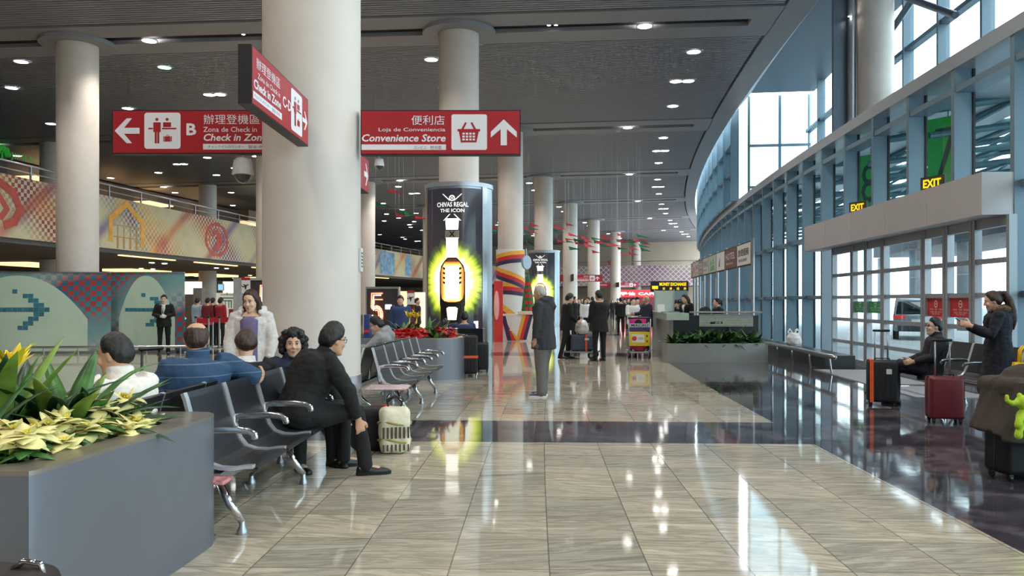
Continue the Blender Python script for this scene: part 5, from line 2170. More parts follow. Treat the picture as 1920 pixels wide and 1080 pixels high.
# ---------------------------------------------------------------- luggage
def suitcase(label, loc, rz, w, d, h, col, handle=0.0, strap=None, ribs=True, tagw=False, lie=False, group=None, hard=False):
    t = thing('suitcase', label, 'suitcase', loc, rz, group)
    z0 = .055
    sm = M('case_%d_%d_%d' % col, col, .35 if hard else .6, var=.08, scale=20, bump=.0 if hard else .15)
    mb = MB(); rbox(mb, -w / 2, w / 2, -d / 2, d / 2, z0, z0 + h, min(w, d) * .16, 4); mb.build('shell', sm, t, 'auto')
    if ribs:
        for i in range(4):
            x = -w * .3 + w * .2 * i
            mb = MB(); rbox(mb, x - w * .03, x + w * .03, -d / 2 - .006, d / 2 + .006, z0 + h * .1, z0 + h * .92, .005, 2); mb.build('rib', sm, t)
    mb = MB(); rbox(mb, -w / 2 - .004, w / 2 + .004, -.012, .012, z0 + .02, z0 + h + .004, .008, 2); mb.build('zip', MT['black'], t)
    for sx in (-1, 1):
        for sy in (-1, 1):
            mb = MB()
            mb.tube([(sx * w * .38 - .012, sy * d * .34, .028), (sx * w * .38 + .012, sy * d * .34, .028)], .028, 12)
            mb.box(sx * w * .38 - .018, sx * w * .38 + .018, sy * d * .34 - .02, sy * d * .34 + .02, .03, z0 + .02)
            mb.build('wheel', MT['black'], t)
    mb = MB(); mb.tube([(-.1, -d * .1, z0 + h), (-.09, -d * .1, z0 + h + .025), (.09, -d * .1, z0 + h + .025), (.1, -d * .1, z0 + h)], .009, 8); mb.build('carry_handle', MT['black'], t)
    if handle:
        for sx in (-1, 1):
            mb = MB(); mb.tube([(sx * .085, d * .3, z0 + h - .01), (sx * .085, d * .3, z0 + h + handle)], .011, 10); mb.build('handle_tube', MT['alum'], t, True)
        mb = MB(); mb.tube([(-.1, d * .3, z0 + h + handle), (.1, d * .3, z0 + h + handle)], .018, 10, round_=True); mb.build('handle_grip', MT['black'], t, True)
    if strap:
        mb = MB()
        o = .008
        if strap[0] == 'v':
            x = strap[2]
            for q in ((-d / 2 - o, -d / 2, z0, z0 + h), (d / 2, d / 2 + o, z0, z0 + h)):
                mb.box(x - .025, x + .025, q[0], q[1], q[2], q[3])
            mb.box(x - .025, x + .025, -d / 2 - o, d / 2 + o, z0 + h, z0 + h + o)
        else:
            z = z0 + h * strap[2]
            mb.box(-w / 2 - o, w / 2 + o, -d / 2 - o, d / 2 + o, z - .025, z + .025)
        mb.build('strap', M('strap_orange', (240, 96, 44), .5), t)
    if tagw:
        mb = MB(); mb.box(w * .1, w * .28, -d / 2 - .012, -d / 2 - .006, z0 + h * .68, z0 + h * .8); mb.build('luggage_tag', MT['white'], t)
    return t


p = floor_px(1661, 762)
suitcase('black soft suitcase with an upright orange strap before the seated man', (p.x, p.y + .12, 0), R_(-18), .40, .27, .60, (30, 31, 35), .42, ('v', 0, -.15), True, True)
p = floor_px(1781, 795)
suitcase('dark red hard-shell suitcase with its long handle pulled up', (p.x, p.y + .12, 0), R_(-10), .40, .25, .52, (104, 32, 42), .44, None, False, False, hard=True)
p = floor_px(879, 706)
suitcase('tall black suitcase with an orange strap beside the red-flowered planter', (p.x + .02, p.y + .1, 0), R_(4), .30, .40, .76, (26, 26, 28), 0, ('h', 0, .45), True)
p = floor_px(903, 698)
suitcase('smaller black suitcase right of the orange-strapped one by the pylon', (p.x + .02, p.y + .1, 0), R_(4), .24, .36, .56, (24, 24, 26), 0, None, True)
# black suitcases under the draped coat on the right
suitcase('black suitcase standing under the draped brown coat', (4.3, 6.75, 0), R_(8), .46, .30, .72, (22, 22, 26), 0, None, False, True)
suitcase('second black suitcase behind the draped coat at the right picture edge', (4.72, 7.2, 0), R_(8), .46, .30, .76, (24, 24, 30), 0, None, False)
suitcase('dark suitcase carrying the yellow shopping bag', (5.58, 8.75, 0), 0, .45, .3, .535, (34, 34, 40), 0, None, False)
p = floor_px(310, 700)
# trolley handle standing behind the white jacket
t = suitcase('suitcase behind the seat rows with a tall black handle', (-2.87, 6.45, 0), R_(62), .40, .26, .5, (70, 76, 92), .56, None, False)
for o in t.children:
    if o.name.startswith('handle_tube'):
        o.data.materials[0] = MT['black']
t = suitcase('low grey-blue case lying on the floor near the attendant', (floor_px(345, 662).x, floor_px(345, 662).y, 0), R_(10), .44, .28, .16, (96, 112, 140), 0, None, False)


def remesh(bm_mb, voxel, smooth=4, factor=.5):
    """fuse the closed pieces of a builder into one continuous surface"""
    me = bpy.data.meshes.new('raw')
    bmesh.ops.recalc_face_normals(bm_mb.bm, faces=bm_mb.bm.faces)
    bm_mb.bm.to_mesh(me)
    bm_mb.bm.free()
    o = bpy.data.objects.new('raw', me)
    COL.objects.link(o)
    m = o.modifiers.new('r', 'REMESH')
    m.mode = 'VOXEL'
    m.voxel_size = voxel
    if smooth:
        s = o.modifiers.new('s', 'SMOOTH')
        s.factor = factor
        s.iterations = smooth
    dg = bpy.context.evaluated_depsgraph_get()
    out = bpy.data.meshes.new_from_object(o.evaluated_get(dg))
    bpy.data.objects.remove(o)
    bpy.data.meshes.remove(me)
    return out


def crumple(me, amp, freq, seed=0.0, stretch=(1, 1, 1)):
    n = [v.normal.copy() for v in me.vertices]
    for v, k in zip(me.vertices, n):
        c = v.co
        f = noise.noise(Vector((c.x * freq * stretch[0] + seed, c.y * freq * stretch[1], c.z * freq * stretch[2])))
        f2 = noise.noise(Vector((c.x * freq * 2.3 * stretch[0], c.y * freq * 2.3 * stretch[1] + seed, c.z * freq * 2.3 * stretch[2])))
        v.co = c + k * amp * (f + .5 * f2)
    return me


# brown coat draped over the case
COAT = M('coat_brown', (62, 54, 48), .85, var=.12, scale=30, bump=.25)
mb = MB()
rbox(mb, -.22, .36, -.22, .30, .68, .86, .07, 4)
mb.loft([[Vector((-.20 - .15 * f, -.23 - .06 * f, .84 - .48 * f)), Vector((.30, -.24 - .03 * f, .84 - .52 * f)), Vector((.30, -.17, .84 - .52 * f)), Vector((-.20 - .15 * f, -.17 - .02 * f, .84 - .48 * f))] for f in (0, .35, .7, 1.0)])
mb.loft([[Vector((-.19 - .15 * f, -.2, .82 - .42 * f)), Vector((-.19 - .15 * f, .2, .82 - .40 * f)), Vector((-.11 - .15 * f, .2, .82 - .40 * f)), Vector((-.11 - .15 * f, -.2, .82 - .42 * f))] for f in (0, .5, 1.0)])
mb.tube([(-.1, -.26, .78), (.02, -.3, .6), (.06, -.29, .38)], [.07, .075, .06], 10, round_=True)
mb.ball((.12, .05, .88), (.22, .2, .1), 14, 8)
me = crumple(remesh(mb, .014, 5), .02, 6, 3.0, (1, 1, .6))
tag(link('coat', me, COAT, None, True, (4.3, 6.72, .0), R_(8)), 'dark brown coat draped over luggage at the right picture edge', 'coat')
# plush toy
mb = MB()
mb.ball((0, 0, .12), (.085, .075, .09), 14, 10)
mb.ball((-.02, 0, .27), (.075, .07, .07), 14, 10)
mb.tube([(-.06, -.01, .27), (-.14, -.02, .26), (-.19, -.02, .29), (-.19, -.02, .33)], [.035, .028, .022, .02], 10, round_=True)
for sx, z, l in ((-1, .15, .1), (1, .16, .1), (-1, .05, .1), (1, .05, .1)):
    mb.tube([(sx * .05, -.03, z), (sx * (.05 + l * .6), -.08, z - .05), (sx * (.05 + l * .7), -.09, z - .09)], [.034, .034, .04], 10, round_=True)
for sx in (-1, 1):
    mb.ball((sx * .055, 0, .335), (.026, .02, .03), 10, 6)
me = remesh(mb, .009, 3)
p = depth_px(1922, 806, 6.2)
tag(link('plush_toy', me, M('plush_lime', (176, 206, 50), .9, var=.12, scale=40, bump=.3), None, True, (p.x, p.y, p.z)), 'lime green plush toy with a curled snout hanging on the luggage', 'plush toy')
o = bpy.data.objects['plush_toy']
o.scale = (.8, .8, .8)
mb = MB(); mb.tube([(.02, .02, .3), (.04, .12, .36)], .006); mb.build('cord', MT['black'], o)
# yellow shopping bag
def carrier(label, loc, rz, w, d, h, mat, printm=None, name='shopping_bag'):
    t = thing(name, label, 'bag', loc, rz)
    mb = MB()
    mb.loft([[Vector((x * w / 2 * k, y * d / 2 * k2, z)) for x, y in ((-1, -1), (1, -1), (1, 1), (-1, 1))] for z, k, k2 in ((0, .92, .9), (h * .5, 1.0, 1.0), (h * .97, .98, .5), (h, .97, .45))])
    mb.build('body', mat, t)
    for sy in (-1, 1):
        mb = MB(); mb.tube([(-w * .2, sy * d * .22, h), (-w * .17, sy * d * .2, h + .13), (0, sy * d * .2, h + .18), (w * .17, sy * d * .2, h + .13), (w * .2, sy * d * .22, h)], .012, 8); mb.build('handle', mat, t, True)
    if printm:
        mb = MB()
        mb.prism([(-w * .3, h * .2), (w * .05, h * .16), (w * .3, h * .42), (w * .12, h * .5), (-.05 * w, h * .36), (-w * .28, h * .42)], .0, .004, Matrix.Translation((0, -d / 2 - .002, 0)) @ STAND)
        mb.build('print', printm, t)
    return t


p = depth_px(1911, 707, 8.7)
carrier('yellow shopping bag with a red print at the right picture edge', (p.x + .08, 8.75, .60), R_(-10), .21, .13, .23, M('bag_yellow', (244, 196, 30), .5, var=.08, scale=10), M('bag_print_red', (206, 70, 40), .5))
# white plastic bag by the glass wall
def sack(label, loc, r, h, mat, seed, ears=True):
    mb = MB()
    mb.lathe([(r * .7, 0), (r, h * .2), (r * .98, h * .55), (r * .6, h * .8), (r * .35, h * .88)], 18)
    if ears:
        for sx in (-1, 1):
            mb.tube([(sx * r * .55, 0, h * .7), (sx * r * .75, 0, h * .95), (sx * r * .5, 0, h * 1.1), (sx * r * .25, 0, h * .95), (sx * r * .2, 0, h * .78)], [(.03, .012)] * 5, 8, round_=True)
    else:
        mb.lathe([(r * .3, h * .85), (r * .18, h * .95), (r * .4, h * 1.15)], 14)
    me = crumple(remesh(mb, .016, 3), .02, 9, seed)
    return tag(link('plastic_bag', me, mat, None, True, loc), label, 'bag')


PB = M('white_plastic', (222, 224, 222), .35, var=.06, scale=10)
p = P(s_at(1488, 9.15), 9.15)
sack('white plastic carrier bag standing on the black duct by the glass wall', (p.x, p.y, .3), .2, .42, PB, 1.0)

# bags at the feet of the man in black
p = floor_px(737, 852)
t = thing('tied_bag', 'cream printed bag tied with rope, standing by the man in black', 'bag', (p.x, p.y + .1, 0), R_(14))
mb = MB(); rbox(mb, -.15, .15, -.12, .12, 0, .46, .07, 4)
me = crumple(remesh(mb, .014, 3), .012, 8, 5.0)
body = link('body', me, M('bag_cream', (222, 216, 190), .6, var=.1, scale=14), t, True)
for z in (.13, .30):
    mb = MB(); mb.tube([(.162 * cos(a) * (1 if True else 1), .132 * sin(a), z + .02 * sin(2 * a)) for a in [2 * pi * i / 20 for i in range(21)]], .011, 6); mb.build('rope', M('rope_olive', (160, 146, 80), .8), t, True)
mb = MB()
for i in range(7):
    x = -.12 + .04 * i
    mb.box(x - .008, x + .01, -.138, -.128, .16, .27)
    mb.box(x - .006, x + .008, -.134, -.124, .03 + .01 * (i % 2), .1)
mb.build('printed_strokes', M('bamboo_brown', (66, 58, 44), .6), t)
mb = MB()
for sx in (-1, 1):
    mb.tube([(sx * .06, 0, .44), (sx * .08, -.03, .53), (sx * .0, -.04, .57), (-sx * .07, 0, .5)], .01, 6)
mb.build('handle', MT['black'], t, True)
p = floor_px(712, 838)
mb = MB(); rbox(mb, -.13, .13, -.1, .1, 0, .42, .05, 4)
t = tag(link('shopping_bag', crumple(remesh(mb, .014, 3), .01, 8, 2.0), M('bag_brown', (72, 44, 32), .6, var=.4, scale=10), None, True, (p.x - .02, p.y + .2, 0), R_(10)), 'brown bag with red flowers half hidden behind the tied bag', 'bag')
mb = MB()
for x, z in ((-.02, .36), (.05, .40), (.02, .33)):
    mb.ball((x, -.1, z), (.03, .012, .026), 8, 6)
mb.build('red_flowers', REDB, t, True)
p = floor_px(680, 858)
mb = MB(); rbox(mb, -.2, .2, -.13, .13, 0, .42, .06, 4)
tag(link('travel_bag', crumple(remesh(mb, .016, 3), .012, 7, 9.0), M('bag_black', (20, 20, 22), .7), None, True, (p.x, p.y + .45, 0)), 'black travel bag on the floor behind the legs of the man in black', 'bag')
# rucksack corner at the lower left picture edge
mb = MB(); rbox(mb, -.25, .16, -.12, .12, 0, .36, .08, 4)
p = depth_px(40, 1062, 2.9)
t = tag(link('travel_bag', crumple(remesh(mb, .016, 3), .012, 7, 4.0), M('bag_dark_brown', (40, 32, 30), .6), None, True, (p.x - .05, 2.9, p.z - .36 if p.z - .36 > 0 else .0)), 'dark bag at the bottom left picture corner in front of the planter', 'bag')
mb = MB(); mb.tube([(.02, 0, .35), (.06, 0, .38), (.12, 0, .37), (.13, 0, .33)], .012, 8); mb.build('buckle', MT['chrome'], t, True)


# ---------------------------------------------------------------- luggage trolleys
def wheel(parent, c, r, w, mat=None):
    mb = MB(); mb.tube([(c[0] - w / 2, c[1], c[2]), (c[0] + w / 2, c[1], c[2])], r, 16); g = mb.build('wheel', mat or MT['black'], parent, 'auto')
    mb = MB(); mb.tube([(c[0] - w / 2 - .004, c[1], c[2]), (c[0] + w / 2 + .004, c[1], c[2])], r * .45, 12); mb.build('hub', MT['alum'], g)


p = floor_px(1199, 672)
t = thing('luggage_trolley', 'airport luggage trolley with a yellow advertising board facing the camera', 'luggage trolley', (p.x, p.y, 0))
for sx in (-1, 1):
    mb = MB(); mb.tube([(sx * .27, .0, .1), (sx * .28, -.02, .6), (sx * .29, 0, 1.06)], .018, 10); mb.build('upright', MT['alum'], t, True)
    wheel(t, (sx * .27, .05, .11), .11, .05)
wheel(t, (0, .75, .08), .08, .05)
mb = MB(); mb.tube([(-.29, 0, 1.06), (.29, 0, 1.06)], .024, 12, round_=True); mb.build('handle_bar', MT['black'], t, True)
mb = MB(); mb.box(-.24, .24, 0, .85, .14, .18); mb.build('deck', MT['alum'], t)
mb = MB(); mb.box(-.265, .265, -.03, .0, .33, .70); mb.build('yellow_board', M('board_yellow', (226, 196, 40), .45), t)
mb = MB(); mb.box(-.2, .12, -.036, -.03, .42, .63); mb.build('white_field', MT['white'], t)
mb = MB(); mb.ball((-.14, -.037, .525), (.065, .006, .065), 16, 8); mb.build('round_mark', M('mark_red', (200, 60, 50), .5), t, True)
mb = MB(); mb.mesh(text_fit('100', .13, .07, .01), Matrix.Translation((-.04, -.038, .49)) @ STAND); mb.build('lettering', M('ink_ochre', (150, 120, 60), .5), t, fix=False)
mb = MB(); mb.box(.17, .22, -.036, -.03, .56, .62); mb.box(.17, .22, -.036, -.03, .42, .48); mb.build('small_square', M('square_brown', (130, 100, 40), .5), t)
mb = MB(); mb.box(-.265, .265, -.03, .0, .72, .82); mb.build('blue_board', M('board_navy', (58, 54, 100), .45), t)
mb = MB(); mb.box(-.265, .265, -.034, .0, .82, .92); mb.build('pale_board', M('board_pale', (180, 180, 186), .45), t)
mb = MB(); mb.mesh(text_fit('MACAU', .44, .07, .01), Matrix.Translation((-.22, -.036, .835)) @ STAND); mb.build('board_lettering', M('ink_dark', (50, 42, 46)), t, fix=False)
p2_ = (p.x, p.y + .35, .18)
t = suitcase('bright pink suitcase standing on the yellow-boarded trolley', p2_, 0, .44, .3, .82, (232, 50, 150), 0, None, False, hard=True)
mb = MB(); mb.tube([(0, -.155, .74), (0, -.152, .74)], .1, 20); mb.tube([(0, -.165, .74), (0, -.155, .74)], .1, 20); mb.build('round_patch', MT['black'], t)
mb = MB(); rbox(mb, -.14, .14, -.1, .1, 0, .2, .07, 4)
tag(mb.build('red_bag', M('bag_red', (170, 36, 56), .6), None, True, (p.x, p.y + .1, .18)), 'small red bag at the bottom of the yellow-boarded trolley', 'bag')

p = floor_px(1090, 672)
t = thing('luggage_trolley', 'luggage trolley pushed by the couple in black, carrying a blue-grey case', 'luggage trolley', (p.x, p.y, 0), R_(72))
mb = MB(); mb.box(-.26, .26, -.45, .45, .16, .2); mb.build('deck', MT['alum'], t)
for sx in (-1, 1):
    mb = MB(); mb.tube([(sx * .25, -.45, .18), (sx * .26, -.5, .6), (sx * .27, -.6, 1.02)], .018, 10); mb.build('upright', MT['alum'], t, True)
    wheel(t, (sx * .22, -.32, .1), .1, .05)
mb = MB(); mb.tube([(-.27, -.6, 1.02), (.27, -.6, 1.02)], .024, 12); mb.build('handle_bar', MT['black'], t, True)
wheel(t, (0, .38, .09), .09, .05)
t = suitcase('large blue-grey suitcase lying on the couple\'s trolley', (p.x, p.y, .15), R_(3), .60, .42, .42, (66, 76, 92), 0, ('v', 0, .1), False, True)
sack('full white plastic bag on top of the blue-grey suitcase', (p.x + .02, p.y, .64), .18, .42, PB, 7.0, False)
# ================================================================ OUTSIDE THE GLASS
mb = MB()
mb.loft([[P(s, 10.4, -.02), P(s, 60, -.02), P(s, 60, -.2), P(s, 10.4, -.2)] for s in [-30 + 6 * i for i in range(22)]])
struct(mb.build('forecourt', M('forecourt_concrete', (196, 198, 200), .7, var=.05, scale=.5)))
# elevated road with its underside, and the canopy trusses below the sky
DKC = M('road_underside', (58, 66, 74), .7)
TEAL = M('truss_teal', (60, 98, 106), .5, .2)
mb = MB()
mb.cbox(12.5, 62, 22, 27, 4.6, 5.2, 20)
mb.cbox(12.5, 62, 22, 22.3, 5.2, 6.4, 20)
mb.mi = 1
mb.cbox(12.5, 62, 21.9, 22.0, 6.2, 6.45, 20)
struct(mb.build('elevated_road', [DKC, M('parapet_cap', (214, 220, 224), .5)]))
t = thing('canopy_truss', 'teal steel canopy trusses outside above the forecourt', 'canopy')
for i in range(12):
    s = 14 + 3.6 * i
    mb = MB()
    mb.tube([P(s, 10.8, 5.55), P(s, 17, 6.4), P(s, 25, 7.4)], .09, 8)
    mb.tube([P(s, 10.8, 5.0), P(s, 17, 5.75), P(s, 25, 6.4)], .07, 8)
    for q in range(6):
        d = 11.5 + 2.2 * q
        mb.tube([P(s, d, 5.1 + .09 * (d - 10.8)), P(s, d + 1.1, 5.65 + .13 * (d - 10.8))], .045, 6)
    mb.build('rib', TEAL, t, 'auto')
for d, z in ((12.5, 5.72), (14.5, 6.0), (16.5, 6.3), (19, 6.6), (22, 7.0)):
    mb = MB(); mb.tube([P(s, d, z) for s in range(8, 60, 4)], .07, 8); mb.build('purlin', TEAL, t, 'auto')
mb = MB()
for d0, d1 in ((11, 12.2), (13.0, 14.2), (15, 16.4), (17.2, 18.9), (20, 21.6), (23, 25)):  # extra strips added to darken the view through the glass and its floor reflection
    mb.loft([[P(s, d0, 5.9 + .12 * (d0 - 11)), P(s, d1, 5.95 + .12 * (d1 - 11)), P(s, d1, 6.0 + .12 * (d1 - 11)), P(s, d0, 5.95 + .12 * (d0 - 11))] for s in range(8, 60, 4)])
mb.build('roof_glass', M('roof_pane', (96, 124, 132), .3), t)
for i in range(6):
    p = P(20 + 8.5 * i, 22.8)
    t = thing('canopy_column', 'round grey concrete column outside the glass doors', 'column', p, 0, 'canopy columns outside')
    mb = MB(); mb.lathe([(.42, 0), (.42, 4.6)], 28); mb.build('shaft', M('outdoor_concrete', (140, 150, 156), .7), t, 'auto')
# low wall and far parapet of the forecourt
mb = MB(); mb.cbox(5, 70, 29, 29.4, 0, 1.0, 20)
struct(mb.build('forecourt_wall', M('forecourt_wall_pale', (200, 206, 208), .7)))

# green gate panels with numbers, hung outside
for px, sz, num, lb in ((1776, 7.3, '7', 'green panel with a large number seven hanging outside the glass'), (1631, 10.0, '8', 'green panel with a large number eight hanging outside the glass')):
    d = 11.2
    s = s_at(px, d)
    p = P(s, d)
    t = thing('gate_sign', lb, 'sign', (p.x, p.y, 3.92), hd(s) + R_(-52))
    W, H = .84, 1.5
    mb = MB(); mb.box(-W / 2, W / 2, 0, .1, 0, H); mb.build('panel', M('gate_green', (24, 150, 50), .5, emit=.22), t)  # faint emission added to brighten the green, which renders dark against daylight
    me = text_fit(num, .46, 1.05, .0)
    mb = MB(); mb.mesh(me, Matrix.Translation((-.25, -.004, .22)) @ STAND); mb.build('number', M('gate_number_dark', (18, 62, 30), .5), t, fix=False)
    mb = MB(); mb.tube([(0, .05, H), (0, .05, 5.6 - 3.92)], .02, 8); mb.build('hanger', MT['alum'], t)

# exit signs standing on the door header
for px, py, lb in ((1748, 363, 'lit yellow EXIT sign on the door header under the green seven'), (1608, 409, 'lit yellow EXIT sign on the door header under the green eight')):
    d = 9.7
    s = s_at(px, d)
    p = P(s, d)
    t = thing('exit_sign', lb, 'exit sign', (p.x, p.y, 3.5), hd(s) + R_(-62))
    mb = MB(); mb.box(-.24, .24, 0, .06, .0, .25); mb.build('box', M('exit_box', (54, 58, 56), .5), t)
    mb = MB(); mb.box(-.22, .22, -.006, 0, .02, .23); mb.build('face_panel', M('exit_face', (70, 66, 28), .4, emit=.15), t)
    mb = MB(); mb.mesh(text_fit('EXIT', .36, .15, .03), Matrix.Translation((-.18, -.01, .05)) @ STAND); mb.build('lettering', YEL, t, fix=False)


# ---------------------------------------------------------------- cars outside
def car(label, loc, rz, col, suv=True):
    t = thing('car', label, 'car', loc, rz)
    paint = M('paint_%d_%d_%d' % col, col, .25, .3, var=.02, coat=.6)
    L, W, H = 4.6, 1.82, 1.68
    body = [(-2.25, .35), (-2.3, .6), (-2.27, .95), (-2.1, 1.02), (-1.0, 1.02), (.9, 1.0), (1.0, 1.0), (2.0, .88), (2.25, .7), (2.25, .35)]
    mb = MB()
    secs = []
    for yy, k in ((-W / 2, .0), (-W / 2 + .06, .05), (W / 2 - .06, .05), (W / 2, .0)):
        ins = .06 if k == 0 else 0
        secs.append([Vector((x * (1 - ins * .3), yy, z + (ins * .5 if z < .5 else -ins * .4))) for x, z in body])
    mb.loft(secs)
    mb.build('body', paint, t, 'auto')
    cab = [(-2.12, 1.0), (-1.75, 1.55), (-1.5, 1.64), (.1, 1.66), (.35, 1.6), (1.05, 1.0)]
    mb = MB()
    mb.loft([[Vector((x, yy * (1 - .16 * (z - 1.0)), z)) for x, z in cab] for yy in (-W / 2 + .05, W / 2 - .05)])
    cb = mb.build('cabin', M('car_glass', (22, 26, 30), .08, coat=1), t, 'auto')
    mb = MB()
    rp = [(-1.78, 1.55), (-1.52, 1.655), (.1, 1.675), (.36, 1.6)]
    mb.loft([[Vector((x, yy, z)) for x, z in rp] + [Vector((x, yy, z - .06)) for x, z in rp[::-1]] for yy in (-W / 2 + .13, W / 2 - .13)])
    mb.build('roof', paint, t, 'auto')
    for sy in (-1, 1):
        for pts in (((-2.12, 1.0), (-1.77, 1.57)), ((-.9, 1.0), (-.85, 1.64)), ((1.05, 1.0), (.34, 1.62))):
            mb = MB(); mb.tube([Vector((x, sy * (W / 2 - .05 - .13 * (z - 1)), z)) for x, z in pts], .045, 6); mb.build('pillar', paint, t)
        mb = MB(); mb.box(-2.31, -2.15, sy * W / 2 - (.42 if sy > 0 else .0), sy * W / 2 + (.42 if sy < 0 else .0), .84, .97); mb.build('tail_light', M('tail_red', (214, 40, 40), .3, emit=.5), t)
        for x in (-1.4, 1.42):
            mb = MB(); mb.tube([(x, sy * (W / 2 - .2), .34), (x, sy * (W / 2 + .01), .34)], .34, 24); g = mb.build('wheel', M('tyre', (24, 24, 26), .8), t, 'auto')
            mb = MB(); mb.tube([(x, sy * (W / 2 - .02), .34), (x, sy * (W / 2 + .02), .34)], .2, 16); mb.build('rim', MT['alum'], g)
    mb = MB(); mb.box(-2.34, -2.2, -.75, .75, .34, .56); mb.build('bumper', M('bumper_dark', (54, 58, 62), .6), t)
    mb = MB(); mb.box(-2.32, -2.28, -.26, .26, .70, .82); mb.build('number_plate', MT['white'], t)
    mb = MB(); mb.box(2.2, 2.28, -.75, .75, .4, .6); mb.build('front_bumper', M('bumper_dark', (54, 58, 62)), t)
    return t


car('silver-grey car parked outside the glass doors, seen from behind', ((1722 - 960) / F * 31.0 + 1.0, 33.0, -.02), R_(64), (150, 158, 166))
p = P(16.5, 20.0)
car('white car farther out behind the seated man', (p.x + 1.2, p.y + 3.6, -.02), R_(80), (220, 224, 226))
# ================================================================ PEOPLE
def V(*a):
    return Vector(a)


def skin(name, c):
    return M(name, c, .48, var=.04, scale=30)


SKIN = skin('skin_light', (226, 184, 156))
SKINT = skin('skin_tan', (204, 158, 128))
LIP = M('lips', (176, 96, 90), .4)
HBLK = M('hair_black', (22, 19, 19), .42, var=.3, scale=60, bump=.4, stretch=(1, 1, .25))
HBRN = M('hair_brown', (58, 36, 28), .4, var=.3, scale=60, bump=.4, stretch=(1, 1, .25))
HGRY = M('hair_grey', (176, 170, 164), .5, var=.2, scale=60, bump=.4, stretch=(1, 1, .25))


def cloth(name, c, rough=.85, var=.1, bump=.25):
    return M('cloth_' + name, c, rough, var=var, scale=25, bump=bump)


HEAD = [(-.124, .018, .070, .035), (-.113, .036, .083, .006), (-.092, .051, .087, -.03), (-.06, .062, .087, -.062), (-.03, .068, .088, -.082), (0, .0725, .086, -.092), (.03, .075, .089, -.098), (.06, .073, .084, -.096), (.085, .064, .07, -.084), (.105, .045, .046, -.06), (.118, .017, .015, -.026)]


def add_head(mb, Mh, detail=True):
    rg = []
    for z, rx, yf, yb in HEAD:
        c, ry = (yf + yb) / 2, (yf - yb) / 2
        rg.append([Mh @ V(rx * cos(a), c + ry * sin(a), z) for a in [2 * pi * i / 20 for i in range(20)]])
    mb.loft(rg)
    mb.tube([Mh @ V(0, .083, .022), Mh @ V(0, .098, -.008), Mh @ V(0, .104, -.026)], [.009, .010, .0145], 8, round_=True)
    for sx in (-1, 1):
        mb.ball(Mh @ V(sx * .013, .09, -.03), .0095, 8, 6)
        m3 = Mh.to_3x3().to_4x4()
        mb.ball(Mh @ V(sx * .077, -.008, -.005), (.010, .020, .033), 10, 8, m3)
        mb.ball(Mh @ V(sx * .036, .07, -.03), (.028, .02, .026), 10, 8, m3)
        if detail:
            mb.ball(Mh @ V(sx * .031, .081, .026), (.022, .010, .006), 8, 6, m3)
    if detail:
        m3 = Mh.to_3x3().to_4x4()
        mb.ball(Mh @ V(0, .087, -.060), (.024, .009, .006), 10, 6, m3)
        mb.ball(Mh @ V(0, .085, -.072), (.020, .010, .007), 10, 6, m3)
        mb.ball(Mh @ V(0, .078, -.105), (.022, .014, .016), 10, 6, m3)


def add_hand(mb, w, d, n, side, curl=.5, k=1.0):
    """w wrist, d hand direction, n palm normal; side +1 right hand"""
    d = d.normalized()
    n = (n - d * n.dot(d)).normalized()
    s = d.cross(n) * side                      # towards the thumb
    ring = lambda c, rw, rt: [c + s * rw * cos(a) + n * rt * sin(a) for a in [2 * pi * i / 10 for i in range(10)]]
    mb.loft([ring(w - d * .02, .027, .020), ring(w + d * .015, .030, .019), ring(w + d * .055, .041, .016), ring(w + d * .092, .040, .013)])
    for i, (o, L) in enumerate(((.031, .070), (.0105, .080), (-.0105, .075), (-.031, .058))):
        p = w + d * .085 + s * o
        pts = [p - d * .02, p]
        a = 0.12
        dd = d + s * o * 1.2
        for j, f in enumerate((.45, .32, .26)):
            a += curl * (.55 + .35 * j) * (1 + .1 * i)
            q = (dd * cos(a) + n * sin(a)).normalized()
            p = p + q * L * f
            pts.append(p)
        mb.tube(pts, [.0098, .0096, .0090, .0084, .0074], 8, round_=True)
    p = w + d * .03 + s * .03
    q = (d * .6 + s * .75 + n * .3).normalized()
    p2 = p + q * .038
    q2 = (d * .85 + s * .25 + n * .45).normalized()
    mb.tube([w + d * .02 + s * .012, p, p2, p2 + q2 * .028, p2 + q2 * .045], [.015, .014, .0115, .0105, .008], 8, round_=True)


TORSO = [(-.13, .06, .06), (-.10, .125, .095), (-.03, .165, .118), (.06, .158, .112), (.17, .142, .100), (.28, .155, .110), (.38, .170, .115), (.445, .172, .103), (.49, .135, .085), (.525, .075, .062), (.56, .055, .055)]


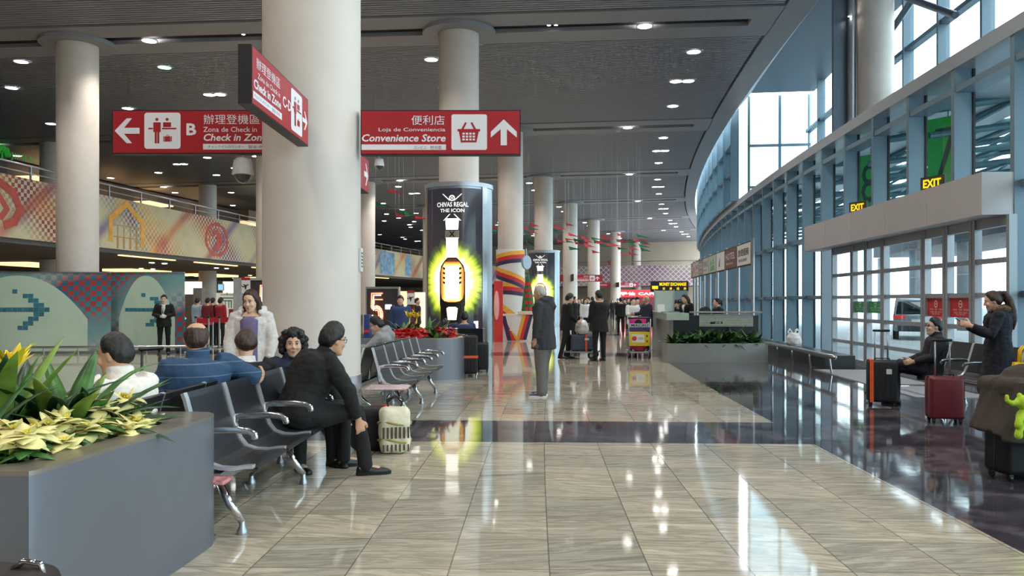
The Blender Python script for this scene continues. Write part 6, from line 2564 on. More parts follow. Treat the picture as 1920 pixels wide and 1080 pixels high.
def hairmesh(Mh, style, k=1.0):
    mb = MB()
    n, m = 28, 18
    rg = []
    for j in range(1, m):
        el = -pi / 2 + pi * j / m
        ring = []
        for i in range(n):
            a = 2 * pi * i / n
            dx, dy, dz = cos(el) * cos(a), cos(el) * sin(a), sin(el)
            f = dy                               # +1 front, -1 back
            line = style.get('front', .55) if f > .55 else None
            az = math.atan2(dy, abs(dx))         # pi/2 front, -pi/2 back
            # hairline height (unit sphere z) by azimuth: front, temple, ear, nape
            pts = [(-pi / 2, style.get('nape', -.62)), (-.6, style.get('nape', -.62) + .12), (-.1, style.get('side', -.15)), (.35, style.get('side', -.15) + .22), (.8, style.get('front', .55) - .06), (pi / 2, style.get('front', .55))]
            for (a0, h0), (a1, h1) in zip(pts, pts[1:]):
                if a0 <= az <= a1:
                    line = h0 + (h1 - h0) * (az - a0) / (a1 - a0)
                    break
            over = (dz - line) / .3
            t = max(-.02, min(1, over)) if over > 0 else max(-1, over)
            th = style.get('t', .018)
            if style.get('bald') and dz > style['bald'] and dy > -.75:
                t = -1
            rad = 1.0
            off = th * t if t > 0 else .03 * t
            top = style.get('top', 0) * max(0, dz) ** 2 if t > 0 else 0
            ring.append(Mh @ V((.076 + off) * dx, -.004 + (.0955 + off) * dy, .002 + (.1185 + off + top) * dz))
        rg.append(ring)
    mb.loft(rg)
    for pts, rad in style.get('locks', ()):
        mb.tube([Mh @ V(*p) for p in pts], rad, 10, round_=True)
    for c, r in style.get('puffs', ()):
        mb.ball(Mh @ V(*c), r, 12, 8)
    return mb


SHORT = dict(front=.52, side=-.1, nape=-.55, t=.021, top=.008)
SHORTT = dict(front=.46, side=-.15, nape=-.6, t=.027, top=.014)
LONG = dict(front=.62, side=-.35, nape=-.8, t=.02, locks=[([(sx * .066, .0, .06), (sx * .084, -.01, -.04), (sx * .085, -.005, -.13), (sx * .075, .01, -.19)], [(.028, .022), (.03, .024), (.03, .022), (.015, .012)]) for sx in (-1, 1)] + [([(x, -.08, .02), (x * 1.2, -.095, -.08), (x * 1.2, -.09, -.19)], [.035, .036, .02]) for x in (-.045, 0, .045)])
CURLY = dict(front=.5, side=-.3, nape=-.6, t=.03, top=.02, puffs=[((.105 * cos(a), -.02 + .09 * sin(a), z), .036) for z in (-.06, -.01, .05) for a in (0.1, -.5, -1.1, -1.57, -2.0, -2.6, -3.24)] + [((.07 * cos(a), .06 * sin(a), .105), .04) for a in (0, 1.2, 2.4, 3.6, 4.8)])
PONY = dict(front=.6, side=-.1, nape=-.55, t=.016, locks=[([(0, -.10, .06), (0, -.14, .05), (0, -.155, -.03), (.01, -.15, -.12)], [.025, .03, .03, .012])])
BIGPONY = dict(front=.6, side=-.2, nape=-.6, t=.02, locks=[([(0, -.09, .09), (0, -.15, .07), (.0, -.18, -.03), (0, -.18, -.16), (0.01, -.165, -.30), (0.01, -.15, -.40)], [.03, .042, .055, .06, .05, .015])])
BUZZ = dict(front=.5, side=-.1, nape=-.55, t=.015, top=.004)
BALD = dict(front=.9, side=.0, nape=-.55, t=.012, bald=.72)
BALD2 = dict(front=2.0, side=.1, nape=-.5, t=.006, bald=.5)


def person(label, loc, face, top, trousers, shoes, hair=SHORT, hairmat=None, skinm=None, k=1.0, pz=None, spine=((0, 0, 1), (0, 0, 1)), twist=0.0, lean=0.0,
           arms=None, legs=None, look=None, pitch=0.0, vox=.012, hem=-.14, coatmat_extra=None, sleeve=1.0, collar=None, glasses=False, eyes=False, wide=1.0,
           hood=None, inner=None, hands=(.45, .45), handn=None, group=None, footyaw=(.12, -.12), skirt=0.0, name='person', beltm=None, roll=0.0, shirt_v=None, gloves=None, loose=1.0, neck_t=.50):
    skinm = skinm or SKIN
    hairmat = hairmat or HBLK
    d1, d2 = V(*spine[0]).normalized(), V(*spine[1]).normalized()
    A = dict(L=((-.12, .02, -1), (-.02, .15, -1), (0, .15, -1)), R=((.12, .02, -1), (.02, .15, -1), (0, .15, -1)))
    A.update(arms or {})
    Lg = dict(L=((-.04, .03, -1), (-.0, -.04, -1)), R=((.04, .03, -1), (.0, -.04, -1)))
    Lg.update(legs or {})
    rp = V(1, 0, 0)
    rc = V(cos(twist), sin(twist), 0)
    # legs first so that the lower foot meets the floor
    ank = {}
    low = 9
    for q, sx in (('L', -1), ('R', 1)):
        t, s = V(*Lg[q][0]).normalized(), V(*Lg[q][1]).normalized()
        if pz is not None and s.z < -.9:
            tz = max(-.5, min(.5, (.085 + .42 * -s.z - pz) / .43))
            h_ = V(t.x, t.y, 0).normalized() * math.sqrt(1 - tz * tz)
            t = V(h_.x, h_.y, tz)
        hip = rp * .09 * sx * wide
        kn = hip + t * .43
        an = kn + s * .42
        ank[q] = (hip, kn, an, s)
        low = min(low, an.z)
    if pz is None:
        pz = -low + .085
    pel = V(0, 0, pz)
    for q in ank:
        ank[q] = tuple(pel + p for p in ank[q][:3]) + (ank[q][3],)
    chest = pel + d1 * .28
    neck = chest + d2 * .24

    def spine_at(t):
        if t < 0:
            return pel + V(0, 0, 1) * t * .3 + d1 * t * .7, d1, rp
        f = min(1, t / .52)
        a, b, c = pel, pel + d1 * .28, neck
        # quadratic through the three joints
        m = b + (b - (a + c) / 2) * .9
        p = a * (1 - f) ** 2 + m * 2 * f * (1 - f) + c * f * f
        tg = ((m - a) * (1 - f) + (c - m) * f).normalized()
        if t > .52:
            p = neck + d2 * (t - .52)
            tg = d2
        r = (rp * (1 - f) + rc * f).normalized()
        return p, tg, r

    def trings(extra, t0, t1, sc=1.0, n=18):
        rg = []
        for t, rx, ry in TORSO:
            if t < t0 or t > t1:
                continue
            p, tg, r = spine_at(t)
            r = (r - tg * r.dot(tg)).normalized()
            f = tg.cross(r)
            ex = extra(t) if callable(extra) else extra
            w = wide if t < .46 else 1.0
            rg.append([p + r * (rx * w + ex) * cos(a) + f * (ry * w + ex) * sin(a) for a in [2 * pi * i / n for i in range(n)]])
        return rg

    p, tg, r = spine_at(.47)
    f_ = tg.cross(r)
    sh = {'L': p - r * .178 * (.5 + .5 * wide), 'R': p + r * .178 * (.5 + .5 * wide)}
    # head
    yaw = 0.0
    fa = math.atan2(-face[0], face[1])
    if look is not None:
        yaw = math.atan2(-look[0], look[1]) - fa
        yaw = (yaw + pi) % (2 * pi) - pi
    hc = neck + d2 * .07 + V(0, .035, .05)
    Mh = Matrix.Translation(hc) @ Matrix.Rotation(yaw, 4, 'Z') @ Matrix.Rotation(pitch, 4, 'X') @ Matrix.Rotation(roll, 4, 'Y')
    # ---------------- body
    mb = MB()
    add_head(mb, Mh, vox < .012)
    mb.tube([neck - d2 * .06, neck + d2 * .02, hc + Mh.to_3x3() @ V(0, -.025, -.05)], [.062, .054, .052], 14)
    mb.loft(trings(-.022, -.14, .6))
    arm = {}
    for q, sx in (('L', -1), ('R', 1)):
        u, fo, hd_ = [V(*x).normalized() for x in A[q]]
        el = sh[q] + u * .285
        wr = el + fo * .245
        arm[q] = (sh[q], el, wr, hd_)
        mb.tube([sh[q] - u * .0, sh[q] + u * .1, el, el + fo * .07, wr], [.043, .041, .036, .037, .026], 10, round_=True)
        nrm = V(*(handn or {}).get(q, (-sx, 0.0, 0.0)))
        add_hand(mb, wr, hd_, nrm, sx, hands[0 if q == 'L' else 1])
        hip, kn, an, s = ank[q]
        mb.tube([hip, hip + (kn - hip) * .4, kn, kn + (an - kn) * .3, an], [.075, .07, .05, .05, .034], 10, round_=True)
        y = footyaw[0 if q == 'L' else 1]
        fd = V(-sin(y), cos(y), 0)
        mb.tube([an + V(0, 0, -.03) - fd * .03, an + V(0, 0, -.045) + fd * .1], [.035, .03], 8, round_=True)
    me = remesh(mb, vox * .8 if vox < .012 else vox, 3, .4)
    inv = Mh.inverted()
    root = link(name, me, [skinm, LIP] + ([gloves] if gloves else []), None, True, (loc[0], loc[1], loc[2] if len(loc) > 2 else 0), fa)
    root.scale = (k, k, k)
    tag(root, label, 'person', group)
    for pl in me.polygons:
        c = inv @ pl.center
        if gloves and any((pl.center - arm[q][2]).dot(arm[q][3]) > -.01 and (pl.center - arm[q][2]).length < .22 for q in arm):
            pl.material_index = 2
    if eyes:
        for sx in (-1, 1):
            b = MB()
            b.ball(Mh @ V(sx * .031, .0855, .006), (.0135, .006, .0065), 10, 8, Mh.to_3x3().to_4x4())
            eo = b.build('eye', M('eye_white', (226, 218, 212), .3), root, True)
            b = MB()
            b.ball(Mh @ V(sx * .031, .0905, .006), (.006, .003, .006), 10, 8, Mh.to_3x3().to_4x4())
            b.build('iris', M('iris_dark', (28, 18, 14), .2), eo, True)
            b = MB()
            b.tube([Mh @ V(sx * .016, .0895, .013), Mh @ V(sx * .031, .0905, .0155), Mh @ V(sx * .046, .083, .010)], [.0018, .0028, .0018], 6)
            b.build('eyelid', M('lash_dark', (40, 26, 22), .6), root, True)
    if vox < .013:
        b = MB()
        m3 = Mh.to_3x3().to_4x4()
        b.ball(Mh @ V(0, .0885, -.0615), (.020, .0085, .0042), 14, 8, m3)
        b.ball(Mh @ V(0, .0875, -.0695), (.017, .0090, .0046), 14, 8, m3)
        b.build('lips', LIP, root, True)
        for sx in (-1, 1):
            b = MB()
            b.tube([Mh @ V(sx * .014, .0925, .029), Mh @ V(sx * .032, .0915, .035), Mh @ V(sx * .05, .08, .029)], [.003, .004, .002], 6)
            b.build('eyebrow', hairmat, root, True)
    # ---------------- hair
    hm = hairmesh(Mh, hair)
    if hair.get('locks') or hair.get('puffs'):
        hme = remesh(hm, .009 if vox < .012 else .014, 2)
        if hair.get('puffs'):
            crumple(hme, .012, 34, 2.0)
        else:
            crumple(hme, .005, 30, 1.0, (1, 1, .2))
        link('hair', hme, hairmat, root, True)
    elif vox < .014:
        hme = remesh(hm, .007, 1)
        crumple(hme, .0045, 26, 1.0 + len(label), (1, 1, .5))
        crumple(hme, .0025, 70, 2.0, (1, 1, .3))
        link('hair', hme, hairmat, root, True)
    else:
        hm.build('hair', hairmat, root, True)
    # ---------------- trousers
    if trousers:
        mb = MB()
        mb.loft(trings(.014, -.14, .07))
        for q, sx in (('L', -1), ('R', 1)):
            hip, kn, an, s = ank[q]
            th = (kn - hip).normalized()
            mb.tube([hip - th * .02, hip + (kn - hip) * .35, kn, kn + (an - kn) * .5, an + s * .015], [.098 * wide, .09 * wide * loose, .068 * loose, .060 * loose, .057 * loose], 14, round_=True)
        me = crumple(remesh(mb, vox, 4), .006, 14, 1.0 + len(label), (1, 1, .5))
        link('trousers', me, trousers, root, True)
    # ---------------- shoes
    if shoes:
        for q, yi in (('L', 0), ('R', 1)):
            an = ank[q][2]
            y = footyaw[yi]
            fd, rd = V(-sin(y), cos(y), 0), V(cos(y), sin(y), 0)
            base = V(an.x, an.y, an.z - .085)
            s_ = ank[q][3]
            tilt = 0.0
            if an.z > .2:
                tilt = -.35
            up = V(0, 0, 1)
            mb = MB()
            rg = []
            for yy, w, h in ((-.068, .022, .05), (-.055, .034, .075), (-.01, .037, .085), (.05, .039, .072), (.10, .044, .056), (.15, .043, .046), (.185, .032, .038), (.20, .014, .026)):
                c = base + fd * yy + up * (tilt * yy)
                rg.append([c + rd * w * cos(a) + up * (h if sin(a) > 0 else .0) * max(0, sin(a)) ** .7 + up * (.002 if sin(a) <= 0 else .004) for a in [2 * pi * i / 14 for i in range(14)]])
            mb.loft(rg)
            so = mb.build('shoe', shoes[0], root, True)
            if len(shoes) > 1:
                mb = MB()
                rg = []
                for yy, w in ((-.072, .024), (-.05, .039), (.05, .043), (.11, .048), (.17, .042), (.206, .016)):
                    c = base + fd * yy + up * (tilt * yy)
                    rg.append([c + rd * w, c - rd * w, c - rd * w + up * .026, c + rd * w + up * .026])
                mb.loft(rg)
                mb.build('sole', shoes[1], so, 'auto')
    # ---------------- top garment
    if inner is not None:
        mb = MB()
        mb.loft(trings(.012, -.08, .5))
        link('shirt', remesh(mb, vox, 3), inner, root, True)
    mb = MB()
    t0 = max(hem, -.11)
    th = .04
    rg = trings(lambda t: th if t < .45 else th * .7, t0, neck_t)
    if hem < -.11:
        p, tg, r = spine_at(-.10)
        r = (r - V(0, 0, 1) * r.z).normalized()
        f = V(0, 0, 1).cross(r)
        low_ = []
        nst = max(1, int((-.11 - hem) / .08))
        for i in range(nst, 0, -1):
            dd = (-.11 - hem) * i / nst
            low_.append([p - V(0, 0, dd) + r * (.165 * wide + th + skirt * dd) * cos(a) + f * (.125 * wide + th + skirt * dd) * sin(a) for a in [2 * pi * j / 18 for j in range(18)]])
        rg = low_ + [x for x in rg[1:]]
    mb.loft(rg)
    for q, sx in (('L', -1), ('R', 1)):
        s0, el, wr, hd_ = arm[q]
        u = (el - s0).normalized()
        fo = (wr - el).normalized()
        inn = s0 - (r if False else (sh['R'] - sh['L']).normalized()) * sx * .05
        if sleeve >= 1:
            mb.tube([inn, s0 + u * .02, s0 + u * .13, el, el + fo * .1, wr - fo * .015], [.07, .074, .072, .064, .060, .05], 14, round_=False)
        else:
            mb.tube([inn, s0 + u * .02, s0 + u * .13, s0 + u * (.13 + .2 * sleeve)], [.07, .074, .072, .074], 14)
    if hood:
        p, tg, r = spine_at(.46)
        f = tg.cross(r)
        mb.tube([p + r * .11 + f * .06 + tg * .04, p + r * .12 - f * .05 + tg * .07, p - f * .13 + tg * .06, p - r * .12 - f * .05 + tg * .07, p - r * .11 + f * .06 + tg * .04], [.03, .05, .062, .05, .03], 12, round_=True)
        mb.tube([p - f * .09 + tg * .05, p - f * .13 - tg * .06, p - f * .12 - tg * .13], [.085, .09, .045], 12, round_=True)
    if collar is not None and collar is True:
        p = neck
        rg = []
        for zz, rr in ((-.05, .09), (.0, .08), (.055, .076)):
            rg.append([p + d2 * zz + rc * rr * cos(a) + d2.cross(rc) * rr * sin(a) for a in [2 * pi * i / 16 for i in range(16)]])
        mb.loft(rg)
    me = remesh(mb, vox, 4)
    if vox < .014:
        crumple(me, .011, 8, 3.0 + len(label) * .7, (1, 1, .6))
        crumple(me, .005, 22, 1.0 + len(label) * .3, (.6, .6, 1.5))
    jk = link('jacket' if sleeve >= 1 else 'shirt', me, top, root, True)
    if collar is not None and collar is not True:
        cm = collar
        mb = MB()
        rg = []
        for zz, rr in ((-.06, .10), (-.01, .08), (.03, .072), (.03, .064), (-.05, .08)):
            rg.append([neck + d2 * zz + rc * rr * cos(a) + d2.cross(rc) * rr * sin(a) for a in [2 * pi * i / 18 for i in range(18)]])
        mb.loft(rg, caps=False)
        mb.build('collar', cm, root, True)
    if shirt_v is not None:                     # shirt front showing in the opening of a jacket
        p0, t_, r_ = spine_at(.47)
        mb = MB()
        pts = []
        for t, w in ((.50, .055), (.42, .045), (.30, .022), (.22, .004)):
            p, tg, r = spine_at(t)
            f = tg.cross(r)
            ryy = .115 + .042 if t < .45 else .105
            pts.append([p + f * ryy - r * w, p + f * (ryy + .006), p + f * ryy + r * w, p + f * (ryy - .03)])
        mb.loft(pts)
        mb.build('shirt_front', shirt_v, root, True)
    if glasses:
        g = MB()
        for sx in (-1, 1):
            cc = [Mh @ V(sx * .033 + .023 * cos(a), .098 - .006 * abs(cos(a)) , .004 + .017 * sin(a)) for a in [2 * pi * i / 14 for i in range(15)]]
            g.tube(cc, .0022, 6)
            g.tube([Mh @ V(sx * .056, .094, .008), Mh @ V(sx * .079, .04, .008), Mh @ V(sx * .081, -.01, .006)], .0022, 6)
        g.tube([Mh @ V(-.01, .099, .006), Mh @ V(.01, .099, .006)], .0022, 6)
        g.build('glasses', MT['black'], root, True)
    root['_'] = 0
    del root['_']
    return root, dict(Mh=Mh, arm=arm, ank=ank, neck=neck, chest=chest, spine=spine_at, fa=fa, k=k)


def wpos(root, info, p):                        # local point of a person in world space
    return Matrix.Translation(root.location) @ Matrix.Rotation(info['fa'], 4, 'Z') @ (V(*p) * info['k'])


POLO = cloth('polo_blue', (38, 68, 98), .8, .14)
_n = POLO.node_tree
_tc = node(_n, 'ShaderNodeTexCoord')
_sp = node(_n, 'ShaderNodeSeparateXYZ')
_n.links.new(_tc.outputs['Object'], _sp.inputs[0])
_st = mth(_n, 'LESS_THAN', mth(_n, 'FLOORED_MODULO', _sp.outputs[2], .085), .006)
_b = _n.nodes['Principled BSDF']
_old = _b.inputs['Base Color'].links[0].from_socket
_n.links.new(mixc(_n, mth(_n, 'MULTIPLY', _st, .22), _old, lin((170, 190, 205))), _b.inputs['Base Color'])
BLACKC, NAVY, CHARC = cloth('black', (22, 22, 24)), cloth('navy', (34, 40, 64)), cloth('charcoal', (52, 54, 60))
TRBLK, TRGRY, TRNAV = cloth('trouser_black', (20, 20, 22)), cloth('trouser_grey', (104, 102, 98)), cloth('trouser_navy', (34, 38, 54))
SHBLK = M('shoe_black', (18, 18, 20), .35, bump=.1)
SITL = dict(L=((-.16, 1, .02), (-.02, .06, -1)), R=((.16, 1, .02), (.02, .06, -1)))


def W3(x, y):
    return (x, y)


N_ = .0105
# --- foreground group on the seat rows
person('man in black with glasses leaning forward on the foreground seat row', (-1.83, 6.84), (.86, .5), BLACKC, TRBLK, [SHBLK, M('sole_black', (12, 12, 12), .7)], SHORTT, None, SKINT, 1.08, .49,
       ((0, .30, .95), (0, .52, .86)), 0, arms=dict(L=((-.12, .5, -.8), (.1, .35, -.9), (.1, .3, -1)), R=((.22, .45, -.85), (.02, .36, -.95), (-.05, .25, -1))),
       legs=dict(L=((-.12, 1, -.10), (-.0, -.02, -1)), R=((.2, 1, -.10), (.06, .12, -1))), look=(.8, .75), pitch=-.12, vox=N_, collar=True, glasses=True, hem=-.11, wide=1.22, hands=(.5, .5), footyaw=(.1, -.25))
person('seated woman with curly black hair and navy jacket facing the camera', (-2.07, 7.45), (.72, -.7), NAVY, TRBLK, [SHBLK], CURLY, None, SKIN, .99, .47,
       ((0, .02, 1), (0, .04, 1)), 0, arms=dict(L=((-.2, .2, -.95), (.5, .7, -.35), (.8, .4, -.1)), R=((.2, .2, -.95), (-.5, .7, -.35), (-.8, .4, -.1))), legs=SITL, look=(.27, -1), pitch=.02, vox=N_, collar=True, eyes=True)
wm, wi = person('standing woman in a white cardigan and purple top looking down at the seated people', (-2.86, 8.75), (.12, -1), cloth('cardigan_white', (216, 208, 204)), TRNAV, [SHBLK], LONG, HBRN, SKIN, .955, None,
                arms=dict(L=((-.22, .1, -1), (.1, .35, -.95), (.2, .4, -.9)), R=((.22, .1, -1), (-.1, .35, -.95), (-.2, .4, -.9))), look=(-.16, -1), pitch=-.22, vox=N_, eyes=True, hem=-.2, hood=True, neck_t=.45)
sp_ = wi['spine']
mb = MB()
pts = []
for t, w, o in ((.455, .07, .128), (.40, .10, .165), (.28, .095, .163), (.14, .09, .152), (.0, .095, .17), (-.09, .095, .165)):
    p, tg, r = sp_(t)
    f = tg.cross(r)
    pts.append([p + f * (o - .02) - r * w, p + f * (o + .008) - r * w * .5, p + f * (o + .008) + r * w * .5, p + f * (o - .02) + r * w, p + f * (o - .06)])
mb.loft(pts)
mb.build('purple_top', cloth('purple', (112, 98, 134)), wm, True)
person('person in a black sweater with white collar, seen from behind', (-2.36, 7.0), (-.45, .89), cloth('sweater_black', (24, 23, 26)), TRBLK, [SHBLK], dict(front=.5, side=-.2, nape=-.42, t=.024, top=.006), HBRN, SKIN, 1.02, .45,
       ((.05, .02, 1), (.05, .05, 1)), 0, legs=SITL, arms=dict(L=((-.25, .15, -.95), (.3, .8, -.3), (.5, .7, 0)), R=((.25, .15, -.95), (-.3, .8, -.3), (-.5, .7, 0))), vox=N_, collar=cloth('collar_white', (226, 224, 222)), pitch=-.05, wide=1.05)
bm_, bi = person('balding man in a blue polo shirt with his arm along the seat back', (-2.42, 6.02), (-.62, .78), POLO, cloth('jeans', (52, 62, 84)), [SHBLK], BALD, HBRN, SKINT, 1.1, .46,
                 ((.10, .06, 1), (.10, .12, 1)), .1, arms=dict(R=((.86, .02, -.5), (.45, .85, .10), (.5, .8, -.2)), L=((-.3, .25, -.9), (.1, .85, -.3), (.2, 1, -.2))), legs=SITL, look=(-.35, .93), pitch=-.05, vox=N_, sleeve=.75, collar=True, wide=1.14, hem=-.12)
# thin pale stripes knitted in the polo
person('man with cropped dark hair in a white jacket turned left behind the near planter', (-2.42, 4.98), (-.93, .37), cloth('jacket_white', (226, 222, 212)), TRNAV, [SHBLK], BUZZ, None, SKINT, 1.06, .46,
       ((0, .04, 1), (0, .10, 1)), .0, arms=dict(L=((-.2, .3, -.9), (.3, .9, -.2), (.4, .9, 0)), R=((.2, .3, -.9), (-.3, .9, -.2), (-.4, .9, 0))), legs=SITL, look=(-1, .12), pitch=-.12, vox=N_, collar=True, wide=1.05, hem=-.06)
# --- second seat row
hg, hi = person('man in a light grey hoodie sitting sideways, looking at a phone', (-2.0, 12.6), (-.97, -.1), cloth('hoodie_grey', (150, 148, 148)), TRNAV, [SHBLK], SHORTT, None, SKIN, 1.0, .5,
                ((0, .08, 1), (0, .3, 1)), 0, arms=dict(L=((-.15, .55, -.6), (.25, .95, .05), (.2, 1, .2)), R=((.15, .55, -.7), (-.25, .95, .05), (-.2, 1, .2))), legs=SITL, pitch=-.3, vox=.012, hood=True, glasses=True)
p = wpos(hg, hi, hi['arm']['L'][2] + V(.05, .12, .04))
mb = MB(); rbox(mb, -.04, .04, -.005, .005, -.075, .075, .004, 2, Matrix.Rotation(R_(-35), 4, 'X'))
tag(mb.build('phone', MT['white'], None, False, p, hi['fa']), 'white phone held by the man in the grey hoodie', 'phone')
person('man in a navy shirt sitting with his back to the camera by the tall pylon', (-1.06, 17.75), (-.15, 1), cloth('shirt_navy', (44, 54, 92)), TRBLK, [SHBLK], SHORT, None, SKINT, 1.0, .5, legs=SITL, vox=.014, wide=1.1, arms=dict(L=((-.3, .2, -.9), (.1, .9, -.3), (0, 1, 0))))
person('small child in a bright pink top behind the red flowers', (-1.5, 17.75), (.3, .95), cloth('pink', (214, 60, 130)), TRNAV, [SHBLK], PONY, None, SKIN, .82, .6, legs=SITL, vox=.014)
person('man in dark blue uniform standing before the lit shop wall', ((751 - 960) / F * 19.3, 19.3), (.05, -1), cloth('uniform_blue', (48, 66, 108)), TRBLK, [SHBLK], SHORT, None, SKINT, .96, None, vox=.014, collar=True, wide=1.15)
person('dark-haired person in black walking past the lit shop, right of the blue uniform', ((781 - 960) / F * 26, 26.0), (1, -.2), BLACKC, TRBLK, [SHBLK], PONY, None, SKIN, .95, None, vox=.02)
# --- standing in the aisle
om, oi = person('grey-haired man in dark hooded jacket standing alone in the aisle', (.50, 12.55), (-.93, .36), cloth('hooded_dark', (50, 50, 54)), TRGRY, [M('sneaker_blue', (42, 58, 104), .6), MT['white']], dict(front=.72, side=.0, nape=-.5, t=.010), HGRY, SKINT, 1.03, None,
                ((0, .0, 1), (0, .10, 1)), arms=dict(L=((-.10, .06, -1), (.02, .12, -1), (.05, .1, -1)), R=((.10, .06, -1), (-.02, .12, -1), (0, .1, -1))), legs=dict(L=((-.03, .02, -1), (0, -.03, -1)), R=((.05, .10, -1), (0, .03, -1))), pitch=-.08, vox=.0115, hood=True, hem=-.22, skirt=.14, wide=1.1, eyes=False, loose=1.3, collar=cloth('collar_white', (226, 224, 222)))
person("woman in black with short hair standing at the couple's trolley", (1.42, 20.8), (1, .15), BLACKC, TRBLK, [SHBLK], SHORTT, None, SKIN, 1.0, None, ((0, .06, 1), (0, .12, 1)), arms=dict(L=((-.1, .1, -1), (.15, .75, -.6), (.1, .9, -.4)), R=((.1, .1, -1), (-.15, .7, -.65), (-.1, .9, -.4))), legs=dict(L=((-.03, .16, -1), (0, -.02, -1)), R=((.04, -.18, -1), (0, -.26, -1))), pitch=-.2, vox=.013, hem=-.2)
person("man in a black suit, back turned, at the couple's trolley", (2.2, 20.05), (-.45, .89), cloth('suit_black', (24, 23, 25)), TRBLK, [SHBLK], SHORT, None, SKINT, 1.04, None, arms=dict(L=((-.15, .1, -1), (.15, .5, -.85), (.1, .8, -.5)), R=((.18, .1, -1), (.0, .45, -.9), (0, .7, -.6))), vox=.013, hem=-.24, skirt=.05, wide=1.1)
am, ai = person('attendant in black suit with lanyard and white gloves', (-9.83, 22.5), (.3, -.95), BLACKC, TRBLK, [SHBLK], SHORT, None, SKIN, .985, None, arms=dict(L=((-.3, .15, -1), (.75, .55, -.15), (.9, .4, -.1)), R=((.3, .15, -1), (-.75, .55, -.2), (-.9, .4, -.1))), vox=.0115, shirt_v=MT['white'], eyes=True, hem=-.16, gloves=MT['white'])
mb = MB()
for sx in (-1, 1):
    mb.tube([ai['neck'] + V(sx * .06, .07, -.0), ai['chest'] + V(sx * .045, .165, .1), ai['chest'] + V(.03, .165, -.12)], .006, 6)
mb.build('lanyard', MT['white'], am)
# --- by the counters
person('bald man in a navy coat behind the yellow-boarded trolley', ((1213 - 960) / F * 24, 24.0), (-1, -.25), cloth('coat_navy', (40, 46, 60)), TRBLK, [SHBLK], BALD2, HGRY, SKINT, .985, None, arms=dict(R=((.15, .4, -.9), (-.2, .95, -.1), (0, 1, 0))), vox=.014, hem=-.2, wide=1.1)
person('man in white shirt and black waistcoat left of the bald man', ((1186 - 960) / F * 25.6, 25.6), (.3, -1), MT['white'], TRBLK, [SHBLK], SHORT, None, SKIN, .95, None, arms=dict(L=((-.2, .3, -.9), (.5, .8, -.1), (.5, .8, 0)), R=((.2, .3, -.9), (-.5, .8, -.1), (-.5, .8, 0))), vox=.014)
vest = bpy.data.objects['person.%03d' % 0] if False else None
person('dark-jacketed man between the waistcoat man and the bald man', ((1194 - 960) / F * 27.5, 27.5), (.2, -1), CHARC, TRBLK, [SHBLK], SHORTT, None, SKIN, .96, None, vox=.018)
person('long-haired woman in black standing at the counter, looking down', ((1290 - 960) / F * 22.6, 22.6), (-.75, -.5), BLACKC, TRBLK, [SHBLK], LONG, HBRN, SKIN, 1.0, None, ((0, .08, 1), (0, .2, 1)), pitch=-.35, vox=.014, shirt_v=MT['white'])
person('dark-haired person bending over the counter, left of two heads', ((1262 - 960) / F * 25.6, 25.6), (.3, -1), BLACKC, TRBLK, [SHBLK], SHORTT, None, SKIN, .93, None, ((0, .25, 1), (0, .5, 1)), pitch=-.5, vox=.016)
person('dark-haired person reading at the counter beside the long-haired woman', ((1276 - 960) / F * 23.9, 23.9), (-.3, -1), BLACKC, TRBLK, [SHBLK], SHORTT, None, SKIN, .92, None, ((0, .2, 1), (0, .4, 1)), pitch=-.5, vox=.016)
person('clerk with black ponytail behind the slatted counter panel, facing left', ((1346 - 960) / F * 21.7, 21.7), (-1, .05), BLACKC, TRBLK, [SHBLK], PONY, None, SKIN, .93, None, vox=.013, wide=1.1)
# --- right side
person('seated man in glasses with crossed legs by the glass doors', (6.02, 11.45), (-.96, .25), cloth('jacket_dark', (34, 35, 42)), cloth('jeans_dark', (42, 46, 60)), [SHBLK], SHORT, None, SKIN, 1.0, .5, ((0, -.22, 1), (0, -.06, 1)), 0,
       arms=dict(L=((-.15, .35, -.9), (.2, .9, -.25), (.1, 1, -.2)), R=((.15, .35, -.9), (-.2, .9, -.3), (-.1, 1, -.2))), legs=dict(R=((.06, 1, .02), (0, .02, -1)), L=((.06, .98, .26), (.25, .62, -.75))), look=(-1, .1), pitch=.12, vox=N_, collar=True, glasses=True, eyes=True)
sw, si = person('woman in a fur-hooded navy parka looking at her phone', (5.98, 9.8), (-.93, .37), cloth('parka_navy', (26, 28, 40)), TRBLK, [M('shoe_red', (170, 34, 48), .5), MT['white']], BIGPONY, HBRN, SKIN, .955, None, ((0, .0, 1), (0, .08, 1)), 0,
               arms=dict(L=((-.12, .35, -.93), (.12, .88, .45), (.1, .9, .35)), R=((.12, .35, -.93), (-.25, .85, .42), (-.1, .9, .35))), pitch=-.22, vox=N_, hem=-.42, skirt=.12, hood=True, wide=1.08, hands=(.6, .6))
sp_ = si['spine']
p, tg, r = sp_(.47)
f = tg.cross(r)
mb = MB()
mb.tube([p + r * .14 + f * .05 + tg * .05, p + r * .14 - f * .06 + tg * .07, p - f * .155 + tg * .03, p - r * .14 - f * .06 + tg * .07, p - r * .14 + f * .05 + tg * .05], [.025, .038, .045, .038, .025], 14, round_=True)
link('fur_trim', crumple(remesh(mb, .009, 2), .012, 60, 1.0), M('fur_brown', (120, 92, 66), .95, var=.3, scale=60, bump=.8), sw, True)
p = wpos(sw, si, (si['arm']['L'][2] + si['arm']['R'][2]) / 2 + V(0, .1, .05))
mb = MB(); rbox(mb, -.04, .04, -.005, .005, -.075, .075, .004, 2, Matrix.Rotation(R_(-50), 4, 'X'))
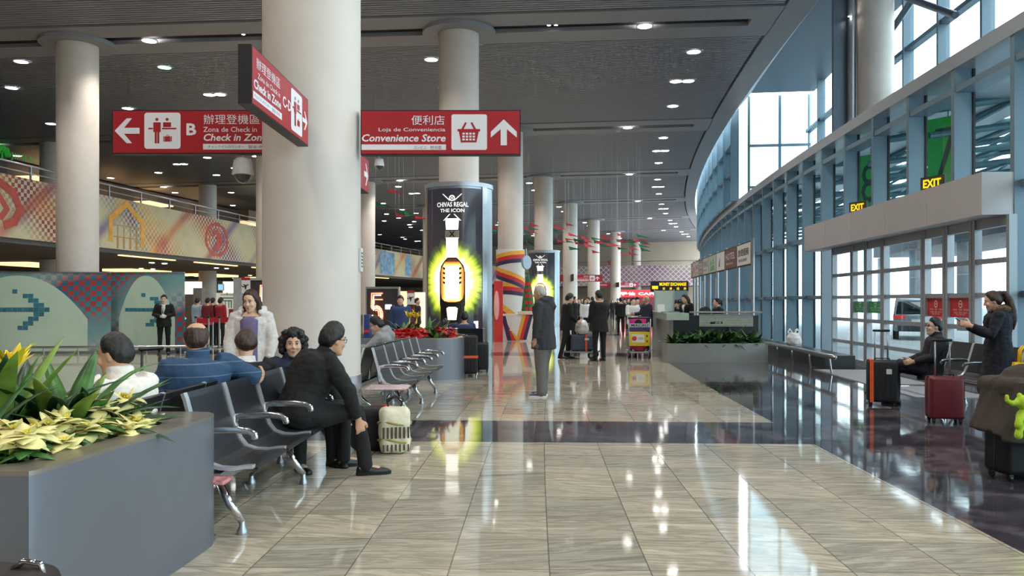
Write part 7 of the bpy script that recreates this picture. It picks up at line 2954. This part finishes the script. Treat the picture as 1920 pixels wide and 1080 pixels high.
tag(mb.build('phone', MT['blackgl'], None, False, p, si['fa']), 'dark phone held up by the woman in the parka', 'phone')
# --- check-in queue
for px, Y, top, lb, hr in ((370, 27.5, cloth('shirt_pale_blue', (160, 180, 200)), 'person in a pale blue shirt at the queue barrier', SHORTT), (389, 27.0, cloth('dark_red', (110, 30, 40)), 'person in a dark red jacket in the queue, left of the black jacket', SHORT), (398, 27.4, BLACKC, 'person in a black jacket in the queue between the two red ones', SHORT), (413, 27.0, cloth('red_jacket', (150, 30, 42)), 'person in a brighter red jacket at the right of the queue', SHORTT)):
    person(lb, ((px - 960) / F * Y, Y), (.4, .9), top, TRBLK, [SHBLK], hr, None, SKIN, .95, None, vox=.018)
# --- far background
bg_ = [(1076, 34, (.8, -.5), BLACKC, 'far person in black partly hidden by the couple, leftmost', LONG, 1.0), (1086, 37, (-.4, -1), CHARC, 'far person in charcoal behind the white plastic bag', SHORT, .97), (1097, 36, (.2, -1), MT['white'], 'far person in a pale top between the couple', LONG, .95),
       (1104, 40, (-.8, -.5), BLACKC, 'far person in black just left of the suited man', SHORT, 1.0), (1090, 48, (.2, -1), NAVY, 'distant person in navy seen between the couple', SHORT, 1.0), (1111, 44, (0, 1), CHARC, 'distant tall person in grey behind the suited man', SHORTT, 1.02),
       (1164, 36, (0, 1), BLACKC, 'person in a black jacket walking away left of the trolley', SHORT, .98), (1172, 41, (-.3, -1), CHARC, 'distant person in grey left of the waistcoat man', SHORTT, .96), (1178, 52, (0, -1), BLACKC, 'distant person in black left of the waistcoat man', SHORT, 1.0),
       (1158, 60, (.2, -1), NAVY, 'very distant person in navy near the red shop', SHORT, 1.0), (1148, 66, (.2, -1), BLACKC, 'very distant person in black near the red shop', LONG, .95), (1128, 58, (.6, -.7), CHARC, 'very distant person under the far red sign', SHORT, 1.0)]
for px, Y, fc, top, lb, hr, k in bg_:
    person(lb, ((px - 960) / F * Y, Y), fc, top, TRBLK, [SHBLK], hr, None, SKIN, k, None, vox=.022)
